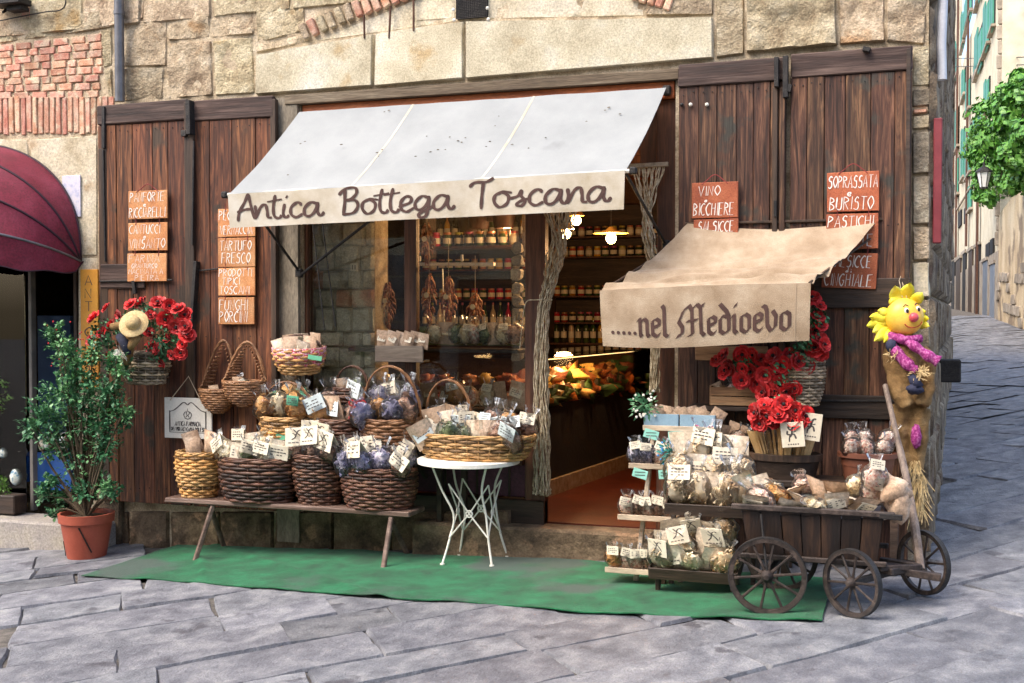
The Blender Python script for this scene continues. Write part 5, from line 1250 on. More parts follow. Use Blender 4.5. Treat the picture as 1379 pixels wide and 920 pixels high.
# named card standing in the basket
c = TBK[1]+Vector((-.12,.02,TBK[4]+.09)); cd_ = thing('price_card','large white card lettered Strangozzi standing in the oval basket','card',c)
mb = MB(); mb.cbox(c,(.15,.003,.09),.001); mb.build('card', m_cardb, cd_)
mb = MB(); write(mb,'STRANGOZZI',lambda x,y,o: c+Vector((x-.068,-.002-o,y-.045)),.0,.052,.03,.136,.0042,.001,wob=.03); write(mb,'PASTA',lambda x,y,o: c+Vector((x-.068,-.002-o,y-.045)),.04,.024,.014,.06,.003,.001,wob=.03); mb.build('lettering', m_ink, cd_)
for k,(dx,dy,dz_,rz_,l_) in enumerate([(.08,-.02,.12,.1,'leftmost'),(.155,.0,.09,-.2,'second from left'),(.235,-.01,.09,.25,'second from right'),(.30,.0,.10,-.2,'rightmost')]):
    mb = MB(); p = TBK[1]+Vector((dx,dy,TBK[4]+dz_)); R = Matrix.Rotation(rz_,3,'Y') @ Matrix.Rotation(radians(-15),3,'X'); mb.cbox((0,0,0),(.085,.002,.085),.001,R); mb.mi = 1
    for r in range(4):
        z_ = .028-r*.016; mb.add([R@Vector((-.03,-.0018,z_)),R@Vector((.03-.008*(r%2),-.0018,z_)),R@Vector((.03-.008*(r%2),-.0018,z_+.004)),R@Vector((-.03,-.0018,z_+.004))],[(0,1,2,3)])
    o = mb.build('price_card',[m_cardb,m_ink]); o.location = p; tag(o,'pale blue lettered card standing in the oval basket, '+l_,'card','pale blue cards in the oval basket')
H1 = basket('arched handle brown basket of white cards behind the oval basket',606,600,-.12,70,56,42,m_weave_m,9,22,.7,handle=98,z=ZS2,lean=5)
mb = MB(); p = H1[1]; mb.cbox((p.x,p.y,ZS2-.02),(.42,.22,.03),.004); mb.bar((p.x+.1,p.y+.04,ZS2-.03),(p.x+.1,p.y+.04,zg(p.x,0)),.04,.04); mb.bar((p.x-.1,p.y+.04,ZS2-.03),(p.x-.1,p.y+.04,zg(p.x,0)),.04,.04); o = mb.build('small_stand', m_dark); tag(o,'small dark stand hidden behind the round table under the brown basket','stand')
fill('the arched handle brown basket', H1[1], H1[2], H1[3], ZS2+H1[4], [['dark','packet','dark'],['dark','dark']], .9,.3,.03,pc=.9,spread=.7,cards=('cream','logo'))

# ------------------------------------------------------------------ slanting display rack
m_pale = mat('pale_rack_wood',(.34,.25,.17),(.48,.38,.27),(.58,.48,.36),scale=12,st=(.15,1,1),rough=.7,bump=.3)
rk = thing('display_rack', 'pale wooden four step rack of small packets beside the doorway', 'rack', gr(880,790))
RKS = [(866,962,577,-.42),(847,948,628,-.52),(832,908,697,-.66),(815,884,768,-.80)]
SH = []
for k,(x0,x1,y,Y) in enumerate(RKS):
    a = at(x0,y,Y-.1); b = at(x1,y,Y-.1); z_ = a.z
    mb = MB(); mb.cbox(((a.x+b.x)/2,Y,z_),(b.x-a.x,.20,.016),.003); mb.cbox(((a.x+b.x)/2,Y-.105,z_+.006),(b.x-a.x,.012,.035),.002); mb.build('shelf', m_pale, rk); SH.append((a.x,b.x,Y,z_+.01))
for dx0,dx1 in ((.05,.045),(-.06,-.05)):
    top = Vector(((SH[0][0] if dx0>0 else SH[0][1])+dx0, SH[0][2]+.06, SH[0][3]+.02)); bot = gr(845 if dx0>0 else 905, 796 if dx0>0 else 800); bot.y = SH[3][2]+.03; bot.z = zg(bot.x,bot.y)
    mb = MB(); mb.bar(bot, top, .03,.025); mb.build('leg', m_pale, rk)
for px,py in ((930,815),(1000,815)):
    b = gr(px,py); b.y = -.6; b.z = zg(b.x,b.y); mb = MB(); mb.bar(b, Vector((b.x,-.25,.95)), .03,.03); mb.build('leg', m_darkv, rk)
DG = 'packets on the display rack'
for i in range(2):
    x = SH[0][0]+.10+.245*i; mb = MB(); w_=.23; z_=SH[0][3]; Y = SH[0][2]
    mb.cbox((x+.02,Y-.085,z_+.045),(w_,.006,.09),.001); mb.cbox((x+.02,Y+.03,z_+.045),(w_,.006,.09),.001); mb.cbox((x+.02-w_/2,Y-.03,z_+.045),(.006,.11,.09),.001); mb.cbox((x+.02+w_/2,Y-.03,z_+.045),(.006,.11,.09),.001)
    o = mb.build('blue_box', mat('blue_grey_card',(.20,.32,.42),(.28,.42,.52),scale=4,rough=.7,bump=.1)); tag(o,'blue grey cardboard box on the top rack shelf, %s' % ['left one','right one'][i],'box','blue boxes on the top rack shelf')
    for j in range(5): bag('packet', Vector((x-.06+j*.04,Y-.04+.02*(j%2),z_+.01)), .85, RS.uniform(-.1,.4), RS.uniform(-.6,.6), RS.uniform(-.4,.4), 'cream' if j%2 else None, 'brown packet in the %s blue box on the rack, %s' % (['left','right'][i], ords(5)[j]), DG)
for j in range(7):
    x = SH[1][0]+.05+j*(SH[1][1]-SH[1][0]-.06)/6.5; bag(['blue','blue','beans','packet','packet','beans','packet'][j], Vector((x,SH[1][2]-.02,SH[1][3]-.01)), 1.0, .2, RS.uniform(-.3,.3), RS.uniform(-.3,.3), 'cream', DESC[['blue','blue','beans','packet','packet','beans','packet'][j]]+' on the second rack shelf, '+ords(7)[j], DG)
for j in range(5):
    x = SH[2][0]+.05+j*(SH[2][1]-SH[2][0]-.05)/4.6; bag(['beans','dark','beans','dark','beans'][j], Vector((x,SH[2][2]-.03,SH[2][3]-.01)), .95, .35, RS.uniform(-.2,.2), RS.uniform(-.2,.2), 'cream', DESC[['beans','dark','beans','dark','beans'][j]]+' on the third rack shelf, '+ords(5)[j], DG, 1.15)
for j in range(4):
    x = SH[3][0]+.05+j*(SH[3][1]-SH[3][0]-.05)/3.7; bag(['cookie','beans','beans','dark'][j], Vector((x,SH[3][2]-.03,SH[3][3]-.01)), .95, .35, RS.uniform(-.2,.2), RS.uniform(-.2,.2), 'cream', DESC[['cookie','beans','beans','dark'][j]]+' on the lowest rack shelf, '+ords(4)[j], DG, 1.15)
for k,(px,py,Y) in enumerate([(877,585,-.56),(910,587,-.56),(862,638,-.66),(897,639,-.66)]):
    mb = MB(); c = at(px,py,Y); mb.cbox(c,(.10,.003,.06),.001,Matrix.Rotation(radians(15 if k%2==0 else -5),3,'Y')); mb.mi=1
    for r in range(2): mb.add([c+Vector((-.035,-.0035,.008-r*.02)),c+Vector((.035,-.0035,.008-r*.02)),c+Vector((.035,-.0035,.013-r*.02)),c+Vector((-.035,-.0035,.013-r*.02))],[(0,1,2,3)])
    o = mb.build('price_tag',[mat('mint_card',(.25,.60,.50),(.32,.68,.58),scale=4,rough=.7,bump=0),m_ink]); tag(o,'mint green price tag clipped to the %s rack shelf, %s' % (['top','second'][k//2],['left one','right one'][k%2]),'tag','mint green price tags')
# sprigs of flowers on the rack
def sprig(label, px, py, Y, n_, rad, mleaf, mflow, nf):
    c = at(px,py,Y); t = thing('flower_sprig', label, 'flowers', c-Vector((0,0,rad)))
    mb = MB()
    for k in range(n_):
        d = Vector((RS.gauss(0,1),RS.gauss(0,.6),RS.gauss(0,1))).normalized(); p = c+d*rad*RS.uniform(.1,1); e = d.orthogonal().normalized()*.008
        mb.add([p-e,p+d*.03-Vector((0,.005,0)),p+e,p-d*.01],[(0,1,2,3)])
    mb.build('leaves', mleaf, t, kind='stuff'); mb = MB()
    for k in range(nf):
        d = Vector((RS.gauss(0,1),-abs(RS.gauss(0,.6)),RS.gauss(0,1))).normalized(); mb.blob(c+d*rad*RS.uniform(.6,1.05),RS.uniform(.006,.011),6,4,.5,k)
    mb.build('blossoms', mflow, t, kind='stuff')
sprig('sprig of green leaves and small white blossoms at the rack top left', 868,545,-.5,110,.11,m_leaf,m_white,26)
sprig('green and blue artificial flowers on the second rack shelf',905,610,-.66,90,.10,mat('teal_leaf',(.01,.12,.10),(.03,.22,.18),scale=5,bump=0),mat('blue_petal',(.05,.22,.5),(.1,.35,.65),scale=5,bump=0),12)

# ------------------------------------------------------------------ black trays of pasta bags
def tray(label, x0,x1,y0,y1,Y,D,ctx,rows,s,cards,cs):
    a = at(x0,y0,Y); b = at(x1,y1,Y); t = thing('wooden_tray', label, 'tray', ((a.x+b.x)/2,Y+D/2,b.z)); zc_ = (a.z+b.z)/2; h = .075; cx = (a.x+b.x)/2; W = b.x-a.x; R = Matrix.Rotation(radians(14),3,'X'); C0 = Vector((cx,Y+D/2,zc_+.03))
    for (p_,s_) in (((0,-D/2,0),(W,.014,h)),((0,D/2,.0),(W,.014,h)),((-W/2,0,0),(.014,D,h)),((W/2,0,0),(.014,D,h))):
        mb = MB(); mb.cbox(C0+R@Vector(p_), s_, .003, R, .001); mb.build('side_board', m_dark, t)
    mb = MB(); mb.cbox(C0+R@Vector((0,0,-h/2)),(W-.02,D-.01,.01),.001,R); mb.build('base_board', m_dark, t)
    return t, C0, W, D
T1 = tray('upper black tray of ribbon pasta bags between rack and cart',896,1010,678,696,-1.02,.30,'',None,1,None,1)
T2 = tray('lower black tray of logo labelled pasta bags left of the cart',874,992,762,788,-1.12,.30,'',None,1,None,1)
fill('the upper black tray', T1[1], T1[2]*.52, .13, T1[1].z+.05, [['pouch','ribbon','ribbon','pouch'],['ribbon','pouch','ribbon','ribbon'],['ribbon','ribbon','pouch','ribbon','ribbon']], 1.6,.15,.11,cards=('cream',),cs=1.2,spread=.86,drop=.3,pc=.55,fan=.12)
fill('the lower black tray', T2[1], T2[2]*.52, .13, T2[1].z+.05, [['pouch','ribbon','pouch','ribbon'],['pouch','ribbon','pouch','pasta'],['ribbon','pouch','pasta','pouch','ribbon']], 1.3,.45,.085,cards=('logo',),cs=1.2,spread=.88,drop=.33,pc=.6,fan=.12)
ts = thing('tray_stand', 'dark wooden trestle holding the two black pasta trays', 'stand', (T1[1].x,T1[1].y+.25,0))
for sx in (-.26,.26):
    mb = MB(); p = T1[1]+Vector((sx,.14,0)); b_ = Vector((p.x,p.y-.1,zg(p.x,p.y-.1)+.01)); mb.bar(b_,p+Vector((0,0,.05)),.03,.03); mb.build('leg', m_dark, ts)
    mb = MB(); p = T2[1]+Vector((sx*.9,-.05,-.06)); b_ = Vector((p.x,p.y,zg(p.x,p.y)+.012)); mb.bar(b_,p,.03,.03); mb.build('leg', m_darkv, ts)
    mb = MB(); p = T2[1]+Vector((sx*.9,.13,0)); b_ = Vector((p.x,p.y,zg(p.x,p.y)+.012)); mb.bar(b_,p,.03,.03); mb.build('leg', m_darkv, ts)

# ------------------------------------------------------------------ goods behind the cart
sd_ = thing('back_counter', 'dark plank counter against the shutter behind the cart', 'counter', at(1060,660,-.3))
zk = at(1000,640,-.36).z; a = at(925,640,-.36); b = at(1212,640,-.36)
mb = MB(); mb.cbox(((a.x+b.x)/2,-.36,zk-.02),(b.x-a.x,.36,.04),.005); mb.build('board', m_dark, sd_)
for px in (935,1060,1205):
    p = at(px,650,-.36)
    for yy in (-.24,-.48): mb = MB(); mb.bar((p.x,yy,zk-.04),(p.x,yy,zg(p.x,yy)+.005),.05,.05); mb.build('leg', m_dark, sd_)
KB = basket('dark basket of dried brown goods with a pink bow behind the pasta trays',962,640,-.34,94,76,44,m_weave_d,9,24,.6,z=zk)
fill('the dark basket with the pink bow', KB[1], KB[2], KB[3], zk+KB[4], [['packet','packet','packet'],['dark','dark','dark','dark']], 1.05,.35,.045,pc=.15,spread=.8)
mb = MB(); c = at(948,580,-.50)
for sx in (-1,1):
    mb.tube(catmull([c,c+Vector((sx*.05,-.01,.03)),c+Vector((sx*.055,0,-.005)),c],6),.009,4); mb.tube(catmull([c,c+Vector((sx*.02,0,-.05)),c+Vector((sx*.035,0,-.10))],5),.009,4)
mb.blob(c,.014,8,6); o = mb.build('pink_bow', mat('pink_check',(.45,.02,.14),(.75,.45,.55),scale=80,detail=0,rough=.8,bump=0), smooth=1); tag(o,'pink checked ribbon bow on the dark basket behind the trays','bow')
# spaghetti tub
sp = at(1057,640,-.36); rr = 48/sc(1057,-.36); tub = thing('wooden_tub','dark round tub of upright spaghetti bundles behind the cart','tub',(sp.x,-.36,zk))
mb = MB(); mb.lathe([(rr*.82,0),(rr,.16),(rr*.97,.16),(rr*.9,.1)],28,(sp.x,-.36,zk),sy=.7,cap1=False); mb.build('tub_side', m_dark, tub, smooth=40)
mb = MB(); mb.lathe([(rr+.006,.12),(rr+.008,.16),(rr-.01,.165)],28,(sp.x,-.36,zk),sy=.7,cap0=False,cap1=False); mb.build('rim', m_darkv, tub, smooth=40)
m_spag = mat('spaghetti',(.58,.38,.17),(.74,.54,.28),scale=20,rough=.5,bump=0,rnd=.15)
def bundle(c, lean, n_, h, lb, rot):
    t = thing('spaghetti_bundle', lb, 'pasta', c, 'spaghetti bundles in the tub'); mb = MB()
    for k in range(n_):
        a = RS.uniform(0,2*pi); r = .045*sqrt(RS.random()); b_ = Vector((r*cos(a),r*sin(a)*.7,0)); d = Vector((r*cos(a)*.7+lean*h,r*sin(a)*.5-.05,h+RS.uniform(-.01,.01)))
        mb.tube([c+b_,c+b_+d],.0032,3)
    mb.build('strands', m_spag, t, kind='stuff'); mb = MB(); mb.lathe([(.054,0),(.056,h*.5),(.062,h*.9),(.05,h+.02)],14,c,sy=.75,cap0=False,cap1=False)
    o = mb.build('wrapper', m_film, t, smooth=1); return t
bundle(Vector((sp.x-.10,-.42,zk+.06)),-.25,60,.25,'left spaghetti bundle fanning out of the tub',0); bundle(Vector((sp.x,-.44,zk+.06)),.0,70,.29,'middle spaghetti bundle upright in the tub',0); bundle(Vector((sp.x+.09,-.42,zk+.06)),.2,55,.27,'right spaghetti bundle behind the two logo cards',0)
bundle(Vector((sp.x-.03,-.3,zk+.06)),.05,50,.3,'back spaghetti bundle under the poppies',0)
for k,(x0,y0,x1,y1,l_) in enumerate([(1052,568,1083,603,'left'),(1080,556,1106,594,'right')]):
    a = at(x0,y0,-.58+.03*k); b = at(x1,y1,-.58+.03*k); c = (a+b)/2; t = thing('logo_card','cream card with a black rampant lion emblem on the spaghetti tub, '+l_+' one','card',c,'lion emblem cards on the spaghetti')
    mb = MB(); mb.cbox((0,0,0),(b.x-a.x,.003,a.z-b.z),.001); o = mb.build('card',m_card,rel=False); o.parent = t
    mb = MB()
    for st in ["-.02,-.02 -.005,.0 .0,.03 .012,.045 .02,.04","-.005,.0 .01,-.005 .018,-.03","-.02,-.02 -.022,-.045","0,.02 -.018,.03 -.022,.045","0.004,.01 .02,.015","-.01,-.005 -.03,.0 -.028,.02"]:
        stroke_strip(mb, catmull([(float(q.split(',')[0]),float(q.split(',')[1])) for q in st.split()],4), lambda x,y,o_: Vector((x*1.1,-.0025-o_,y*1.1+.005)), .010, .0)
    for dx in range(5): mb.add([Vector((-.035+dx*.015,-.0028,-.066)),Vector((-.026+dx*.015,-.0028,-.066)),Vector((-.026+dx*.015,-.0028,-.058)),Vector((-.035+dx*.015,-.0028,-.058))],[(0,1,2,3)])
    o = mb.build('emblem',m_ink,rel=False); o.parent = t; t.rotation_euler = (.05,[-.1,.12][k],0)
# terracotta pot with bean bags
pc_ = at(1168,640,-.34); rr = 38/sc(1168,-.34); pt = thing('terracotta_pot','round terracotta bowl of speckled bean bags behind the cart','pot',(pc_.x,-.34,zk))
mb = MB(); mb.lathe([(rr*.78,0),(rr*.93,.15),(rr*1.04,.155),(rr*1.04,.185),(rr*.95,.187),(rr*.9,.1)],30,(pc_.x,-.34,zk),sy=.8,cap1=False); mb.build('bowl', mat('dark_terracotta',(.14,.05,.03),(.22,.08,.045),scale=5,rough=.5,bump=.15), pt, smooth=40)
fill('the terracotta bowl', Vector((pc_.x,-.34,zk)), rr, rr*.8, zk+.21, [['beans','beans','beans'],['beans','beans','beans']], .95,.2,.04,pc=.0,spread=.75)
# crate of poppies
ca = at(957,546,-.28); cb = at(1026,522,-.28); cr = thing('wooden_crate','small slatted wooden crate of pale goods under the poppies','crate',((ca.x+cb.x)/2,-.2,ca.z))
m_crate = mat('crate_wood',(.20,.10,.045),(.34,.19,.09),(.44,.28,.15),scale=10,st=(.1,1,1),rough=.75,bump=.4)
for k in range(2):
    mb = MB(); z_ = ca.z+(cb.z-ca.z)*(k+.5)/2; mb.cbox(((ca.x+cb.x)/2,-.28,z_),(cb.x-ca.x,.012,(cb.z-ca.z)/2-.006),.002); mb.build('slat', m_crate, cr)
    mb = MB(); mb.cbox(((ca.x+cb.x)/2,-.12,z_),(cb.x-ca.x,.012,(cb.z-ca.z)/2-.006),.002); mb.build('slat', m_crate, cr)
for x in (ca.x,cb.x): mb = MB(); mb.cbox((x,-.2,(ca.z+cb.z)/2),(.014,.17,cb.z-ca.z),.002); mb.build('end_board', m_crate, cr)
mb = MB(); mb.cbox(((ca.x+cb.x)/2,-.2,ca.z+.008),(cb.x-ca.x,.16,.012),.002); mb.build('base_board', m_crate, cr)
mb = MB(); mb.cbox(((ca.x+cb.x)/2,-.16,ca.z-.02),(cb.x-ca.x+.3,.28,.03),.004); mb.bar(((ca.x+cb.x)/2-.2,-.08,ca.z-.035),((ca.x+cb.x)/2-.2,-.08,zk),.03,.03); mb.bar(((ca.x+cb.x)/2+.15,-.08,ca.z-.035),((ca.x+cb.x)/2+.15,-.08,zk),.03,.03); o = mb.build('crate_shelf', m_dark); tag(o,'dark plank shelf under the slatted crate by the doorway','shelf')
fill('the slatted crate', Vector(((ca.x+cb.x)/2,-.2,ca.z)), .18,.06, ca.z+.10, [['packet','beans','packet','beans']], .7,.2,.02,pc=.2)
sp0 = at(985,476,-.12); mb = MB(); mb.cbox(sp0,(.5,.02,.10),.004); o = mb.build('pale_plank', m_crate); tag(o,'pale plank nailed up just below the linen valance','plank')

# ------------------------------------------------------------------ the cart
W1 = gr(1033,829); W2_ = gr(1147,832); W3 = gr(1243,801)
print('wheels', W1, W2_, W3)
ct2 = thing('wooden_cart', 'small old dark wooden hand cart heaped with bags on spoked wheels', 'cart', Vector(((W1.x+W2_.x)/2,W1.y+.3,zg(2,-.8))))
m_wheel = mat('wheel_wood',(.012,.008,.007),(.034,.023,.019),(.08,.057,.047),scale=14,rough=.6,bump=.6,bscale=50)
m_cartw = mat('cart_wood',(.006,.003,.0025),(.017,.008,.005),(.05,.024,.012),scale=16,st=WS,rough=.55,bump=.7,bscale=50,bst=(1,1,.06),rnd=.3)
def wheel(c, R, ax, ns):
    ax = Vector(ax).normalized(); e = bpy.data.objects.new('wheel', None); C.objects.link(e); e.parent = ct2; e.location = c-ct2.location; e.empty_display_size = .1
    u = Vector((0,0,1)); v = ax.cross(u).normalized(); u = v.cross(ax).normalized()
    def P(a, r, o): return u*cos(a)*r+v*sin(a)*r+ax*o
    def mk(mb, nm, m, sm=False): o = mb.build(nm, m, None, smooth=sm); o.parent = e; return o
    mb = MB(); N = 48; vs = []; fs = []
    for k in range(N):
        a = 2*pi*k/N
        for (r,o) in ((R*.86,-.013),(R*.865,.013),(R*.975,.016),(R*.975,-.016)): vs.append(P(a,r,o))
    for k in range(N):
        for i in range(4): fs.append((k*4+i,k*4+(i+1)%4,((k+1)%N)*4+(i+1)%4,((k+1)%N)*4+i))
    mb.add(vs,fs); mk(mb,'rim',m_wheel,50)
    mb = MB(); vs=[];fs=[]
    for k in range(N):
        a = 2*pi*k/N
        for (r,o) in ((R*.972,-.018),(R*.972,.018),(R,.018),(R,-.018)): vs.append(P(a,r,o))
    for k in range(N):
        for i in range(4): fs.append((k*4+i,k*4+(i+1)%4,((k+1)%N)*4+(i+1)%4,((k+1)%N)*4+i))
    mb.add(vs,fs); mk(mb,'tyre',m_iron,50)
    mb = MB(); prof = [(.016,-.055),(.022,-.05),(.03,-.03),(.04,-.015),(.042,.015),(.03,.03),(.022,.045)]; vs=[]; n_=16
    for (r,o) in prof: vs += [P(2*pi*k/n_, r*R/.25, o*R/.25) for k in range(n_)]
    mb.add(vs,[(i*n_+k,i*n_+(k+1)%n_,(i+1)*n_+(k+1)%n_,(i+1)*n_+k) for i in range(len(prof)-1) for k in range(n_)]+[tuple(range(n_)),tuple((len(prof)-1)*n_+k for k in range(n_))]); mk(mb,'hub',m_wheel,40)
    for k in range(ns):
        a = 2*pi*(k+.3)/ns; mb = MB(); mb.tube([P(a,R*.14,0),P(a,R*.4,0),P(a,R*.88,0)],[.012*R/.25,.0085*R/.25,.010*R/.25],6); mk(mb,'spoke',m_wheel,40)
    return e
R1 = .222; R2 = .190
A_ax = (W3-W2_); A_ax.z = 0; A_ax.normalize(); print('axle', A_ax, (W3-W2_).length)
c1_ = W1+Vector((0,0,R1)); c2_ = W2_+Vector((0,0,R2)); c3_ = W3+Vector((0,0,R2)); c4_ = Vector((W1.x+.02,W1.y+.60,zg(W1.x,W1.y+.6)+R1))
wheel(c1_,R1,(.0,1,0),10); wheel(c4_,R1,(0,1,0),10)
wd2 = Vector((sin(radians(36)),cos(radians(36)),0)); wheel(c2_,R2,wd2,10); wheel(c3_,R2,Vector((sin(radians(44)),cos(radians(44)),0)),10)
mb = MB(); mb.bar(c1_,c4_,.03,.03); mb.build('axle', m_iron, ct2); mb = MB(); mb.bar(c2_,c3_,.035,.035); mb.build('axle', m_iron, ct2)
Yn = W1.y+.09; Yf = Yn+.46
xl_t, xr_t = at(998,680,Yn).x, at(1190,690,Yn).x; xl_b, xr_b = at(1008,752,Yn).x, at(1182,752,Yn).x
zt2, zb2 = at(1000,682,Yn).z, at(1090,751,Yn).z; zt2r = at(1190,693,Yn).z
def side(Y, nrm_):
    n_ = 7
    for k in range(n_):
        u0, u1 = k/n_+.004, (k+1)/n_-.004; mb = MB()
        def cp(u, top): return Vector((xl_t+(xr_t-xl_t)*u, Y+nrm_*.03, zt2+(zt2r-zt2)*u)) if top else Vector((xl_b+(xr_b-xl_b)*u, Y, zb2))
        q_ = [cp(u0,0),cp(u1,0),cp(u1,1),cp(u0,1)]; o_ = Vector((0,.02,0)); j_ = Vector((0,RS.uniform(-.004,.004),0))
        mb.add([p+j_ for p in q_]+[p+o_+j_ for p in q_],[(0,1,2,3),(7,6,5,4),(0,4,5,1),(1,5,6,2),(2,6,7,3),(3,7,4,0)]); mb.build('side_plank', m_cartw, ct2)
side(Yn,-1); side(Yf,1)
for (xt,xb,z_,sg) in ((xl_t,xl_b,zt2,-1),(xr_t,xr_b,zt2r,1)):
    for k in range(3):
        y0 = Yn+.02+(Yf-Yn-.02)*k/3+.003; y1 = Yn+.02+(Yf-Yn-.02)*(k+1)/3-.003; mb = MB(); q_ = [Vector((xb,y0,zb2)),Vector((xb,y1,zb2)),Vector((xt,y1,z_)),Vector((xt,y0,z_))]; o_ = Vector((-.02*sg,0,0))
        mb.add(q_+[p+o_ for p in q_],[(0,1,2,3),(7,6,5,4),(0,4,5,1),(1,5,6,2),(2,6,7,3),(3,7,4,0)]); mb.build('end_plank', m_cartw, ct2)
mb = MB(); mb.box((xl_b,Yn+.02,zb2-.0),(xr_b,Yf,zb2+.02)); mb.build('floor_board', m_dark, ct2)
for Y in (Yn-.04,Yf+.05):
    mb = MB(); mb.bar(Vector((xl_t-.05,Y,zt2+.005)),Vector((xr_t+.06,Y,zt2r+.005)),.034,.034,.006); mb.build('top_rail', m_wheel, ct2)
    mb = MB(); mb.bar(Vector((xl_b-.05,Y+(.03 if Y<-.7 else -.03),zb2-.01)),Vector((xr_b+.05,Y+(.03 if Y<-.7 else -.03),zb2-.01)),.03,.03,.005); mb.build('bottom_rail', m_wheel, ct2)
mb = MB(); mb.bar((xl_t+.12,Yn-.05,zt2-.03),(xl_t+.16,Yn-.10,c1_.z+.03),.012,.012); mb.build('iron_stay', m_iron, ct2)
mb = MB(); mb.bar((xr_t-.02,Yn-.045,zt2r+.0),(xr_t+.10,Yn-.05,zt2r-.005),.03,.03); mb.build('rail_clamp', m_iron, ct2)
mc = (c2_+c3_)/2; mb = MB(); mb.cbox(mc+Vector((0,0,.03)),(.2,.2,.04),.006,Matrix.Rotation(radians(-38),3,'Z')); mb.bar(mc+Vector((-.25,0,.045)),mc+Vector((.28,-.04,.0)),.05,.04); mb.build('turning_frame', m_wheel, ct2)
pe = at(1240,768,W3.y-.25); mb = MB(); mb.bar(mc+Vector((-.05,.08,.05)), pe+Vector((0,0,.02)), .04,.035); mb.bar(mc+Vector((-.05,-.14,.05)), pe+Vector((0,0,.02)), .035,.03); mb.build('fork', m_wheel, ct2)
tp = at(1192,519,-.30); mb = MB(); mb.tube(catmull([pe, pe.lerp(tp,.4)+Vector((.02,0,0)), tp],8),[.026]*6+[.022]*6+[.017]*5,8); mb.build('draw_pole', mat('pole_wood',(.11,.08,.065),(.2,.15,.12),(.28,.22,.18),scale=16,st=WS,rough=.7,bump=.5), ct2, smooth=40)
mb = MB(); cx_ = (xl_t+xr_t)/2; mb.grid(lambda u,v: Vector((xl_t+.0+(xr_t-xl_t)*u, Yn-.03+(Yf-Yn+.06)*v, zt2+(zt2r-zt2)*u-.03+.02*noise.noise(Vector((u*6,v*4,0))))),24,10); o = mb.build('cart_cloth', mat('dark_cloth',(.02,.022,.035),(.04,.042,.06),scale=6,rough=.95,bump=.4), smooth=1); tag(o,'dark cloth lining the cart under the bags','cloth')
kl = [['pouch','pasta','packet','beans','pouch','packet','pasta','pouch'],['packet','pouch','cookie','pouch','packet','pasta','pouch','beans'],['pouch','beans','pouch','packet','pasta','pouch','packet','pouch']]
fill('the hand cart', Vector((cx_,(Yn+Yf)/2,zt2)), (xr_t-xl_t)*.58, .22, zt2+.03, kl, 1.15,.95,.03,cards=('cream',),spread=.9,drop=.25,pc=.4,fan=.15,jit=1.6,cs=1.2)
# sack at the cart's right end
c = at(1200,660,Yn+.2); mb = MB(); mb.blob(c,(.10,.09,.08),16,12,.5,3,2.2); mb.blob(c+Vector((.04,0,-.09)),(.07,.07,.09),14,10,.4,8,2.5); o = mb.build('burlap_sack', m_kraft, smooth=1); tag(o,'crumpled brown paper sack at the right end of the cart','sack')
bag('beans', at(1178,664,Yn+.15), 1.1, 0,0,.3,'cream','upright cellophane bag of speckled beans at the right end of the cart',None)

# ------------------------------------------------------------------ poppies
def flower_mesh(var):
    rg = random.Random(50+var); mb = MB()
    for ring,(n_,r,ti) in enumerate(((8,.062,.25),(7,.048,.65),(5,.03,1.0))):
        for k in range(n_):
            a = 2*pi*(k+ring*.5)/n_+rg.uniform(-.15,.15); tl = ti+rg.uniform(-.15,.15); w_ = r*.5
            def fn(u,v):
                s_ = (u-.5)*2; rad = r*v*cos(tl*v*.7); x = rad; y = s_*w_*(sin(pi*min(1,.25+v*.6)))*(.4+v); z_ = r*v*sin(tl*v)+.006*noise.noise(Vector((s_*3,v*5,k+var*7+ring)))-.008*abs(s_)*v
                return Vector((x*cos(a)-y*sin(a), x*sin(a)+y*cos(a), z_+ring*.003))
            mb.grid(fn,3,3)
    mb.mi = 1; mb.blob((0,0,.014),(.012,.012,.01),7,5,.4,var)
    o = mb.build('x',[m_red,m_blk],smooth=1); d_ = o.data; bpy.data.objects.remove(o); return d_
FL = [flower_mesh(v) for v in range(4)]
def poppies(t, pts, Y, out=.0, s=1.0, cen=None):
    cen = cen or (sum(p[0] for p in pts)/len(pts), sum(p[1] for p in pts)/len(pts))
    for (x,y) in pts:
        p = at(x,y,Y-RS.uniform(0,.07)-out); o = bpy.data.objects.new('flower', RS.choice(FL)); C.objects.link(o); o.parent = t; o.location = p-t.location
        d = Vector(((x-cen[0])*.008+RS.uniform(-.6,.6), -.7, -(y-cen[1])*.008+.25+RS.uniform(-.55,.55))); o.rotation_euler = d.to_track_quat('Z','Y').to_euler(); k = s*RS.uniform(.75,1.2); o.scale = (k,k,k)
def leafcloud(name, t, blobs, Y, dens, m, size=.03, dy=.08):
    mb = MB()
    for (x,y,r) in blobs:
        c = at(x,y,Y); R_ = r/sc(x,Y)
        for k in range(int(dens*r)):
            d = Vector((RS.gauss(0,1),RS.gauss(0,1)*.7,RS.gauss(0,1))).normalized()*RS.random()**.4; p = c+Vector((d.x*R_,d.y*min(R_,dy*1.5),d.z*R_))
            n_ = (d+Vector((RS.uniform(-1,1),RS.uniform(-1,1),RS.uniform(-.6,1)))*.8).normalized(); e = n_.orthogonal().normalized(); f = n_.cross(e); L_ = size*RS.uniform(.6,1.2); ww = L_*.3
            mb.add([p-f*L_*.5, p+e*ww-n_*ww*.3, p+f*L_*.5, p-e*ww-n_*ww*.3],[(0,1,2),(0,2,3)])
    return mb.build(name, m, t, kind='stuff')
fb = basket('grey wicker basket overflowing with red poppies on the left shutter',197,517,-.22,68,48,42,m_weave_g,10,22,.7,name='poppy_basket',cat='flower basket',lean=0)
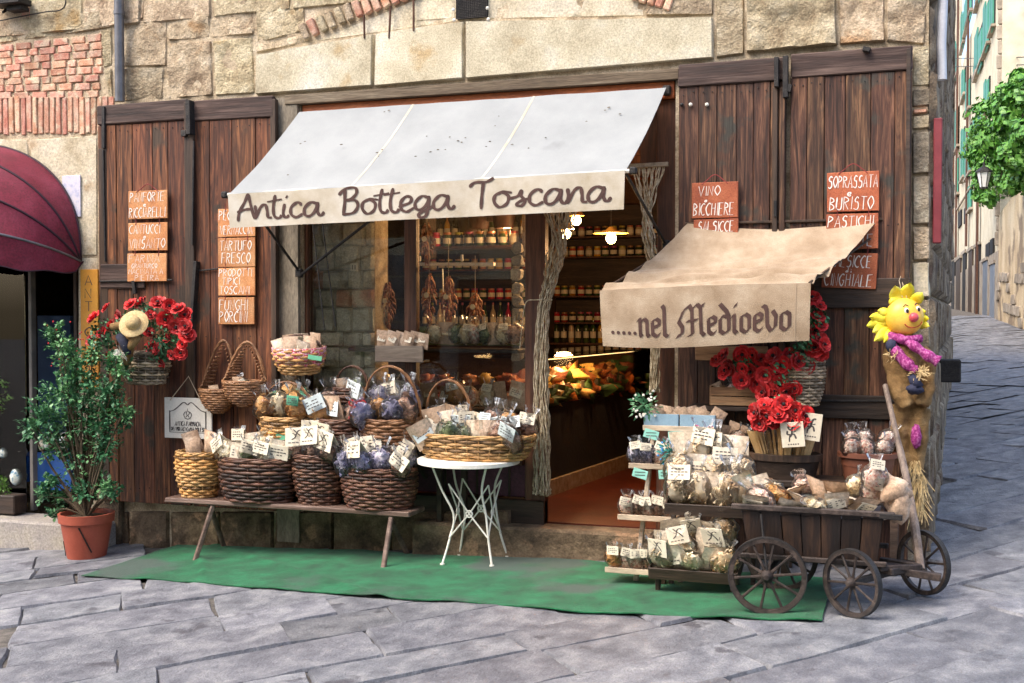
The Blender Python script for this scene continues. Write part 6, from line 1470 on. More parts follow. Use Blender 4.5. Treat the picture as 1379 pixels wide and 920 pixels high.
poppies(fb[0], [(127,428),(124,458),(143,415),(150,438),(132,472),(168,458),(190,408),(203,425),(200,447),(222,430),(240,416),(250,440),(246,464),(226,456),(212,470),(232,478),(217,488),(203,466),(176,410),(160,424),(252,452),(238,440),(213,408),(250,425),(137,448),(228,412),(243,476),(150,480)], -.28)
leafcloud('foliage', fb[0], [(140,450,22),(190,430,25),(230,445,28),(215,470,20),(170,440,20)], -.28, 11, m_leaf, .04)
fb2 = basket('tall pale wicker basket of red poppies hanging on the weathered shutter',1078,546,-.24,60,44,66,m_weave_g,15,22,.7,name='poppy_basket',cat='flower basket')
poppies(fb2[0], [(975,480),(985,495),(1000,478),(1012,500),(998,512),(1030,505),(1025,485),(1042,480),(1052,492),(1062,478),(1074,487),(1060,505),(1046,503),(1078,508),(1071,523),(1098,470),(1106,477),(1096,447),(1104,457),(1110,464),(1101,427),(1104,412),(1093,402),(1058,526),(1050,518),(1087,494),(966,486),(978,500),(1014,478),(1106,438),(1036,492),(1000,496),(1036,536),(1052,536),(1044,526),(1028,528),(1062,538),(1020,518),(1040,514)], -.30, cen=(1045,480))
leafcloud('foliage', fb2[0], [(1050,500,25),(1060,530,18),(1095,460,18),(1100,430,16),(1035,525,14),(1000,495,18),(1080,478,20)], -.30, 11, m_leaf, .04)
fb3 = thing('poppy_bunch','lower bunch of red poppies resting on the spaghetti tub','flowers',at(1048,575,-.5))
poppies(fb3, [(1018,556),(1030,547),(1045,551),(1058,560),(1072,552),(1084,560),(1040,568),(1023,570),(1055,545),(1068,568),(1048,560),(1034,560),(1078,566)], -.52, cen=(1050,560))
leafcloud('foliage', fb3, [(1050,545,14),(1040,555,16),(1070,556,14)], -.48, 9, m_leaf, .035)

# ------------------------------------------------------------------ pale stock standing just inside the window glass
wz = at(600,604,.25).z
lw_ = thing('low_window_shelf','narrow dark shelf just inside the window glass behind the baskets','shelf',at(560,604,.25)); mb = MB(); a = at(425,604,.25); b = at(703,604,.25); mb.cbox(((a.x+b.x)/2,.25,wz-.015),(b.x-a.x,.2,.025),.003); mb.build('board', m_dark, lw_)
for r in range(2):
    if r: 
        w2 = at(600,548,.3).z; mb = MB(); mb.cbox(((a.x+b.x)/2,.30,w2-.012),(b.x-a.x,.16,.02),.003); mb.build('board', m_dark, lw_)
    for k in range(15):
        kd = ['packet','cookie','pasta','packet','beans'][(k*3+r)%5]; x = a.x+.06+(b.x-a.x-.1)*k/14.3
        bag(kd, Vector((x,.25+.05*r,wz if not r else w2)), RS.uniform(1.0,1.35), RS.uniform(-.1,.25), RS.uniform(-.25,.25), RS.uniform(-.4,.4), 'cream' if RS.random()<.6 else None, '%s inside the window on the %s shelf, number %s from left' % (DESC[kd], ['low','upper'][r], 'one two three four five six seven eight nine ten eleven twelve thirteen fourteen fifteen'.split()[k]), 'goods just inside the window')
ws_ = at(600,466,.3).z+.0
for k in range(9):
    x = at(586+k*13.5,460,.2).x; bag(['pasta','packet','herb','pasta','beans','herb','packet','pasta','dark'][k], Vector((x,.22,ws_+.015)), 1.1, .1, RS.uniform(-.2,.2), RS.uniform(-.3,.3), 'cream' if k%2 else None, DESC[['pasta','packet','herb','pasta','beans','herb','packet','pasta','dark'][k]]+' on the green shelf inside the window, '+ords(9)[k], 'goods just inside the window')
# ------------------------------------------------------------------ straw hat figure on the left poppy basket
Yh = -.50
sh = thing('straw_hat_figure','small scarecrow figure in a round straw hat sitting among the left poppies','doll',at(178,480,Yh))
c = at(180,436,Yh)
mb = MB(); mb.T = Matrix.Translation(c) @ Matrix.Rotation(radians(62),4,'X') @ Matrix.Rotation(radians(15),4,'Y'); mb.lathe([(.118,0),(.11,.006),(.062,.010),(.058,.035),(.045,.058),(.02,.068),(0,.07)],24); mb.build('straw_hat', m_straw, sh, smooth=50)
mb = MB(); p1 = at(170,438,Yh+.03); p2 = at(150,440,Yh+.02); mb.tube([p1,p1.lerp(p2,.5),p2],[.03,.034,.026],10); p3 = at(188,452,Yh+.02); p4 = at(172,470,Yh); mb.tube([p3,p3.lerp(p4,.5),p4],[.03,.036,.026],10)
mb.tube([at(178,448,Yh+.05),at(172,470,Yh+.05),at(170,492,Yh+.04)],[.04,.05,.035],10); mb.build('body', m_burlap, sh, smooth=1)
mb = MB(); mb.tube([at(160,452,Yh+.0),at(168,462,Yh-.01),at(172,478,Yh)],[.03,.04,.03],10); mb.build('dark_vest', mat('navy_cloth',(.01,.012,.03),(.02,.024,.05),scale=6,rough=.9,bump=.3), sh, smooth=1)
mb = MB()
for k in range(46):
    b = at(163,474,Yh-.02); d = Vector((RS.gauss(0,1),-.5+RS.gauss(0,.5),RS.gauss(0,1))).normalized(); L_ = RS.uniform(.03,.09); mb.tube([b,b+d*L_*.6,b+d*L_+Vector((0,0,-.02))],.0016,3)
mb.build('raffia_tuft', m_white, sh, kind='stuff')
# ------------------------------------------------------------------ sunflower faced doll on the corner
Yd = -.20; s_ = sc(1217,Yd)
dl = thing('sunflower_doll','burlap scarecrow doll with yellow petalled smiling face hanging at the shop corner','doll',at(1222,620,Yd))
hc = at(1218,427,Yd-.03); R = 25/s_
HT = Matrix.Translation(hc) @ Matrix.Rotation(radians(-8),4,'Y') @ Matrix.Rotation(radians(14),4,'Z')
mb = MB(); mb.T = HT; mb.blob((0,0,0),(R,R*.75,R*1.02),24,16); m_head = mat('orange_yellow_face',(.80,.36,.03),(.86,.50,.06),(.88,.58,.10),scale=5,rough=.4,bump=.05); mb.build('head', m_head, dl, smooth=1)
def on_head(x, z, o=0): 
    y = -R*.75*sqrt(max(0,1-(x/R)**2-(z/(R*1.02))**2)); return Vector((x,y-o,z))
mb = MB(); mb.T = HT; mb.blob(on_head(R*.28,-R*.08,.008),(R*.26,R*.24,R*.26),12,8); mb.build('nose', mat('pink_nose',(.62,.06,.08),(.7,.12,.14),scale=3,rough=.35,bump=0), dl, smooth=1)
for sx in (-.02,.62):
    mb = MB(); mb.T = HT; mb.blob(on_head(R*sx,R*.32,-.002),(R*.13,.008,R*.16),10,8); e_ = mb.build('eye', m_white, dl, smooth=1)
    mb = MB(); mb.T = HT; mb.blob(on_head(R*(sx+.03),R*.30,.005),(R*.075,.006,R*.11),10,8); mb.build('pupil', m_blk, dl, smooth=1)
    mb = MB(); mb.T = HT; mb.tube([on_head(R*(sx-.12),R*.56,.002),on_head(R*sx,R*.66,.002),on_head(R*(sx+.14),R*.56,.002)],.0035,5); mb.build('eyebrow', m_bark, dl)
mb = MB(); mb.T = HT; mb.tube([on_head(R*(.28+.5*cos(a)),-R*.28+R*.34*sin(a),.001) for a in [pi+.25+i*(pi-.5)/9 for i in range(10)]],.0035,5); mb.build('mouth', mat('mouth_red',(.5,.06,.03),rough=.6,bump=0), dl)
m_pet = mat('yellow_petal',(.70,.62,.02),(.82,.75,.06),(.88,.82,.16),scale=8,rough=.55,bump=.1,rnd=.1)
for k,(an,L_,w_) in enumerate([(100,.11,.045),(75,.12,.05),(48,.09,.04),(118,.05,.03),(158,.07,.03),(172,.12,.034),(186,.15,.036),(198,.13,.034),(211,.15,.036),(224,.11,.034),(238,.10,.04),(8,.04,.025),(-12,.05,.03),(-30,.06,.03)]):
    a = radians(an); mb = MB(); mb.T = HT
    def fn(u,v):
        s2 = (u-.5)*2; r = R*.86+L_*v; w2 = w_*sin(pi*min(1,.16+v*.84))**.7*s2; return Vector((r*cos(a)-w2*sin(a), .01-.03*v*v+.012*s2*s2+.02*sin(v*4+k), r*sin(a)+w2*cos(a)))
    mb.grid(fn,4,5,thick=(0,.004,0)); mb.build('petal', m_pet, dl, smooth=1)
mb = MB(); mb.tube([at(1216,404,Yd-.02),at(1211,378,Yd+.06),at(1213,372,Yd+.1)],.0025,4); mb.tube([at(1222,404,Yd-.02),at(1215,380,Yd+.06)],.0025,4); mb.build('hanging_string', m_string, dl)
# body: one continuous remeshed surface
def A(x,y,o=0): return at(x,y,Yd+o)
mb = MB()
mb.tube(catmull([A(1222,452),A(1218,475),A(1222,500),A(1228,530),A(1232,556)],6),[.06+.05*sin(pi*min(1,i/26*1.1+.1)) for i in range(25)],14)
mb.tube(catmull([A(1214,545),A(1212,580),A(1214,606),A(1222,625)],6),[.075-.035*(i/18) for i in range(19)],12)
mb.tube(catmull([A(1238,550),A(1238,585),A(1236,610),A(1234,632)],6),[.07-.03*(i/18) for i in range(19)],12)
mb.tube(catmull([A(1204,462),A(1198,490,-.03),A(1206,520,-.07),A(1222,548,-.08)],6),[.045+.012*sin(i*.5) for i in range(19)],10)
mb.tube(catmull([A(1240,470),A(1252,495,-.04),A(1252,520,-.07),A(1240,545,-.08)],6),[.04+.01*sin(i*.5) for i in range(19)],10)
bd = mb.build('body', m_burlap, dl, smooth=1); rm = bd.modifiers.new('remesh','REMESH'); rm.mode = 'VOXEL'; rm.voxel_size = .012; rm.use_smooth_shade = True
dm = bd.modifiers.new('wrinkles','DISPLACE'); tx_ = bpy.data.textures.new('wrinkle','CLOUDS'); tx_.noise_scale = .06; dm.texture = tx_; dm.strength = .03; dm.texture_coords = 'LOCAL'
m_purple = mat('purple_gingham',(.20,.012,.12),(.34,.03,.21),(.50,.15,.36),scale=60,detail=1,rough=.8,bump=.2)
mb = MB()
mb.tube(catmull([A(1200,455,-.06),A(1208,475,-.11),A(1226,494,-.14),A(1236,500,-.14)],6),[.022+.016*sin(pi*i/18)+.004*sin(i*1.3) for i in range(19)],10)
mb.tube(catmull([A(1208,454,-.07),A(1228,464,-.13),A(1248,478,-.15),A(1264,487,-.15)],6),[.026+.012*(i/18)+.005*sin(i*1.1) for i in range(19)],10)
mb.tube(catmull([A(1198,452,-.05),A(1218,458,-.11),A(1240,456,-.06)],6),[.028]*13,10)
mb.build('scarf', m_purple, dl, smooth=1)
mb = MB(); mb.blob(A(1234,588,-.07),(.035,.03,.08),10,8,.3,4); mb.build('purple_patch', m_purple, dl, smooth=1)
mb = MB(); mb.blob(A(1201,466,-.09),(.04,.04,.045),12,8,.25,2); mb.build('navy_cloth', mat('navy_patch',(.01,.014,.04),(.03,.035,.08),scale=10,rough=.8,bump=.4), dl, smooth=1)
mb = MB(); mb.blob(A(1232,524,-.15),(.055,.04,.035),12,8,.35,5); mb.tube([A(1228,505,-.13),A(1236,522,-.15)],[.03,.04],8); mb.build('navy_cloth', mat('navy_patch',(.01,.014,.04),(.03,.035,.08),scale=10,rough=.8,bump=.4), dl, smooth=1)
mb = MB()
for (cx,cy,n_,L0,dn_) in ((1238,502,60,.06,0),(1232,625,40,.10,1),(1238,645,60,.16,1),(1236,670,50,.16,1),(1202,480,14,.04,0)):
    for k in range(n_):
        b = A(cx+RS.uniform(-6,6),cy+RS.uniform(-5,5),-.06 if dn_ else -.15); d = Vector((RS.gauss(0,.45 if dn_ else 1),-.3+RS.gauss(0,.5),-1.2 if dn_ else RS.gauss(0,1))).normalized(); L_ = L0*RS.uniform(.6,1.2)
        mb.tube([b,b+d*L_*.5+Vector((RS.uniform(-.01,.01),0,0)),b+d*L_],.0022,3)
mb.build('straw_tuft', m_straw, dl, kind='stuff')

# ------------------------------------------------------------------ potted shrub
pp = gr(117,750); pp.z += .0; s_ = sc(117,pp.y); print('shrub', pp)
sb = thing('potted_shrub','leafy green shrub in a cracked terracotta pot left of the carpet','shrub',pp)
H = 60/s_; mb = MB(); r0 = 25/s_; r1 = 36/s_
mb.lathe([(r0,0),(r0*1.02,.01),(r1*.93,H*.80),(r1,H*.81),(r1*1.02,H),(r1*.93,H),(r1*.88,H*.9)],36,pp,cap1=False); pot = mb.build('pot', m_terra, sb, smooth=40)
mb = MB(); mb.lathe([(r1*.89,H*.9),(0,H*.93)],24,pp,cap0=False,cap1=False); mb.build('soil', m_bark, sb)
mb = MB(); mb.tube([pp+Vector((r1*.35,-r1*.86,H*.75)),pp+Vector((r1*.48,-r1*.72,H*.5)),pp+Vector((r1*.62,-r1*.5,H*.18))],.008,4); mb.tube([pp+Vector((-r1*.55,-r1*.62,H*.4)),pp+Vector((-r0*.8,-r0*.7,.02))],.004,4); mb.build('crack', m_inner, pot)
SHB = [(72,448,12),(78,462,15),(92,480,20),(100,500,28),(120,515,34),(145,530,26),(78,530,28),(110,545,34),(150,555,24),(60,565,32),(95,572,36),(130,580,34),(42,578,14),(168,560,15),(75,600,26),(108,610,30),(142,605,22),(130,650,26),(112,665,16),(150,662,14),(70,650,16),(60,668,12),(90,672,14),(165,500,14),(150,490,14),(125,475,16),(72,690,8)]
def tree_like(t, base, blobs, Y, dens, ml, mbk, size=.03, dy=.2, tr=.018):
    mb = MB(); cs = [(at(x,y,Y+RS.uniform(-.5,.5)*dy*1.2), r/sc(x,Y)) for x,y,r in blobs]
    for c_,r in cs:
        m_ = base.lerp(c_,.5)+Vector((RS.uniform(-.05,.05),RS.uniform(-.05,.05),.05)); mb.tube(catmull([base,m_,c_],4),[tr*(1-i/9)+.003 for i in range(9)],5)
    mb.build('branches', mbk, t); mb = MB()
    for (c_,r),(x,y,rp) in zip(cs,blobs):
        for k in range(int(dens*rp)):
            # leaves sit on short twigs, giving tufts and gaps
            if k % 9 == 0:
                tw_ = Vector((RS.gauss(0,1),RS.gauss(0,.9),RS.gauss(0,.8)+.1)).normalized(); p0 = c_+tw_*r*RS.uniform(.0,.35); p1 = c_+tw_*r*RS.uniform(.8,1.25)
            p = p0.lerp(p1,(k%9)/8)+Vector((RS.gauss(0,.008),RS.gauss(0,.008),RS.gauss(0,.008)))
            f = (tw_+Vector((RS.gauss(0,.7),RS.gauss(0,.7),RS.gauss(0,.5)))).normalized(); e = f.cross(Vector((0,0,1))); 
            if e.length < .1: e = Vector((1,0,0))
            e.normalize(); nn_ = e.cross(f); L_ = size*RS.uniform(.6,1.25); w_ = L_*.36
            mb.add([p, p+f*L_*.5+e*w_+nn_*w_*.3, p+f*L_, p+f*L_*.5-e*w_+nn_*w_*.3],[(0,1,2),(0,2,3)])
    return mb.build('foliage', ml, t, kind='stuff')
tree_like(sb, pp+Vector((0,0,H*.9)), SHB, pp.y, 10, m_leaf, m_bark, .042, tr=.011)
tree_like(sb, pp+Vector((0,0,H*.9)), [(x+RS.uniform(-8,8),y-RS.uniform(0,8),r*.9) for x,y,r in SHB], pp.y-.06, 6, m_leaf2, m_bark, .036, tr=.006)
mb = MB(); 
for k in range(26):
    mb.blob(at(RS.uniform(60,110),RS.uniform(430,500),pp.y-.1)+Vector((0,RS.uniform(0,.2),0)),.007,5,4)
mb.build('red_berries', m_red, sb, kind='stuff')
mb = MB(); c = gr(155,722); mb.blob(c+Vector((0,0,.03)),(.035,.03,.02),10,6,.5,3); mb.blob(c+Vector((0.01,0,.06)),(.018,.015,.03),8,6,.5,5); o = mb.build('small_ornament', m_white, smooth=1); tag(o,'small white ornament on the ground by the shrub pot','ornament')

# ------------------------------------------------------------------ neighbouring shop with red canopy
ns = thing('neighbour_shop','antique shop front under a dark red rounded canopy at the left edge','shop front',(XS-1.2,.2,zg(-4,0)))
LX = XS-2.3
zf = at(60,690,.1).z
mb = MB(); mb.box((LX,.47,zf-.1),(XS,3.2,zf)); mb.build('floor', m_base, ns)
mb = MB(); mb.box((LX-.05,3.2,zf),(XS,3.3,ZS)); mb.box((XS-.02,.47,zf),(XS+.05,3.2,ZS)); mb.box((LX-.05,.47,zf),(LX,3.2,ZS)); mb.box((LX,.47,ZS),(XS,3.3,ZS+.05)); mb.build('inner_wall', m_dark, ns)
def nbox(x0,y0,x1,y1,Y,th,m,name,par=ns,ch=.004):
    a = at(x0,y0,Y); b = at(x1,y1,Y); mb = MB(); mb.cbox(((a.x+b.x)/2,Y+th/2,(a.z+b.z)/2),(abs(b.x-a.x),th,abs(a.z-b.z)),ch); return mb.build(name,m,par)
nbox(37,345,45,688,.08,.06,mat('grey_frame',(.14,.13,.12),(.24,.22,.2),scale=6,rough=.5,bump=.1),'frame_post'); nbox(98,345,106,690,.08,.08,m_darkv,'frame_post'); nbox(-300,345,-292,690,.08,.06,m_dark,'frame_post')
nbox(-290,345,36,690,.11,.006,m_glass,'window_pane'); nbox(-300,686,44,694,.06,.1,m_dark,'bottom_rail')
# things in that window
nbox(6,372,34,560,.20,.02,mat('reflection_cream',(.78,.70,.44),(.86,.79,.54),scale=2,rough=.8,bump=.1),'reflection_panel')  # bright cream painted in for a sunlit building reflected in the pane
for k in range(8): 
    y = 378+k*24; c = at(-3,y,.24); mb = MB(); mb.cbox(c,(.10,.08,.13),.03,jit=.015); mb.build('stone_block', m_greystone, ns)
nbox(46,610,96,662,.20,.3,mat('blue_cabinet',(.015,.07,.28),(.03,.12,.42),scale=3,rough=.3,bump=0),'blue_cabinet'); nbox(-60,610,34,650,.20,.3,MATS['blue_cabinet'],'blue_cabinet')
nbox(50,425,96,606,.6,.05,mat('navy_door',(.05,.10,.22),(.08,.14,.3),scale=3,rough=.5,bump=.1),'navy_door')
for (x,y,r) in ((10,410,13),(14,500,12)):
    c = at(x,y,.17); mb = MB(); mb.blob(c,(r/sc(x,.17),.02,r/sc(x,.17)),16,10); mb.tube([c+Vector((0,0,.05)),c+Vector((0,0,.5))],.004,4); o = mb.build('hanging_pan', m_rust, smooth=1); tag(o,'round dark pan hanging in the antique shop window, %s'%('upper one' if y<450 else 'lower one'),'pan','pans in the antique shop window')
def vase(x,y,h,r,m,lab,name='ceramic_vase',cat='vase'):
    c = at(x,y,.16); mb = MB(); mb.lathe([(r*.5,0),(r*.9,h*.25),(r,h*.5),(r*.7,h*.78),(r*.45,h*.88),(r*.6,h)],18,c); o = mb.build(name,m,smooth=50); tag(o,lab,cat)
m_cer = mat('blue_white_ceramic',(.10,.22,.32),(.6,.66,.62),(.72,.74,.68),scale=26,detail=2,rough=.2,bump=0)
vase(25,655,.20,.075,m_cer,'blue and white ceramic jar low in the antique shop window'); vase(8,620,.16,.06,m_cer,'ceramic bird shaped pot on the blue cabinet, left side'); vase(30,618,.14,.045,m_white,'small white ceramic jug on the blue cabinet'); vase(86,610,.18,.05,m_cer,'tall ceramic jar in the antique shop doorway')
for k in range(7): vase(56+k*7,606-2*(k%2),.09+.03*(k%3),.03,[m_card,m_cer,m_rust][k%3],'small crockery piece on the blue cabinet in the antique shop, '+ords(7)[k],'crockery','crockery')
t = thing('window_plant','small yellow green plant low in the antique shop window','plant',at(5,560,.15)); leafcloud('leaves', t, [(4,520,16),(2,545,14),(14,535,10)], .15, 14, m_leafl, .03)
t = thing('window_plant','bushy plant in a dark trough at the antique shop window bottom','plant',at(5,690,-.1)); leafcloud('leaves', t, [(4,665,12),(2,650,10)], -.08, 14, m_leafl, .03)
mb = MB(); a = at(-30,690,-.15); b = at(20,668,-.15); mb.cbox(((a.x+b.x)/2,-.08,(a.z+b.z)/2),(b.x-a.x,.16,b.z-a.z),.01); mb.build('trough', m_dark, t)
# orange lettered board
ob = thing('orange_door_sign','tall narrow orange board lettered ANTICHITA in dark capitals beside the shutter','sign',at(120,440,-.02))
a = at(108,363,-.02); b = at(133,524,-.02); mb = MB(); mb.cbox(((a.x+b.x)/2,-.012,(a.z+b.z)/2),(b.x-a.x,.02,a.z-b.z),.003); mb.build('board', mat('orange_paint',(.62,.25,.03),(.74,.36,.05),scale=4,rough=.6,bump=.2), ob)
mb = MB(); W = b.x-a.x; pzz = (a.z-b.z)/161
for k,ch in enumerate('ANTICHITA'):
    zz = a.z-(15+k*17.4)*pzz
    write(mb, ch, lambda x,y,o: Vector((a.x+x, -.023-o, zz+y)), W*(.28 if ch!='I' else .42), -6.5*pzz, 13*pzz, W*(.5 if ch!='I' else .2), .011, .0005, wob=.01, slant=0)
mb.build('lettering', m_ink, ob)
mb = MB(); a = at(84,237,.0); b = at(109,292,.0); mb.cbox(((a.x+b.x)/2,.0,(a.z+b.z)/2),(b.x-a.x,.012,a.z-b.z),.002); o = mb.build('wall_poster', mat('faded_poster',(.42,.44,.62),(.60,.60,.70),(.68,.62,.66),scale=22,rough=.6,bump=0)); tag(o,'faded lilac paper notice on the wall beside the red canopy','poster')
# step
mb = MB(); P_ = [gr(-60,722),gr(40,727),gr(150,731),gr(178,727)]; 
sx0, sx1 = at(-500,700,0).x, at(160,700,0).x; ztop = at(80,700,-.15).z
mb.cbox(((sx0+sx1)/2,-.13,ztop-.2),(sx1-sx0,.36,.4),.02,jit=.006); o = mb.build('stone_step', mat('step_stone',(.26,.24,.24),(.36,.33,.30),(.42,.38,.3),scale=3,rough=.85,bump=.6)); tag(o,'low stone step along the antique shop front at far left','step')
mb = MB(); a = at(147,678,.0); mb.cbox((a.x+.02,-.0,(a.z+zg(-3.5,0))/2),(.24,.10,a.z-zg(-3.5,0)+.1),.015,jit=.01); o = mb.build('stone_block', m_base, wall)
# canopy
cn = thing('red_canopy','dark red rounded fabric canopy over the antique shop at far left','canopy',at(108,350,-.02))
pr2 = at(109,352,-.02); ha = 1.15; RZ = at(20,192,.0).z-pr2.z
m_redc = mat('red_canopy_cloth',(.10,.005,.018),(.16,.009,.030),(.20,.022,.05),scale=3,rough=.75,bump=.3,bscale=12,spots=(.15,.035,.06),spot_scale=2,spot_at=.6)
m_redd = mat('canopy_piping',(.03,.008,.02),rough=.7,bump=0)
angs = [90,62,38,16]
def cpt(ph, al):
    a = radians(al); sx_ = cos(ph); r = RZ*abs(sin(ph))**.8; R3 = r
    return Vector((pr2.x-ha+ha*sx_, pr2.y-R3*cos(a)*1.0, pr2.z+R3*sin(a)))
for k in range(3):
    def fn(u,v,k=k):
        al = angs[k]+(angs[k+1]-angs[k])*v; p = cpt(pi*u, al); n_ = Vector((0,-cos(radians(al)),sin(radians(al)))); return p - n_*(.05*sin(pi*v)*sin(pi*u)+.01*sin(u*30+v*3)*sin(pi*v))
    mb = MB(); mb.grid(fn,40,8,thick=(0,.004,-.003)); mb.build('panel', m_redc, cn, smooth=60)
for al in angs:
    mb = MB(); mb.tube([cpt(pi*u/40,al) for u in range(41)],.011,6); mb.build('rib', m_redd if al>20 else m_pipe, cn, smooth=1)
def fnv(u,v):
    p = cpt(pi*u,16); w_ = .32*(sin(pi*u)**.35)*(1+.05*sin(u*50)); return p+Vector((0,.03*v,-w_*v))
mb = MB(); mb.grid(fnv,60,6,thick=(0,.003,0)); mb.build('valance', m_redc, cn, smooth=60)
mb = MB(); mb.tube([fnv(u/60,1) for u in range(61)],.006,5); mb.build('valance_hem', m_redd, cn, smooth=1)

# ------------------------------------------------------------------ the alley beyond
def vplane(A_, B_):
    d = (B_-A_); d.z = 0; n_ = Vector((d.y,-d.x,0)).normalized()
    def on(px,py):
        r = ray(px,py); return CAM + r*((A_-CAM).dot(n_)/r.dot(n_))
    return on, d.normalized(), n_
m_cream = mat('cream_render',(.52,.45,.32),(.64,.57,.42),(.70,.64,.50),scale=1.2,rough=.9,bump=.3,bscale=10,spots=(.5,.42,.3),spot_scale=.8,spot_at=.62)
m_yell = mat('yellow_render',(.50,.42,.25),(.58,.50,.32),scale=1,rough=.9,bump=.2,bscale=10)
m_shut = mat('green_paint',(.03,.20,.14),(.05,.28,.20),scale=5,rough=.5,bump=.1)
m_dstone = mat('street_stone',(.22,.18,.14),(.34,.29,.23),(.42,.37,.3),scale=2,rough=.9,bump=.8,bscale=12,bdist=.03)
HA = ptd(1346,420,36); HB = ptd(1284,420,64)
onh, hd, hn = vplane(HA, HB)
if hn.x > 0: hn = -hn
ah = thing('alley_house','cream rendered houses with green shutters along the right of the alley','house',(HA.x,HA.y,zg(4.5,HA.y)))
def slab(P, n_, th, m, name, parent, ch=0):
    mb = MB(); Q = [p+n_*th for p in P]; mb.add(list(P)+Q,[(0,1,2,3),(7,6,5,4),(0,4,5,1),(1,5,6,2),(2,6,7,3),(3,7,4,0)]); return mb.build(name,m,parent)
A0_, B0_ = HA.copy(), HB+ (HB-HA).normalized()*6
A0_.z = 0; B0_.z = 0
slab([A0_,B0_,B0_+Vector((0,0,14)),A0_+Vector((0,0,14))], -hn, 6, m_cream, 'wall', ah)
zz = onh(1325,350).z
slab([Vector((A0_.x,A0_.y,0)),Vector((B0_.x,B0_.y,0)),Vector((B0_.x,B0_.y,zz)),Vector((A0_.x,A0_.y,zz))], hn, .06, m_dstone, 'stone_plinth', ah)
def hq(x0,y0,x1,y1,off,th,m,name,par=ah):
    # rectangle between two picture columns, level top and bottom measured at its middle
    t_ = onh((x0+x1)/2,y0).z; b_ = onh((x0+x1)/2,y1).z; a = onh(x0,(y0+y1)/2); b = onh(x1,(y0+y1)/2)
    P = [Vector((a.x,a.y,b_)),Vector((b.x,b.y,b_)),Vector((b.x,b.y,t_)),Vector((a.x,a.y,t_))]; return slab([p+hn*off for p in P], hn, th, m, name, par)
for (x0,y0,x1,y1) in [(1297,97,1301,131),(1301,0,1310,30),(1314,88,1318,100),(1315,45,1325,93),(1327,8,1334,66),(1296,176,1300,240),(1302,174,1309,236),(1313,160,1318,200),(1320,150,1327,195),(1316,-60,1326,-5),(1288,150,1292,200),(1287,60,1291,105),(1296,20,1300,62),(1303,110,1308,150),(1328,110,1334,150),(1289,215,1292,262),(1336,-20,1341,40),(1306,252,1310,282)]:
    w_ = hq(x0,y0,x1,y1,.0,.05,m_blk,'window'); hq(x0-.5,y1,x1+.5,y1+3,.0,.16,m_dstone,'sill',w_)
    xm = (x0+x1)/2; hq(x0,y0,xm-.4,y1,.052,.05,m_shut,'shutter',w_); hq(xm+.4,y0,x1,y1,.052,.05,m_shut,'shutter',w_)
for (x0,y0,x1,y1,m_) in [(1283,352,1287,418,m_blk),(1289,350,1295,420,m_darkv),(1298,342,1302,424,m_blk),(1306,338,1311,428,m_darkv),(1315,332,1321,430,m_blk),(1326,352,1332,432,mat('grey_blue_door',(.14,.17,.22),(.2,.24,.3),scale=3,rough=.6,bump=.2)),(1336,356,1342,434,MATS['grey_blue_door']),(1330,328,1335,346,m_blk),(1336,322,1340,342,m_blk),(1292,285,1296,305,m_blk),(1300,280,1303,300,m_blk)]:
    d_ = hq(x0,y0,x1,y1,.0,.075,m_,'door' if y1>400 else 'window'); 
    if y1>400: hq(x0-1,y0-4,x1+1,y0,.061,.05,m_dstone,'lintel',d_)
for (x,y0,y1) in ((1292,-10,345),(1306.5,-10,330),(1320,260,440),(1287,100,345)):
    hq(x-.5,y0,x+.5,y1,.08,.08,m_rust,'drainpipe')
hq(1290,240,1345,242.5,.06,.08,m_dstone,'string_course')
# far house closing the view, and the yellow one behind the ivy
def house(name, px0, px1, d, zt_, m, label):
    a = ptd(px0,420,d); b = ptd(px1,420,d); a.z = b.z = 0; t = thing(name,label,'house',(a.x,a.y,zg(4.5,a.y))); n_ = (a-b).cross(Vector((0,0,1))).normalized(); 
    if (CAM-a).dot(n_) < 0: n_ = -n_
    slab([a,b,b+Vector((0,0,zt_)),a+Vector((0,0,zt_))], -n_, .8, m, 'wall', t); return t
house('far_house',1225,1292,74,26,m_cream,'pale house closing the far end of the alley')
yh = ah
for k in range(22):
    a = ptd(1344+(k%2)*1.5,120-k*0,36.05); z_ = 4+k*.46; b = ptd(1354-(k%2)*2,120,36.05); mb = MB(); mb.cbox(((a.x+b.x)/2,(a.y+b.y)/2,z_),(.22 if k%2 else .30,.2,.44),.03,Matrix.Rotation(-YAW,3,'Z')); mb.build('quoin', m_dstone, yh)
# retaining wall with ivy
IA = ptd(1470,420,22); IB = ptd(1342,420,36.5); IA.z=IB.z=0; oni, idr, inn = vplane(IA,IB)
if inn.x > 0: inn = -inn
iw = thing('retaining_wall','peeling plaster and stone retaining wall with ivy on top, right side of alley','wall',(IB.x,IB.y,zg(4.5,IB.y)))
zt1 = oni(1345,292).z; zt0 = oni(1379,240).z; ztop0 = zt1+(zt0-zt1)*((IA-IB).length/ max(.1,(oni(1379,300)-IB).xy.length)); ztop0 = min(ztop0, zt1+2.5)
slab([IA,IB,Vector((IB.x,IB.y,zt1)),Vector((IA.x,IA.y,ztop0))], -inn, 1.2, mat('peeling_plaster',(.40,.30,.18),(.52,.41,.26),(.60,.50,.34),scale=1.5,rough=.9,bump=.6,bscale=8,bdist=.03,spots=(.25,.19,.13),spot_scale=1.1,spot_at=.55,st=(1,1,.5)),'wall_core',iw)
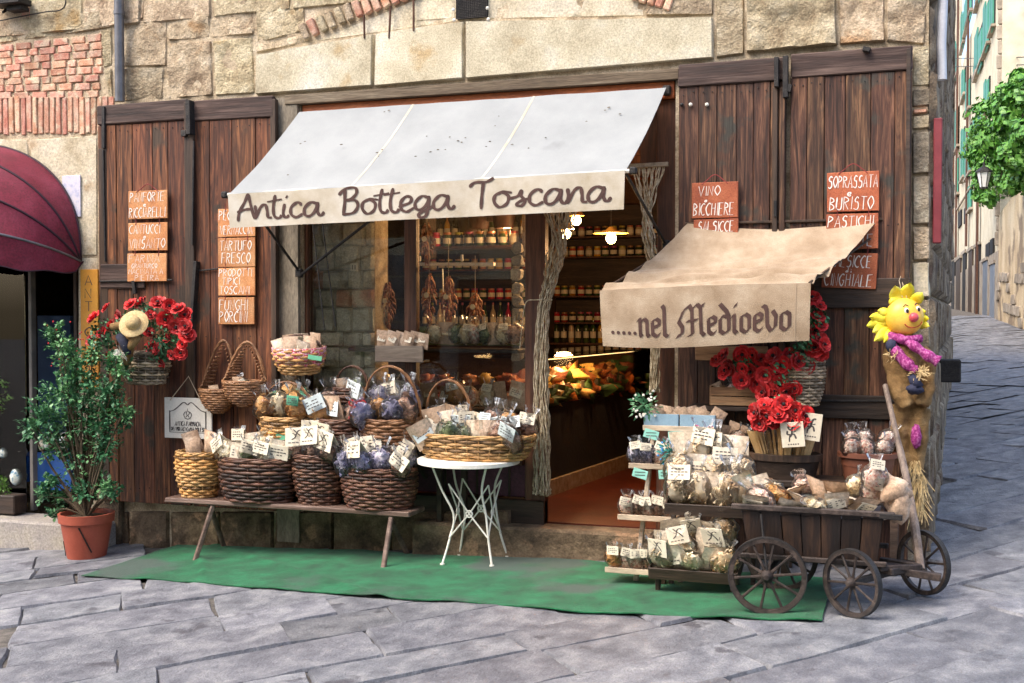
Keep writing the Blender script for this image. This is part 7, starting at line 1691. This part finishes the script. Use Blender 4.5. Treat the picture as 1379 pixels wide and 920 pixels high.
for r in range(9):
    for k in range(16):
        if noise.noise(Vector((k*.5,r*.6,2))) < .05: continue
        s0 = k*.75+(r%2)*.3; p0 = IB+(IA-IB).normalized()*s0; p1 = p0+(IA-IB).normalized()*.7; z0 = zg(4.5,p0.y)+r*.3
        if r > 5 and k < 8: continue
        stone_quad([Vector((p0.x,p0.y,z0+.28)),Vector((p1.x,p1.y,z0+.28)),Vector((p1.x,p1.y,z0)),Vector((p0.x,p0.y,z0))], .04, m_dstone, iw, cell=.25, nrm=inn, rough=.03)
iv = thing('ivy','bright green ivy cascading over the retaining wall beside the street lamp','ivy',(IB.x,IB.y,zt1))
mb = MB(); 
for (x,y,r) in [(1350,150,20),(1365,130,22),(1378,115,20),(1340,172,16),(1333,192,12),(1345,200,22),(1365,180,26),(1385,160,24),(1350,232,18),(1370,222,22),(1390,210,24),(1340,252,12),(1336,262,9),(1350,265,12),(1330,215,8),(1360,250,14),(1380,250,14),(1400,180,24),(1395,130,24),(1334,240,8),(1325,188,7),(1355,165,24),(1345,185,20),(1370,150,26),(1360,205,26),(1375,190,26),(1348,215,18),(1383,130,24),(1390,110,20),(1372,110,14),(1356,240,18),(1385,235,22),(1340,232,12),(1400,240,22)]:
    c = oni(x,y)+inn*.4; 
    if x > 1352: c += -inn*RS.uniform(0,1.0)
    R_ = r/F*(c-CAM).dot(FW)
    for k in range(int(r*r*4.2)):
        d = Vector((RS.gauss(0,1),RS.gauss(0,1),RS.gauss(0,1))).normalized(); d *= RS.random()**.5*(1.0+1.1*noise.noise(d*1.7+c)); d.z -= .25*RS.random()**3; cl = noise.noise((c+d*R_)*1.9)
        if cl < -.12: continue
        p = c+d*R_; n_ = (d+Vector((RS.uniform(-1,1),RS.uniform(-1,1),RS.uniform(-.4,1.2)))*.7).normalized(); e = n_.orthogonal().normalized(); f = n_.cross(e); L_ = RS.uniform(.045,.12)
        mb.add([p-f*L_,p+e*L_*.7,p+f*L_,p-e*L_*.7],[(0,1,2),(0,2,3)])
mb.build('foliage', mat('ivy_leaf',(.02,.10,.010),(.07,.21,.022),(.15,.32,.045),scale=9,rough=.5,bump=0), iv, kind='stuff')
mb = MB()
for k in range(14): a = oni(1345+k*3,150+RS.uniform(0,80)); b = oni(1342+k*3,265); mb.tube([b-inn*.2,a.lerp(b,.5)+inn*.2,a+inn*.1],.03,4)
mb.build('stems', m_bark, iv)
# street lamp
ll = thing('street_lamp','black wall lantern hanging from a bracket in the alley before the ivy','street lamp',onh(1325,240))
lc = ptd(1325,238,33); mb = MB(); r = .19
mb.lathe([(r*.55,-.30),(r,.12)],6,lc,cap0=True,cap1=False); mb.build('glass', mat('lantern_glass',(.75,.75,.72),scale=2,rough=.2,bump=0), ll)
mb = MB(); mb.lathe([(r*1.25,.12),(r*1.2,.16),(r*.6,.26),(r*.2,.30),(.03,.42)],6,lc); mb.build('cap', m_iron, ll); mb = MB()
for k in range(6): a=2*pi*k/6; mb.bar(lc+Vector((r*.56*cos(a),r*.56*sin(a),-.3)),lc+Vector((r*1.02*cos(a),r*1.02*sin(a),.12)),.02,.02)
mb.lathe([(r*.6,-.34),(r*.62,-.3)],6,lc); mb.build('frame', m_iron, ll)
mb = MB(); wq = ptd(1345,232,35.5); mb.tube(catmull([lc+Vector((0,0,.42)),lc+Vector((.05,0,.55)),lc.lerp(wq,.5)+Vector((0,0,.6)),Vector((wq.x,wq.y,lc.z+.3))],6),.02,6); mb.build('bracket', m_iron, ll)
for k,(y0,y1) in enumerate(((79,76),(90,86))):
    mb = MB(); mb.tube([ptd(1284,y0,58),ptd(1340,(y0+y1)/2+.6,40),ptd(1420,y1,30)],.014,4); o = mb.build('overhead_wire', m_iron); tag(o,'thin black overhead wire crossing the alley, %s one'%['upper','lower'][k],'wire','wires across the alley')
# unseen row added left of the alley; its height sets the shade there
t = thing('alley_shade_row','unseen row of houses added left of the alley to control its shade','house',(1,20,0)); mb = MB(); mb.box((-9,12.1,-.2),(1.6,62,5.0)); mb.build('wall', m_dstone, t)
# the side of the square behind the camera
op = thing('opposite_house','sunlit stone house across the street behind the viewer','house',(2,-15,0))
mb = MB(); mb.box((-16,-19,-1),(20,-15,11)); mb.build('wall', mat('opposite_render',(.62,.48,.28),(.72,.58,.36),(.76,.64,.44),scale=1,rough=.9,bump=.6,bscale=8,bdist=.03), op)
for k in range(9):
    x = -14+k*3.8
    mb = MB(); mb.box((x,-15.0,3.6),(x+1.1,-14.93,5.4)); w_ = mb.build('window', m_blk, op); mb = MB(); mb.box((x-.12,-14.999,3.45),(x+1.22,-14.86,3.6)); mb.build('sill', m_dstone, w_)
    for dx in (-.56,1.12): mb = MB(); mb.box((x+dx,-14.99,3.6),(x+dx+.54,-14.9,5.4)); mb.build('shutter', m_shut, w_)
    mb = MB(); mb.box((x,-15.0,-.2),(x+1.2,-14.94,2.4)); mb.build('door', m_darkv, op)
for r in range(6):
    for k in range(26):
        mb = MB(); x = -13+k*1.1+(r%2)*.5; mb.box((x,-14.995,.0+r*.5),(x+1.06,-14.96,.46+r*.5)); mb.build('stone_block', m_dstone, op) if (int((x+14)/3.8*10)%10)>3 else None
print('bags', NB[0], 'objects', len(bpy.data.objects))
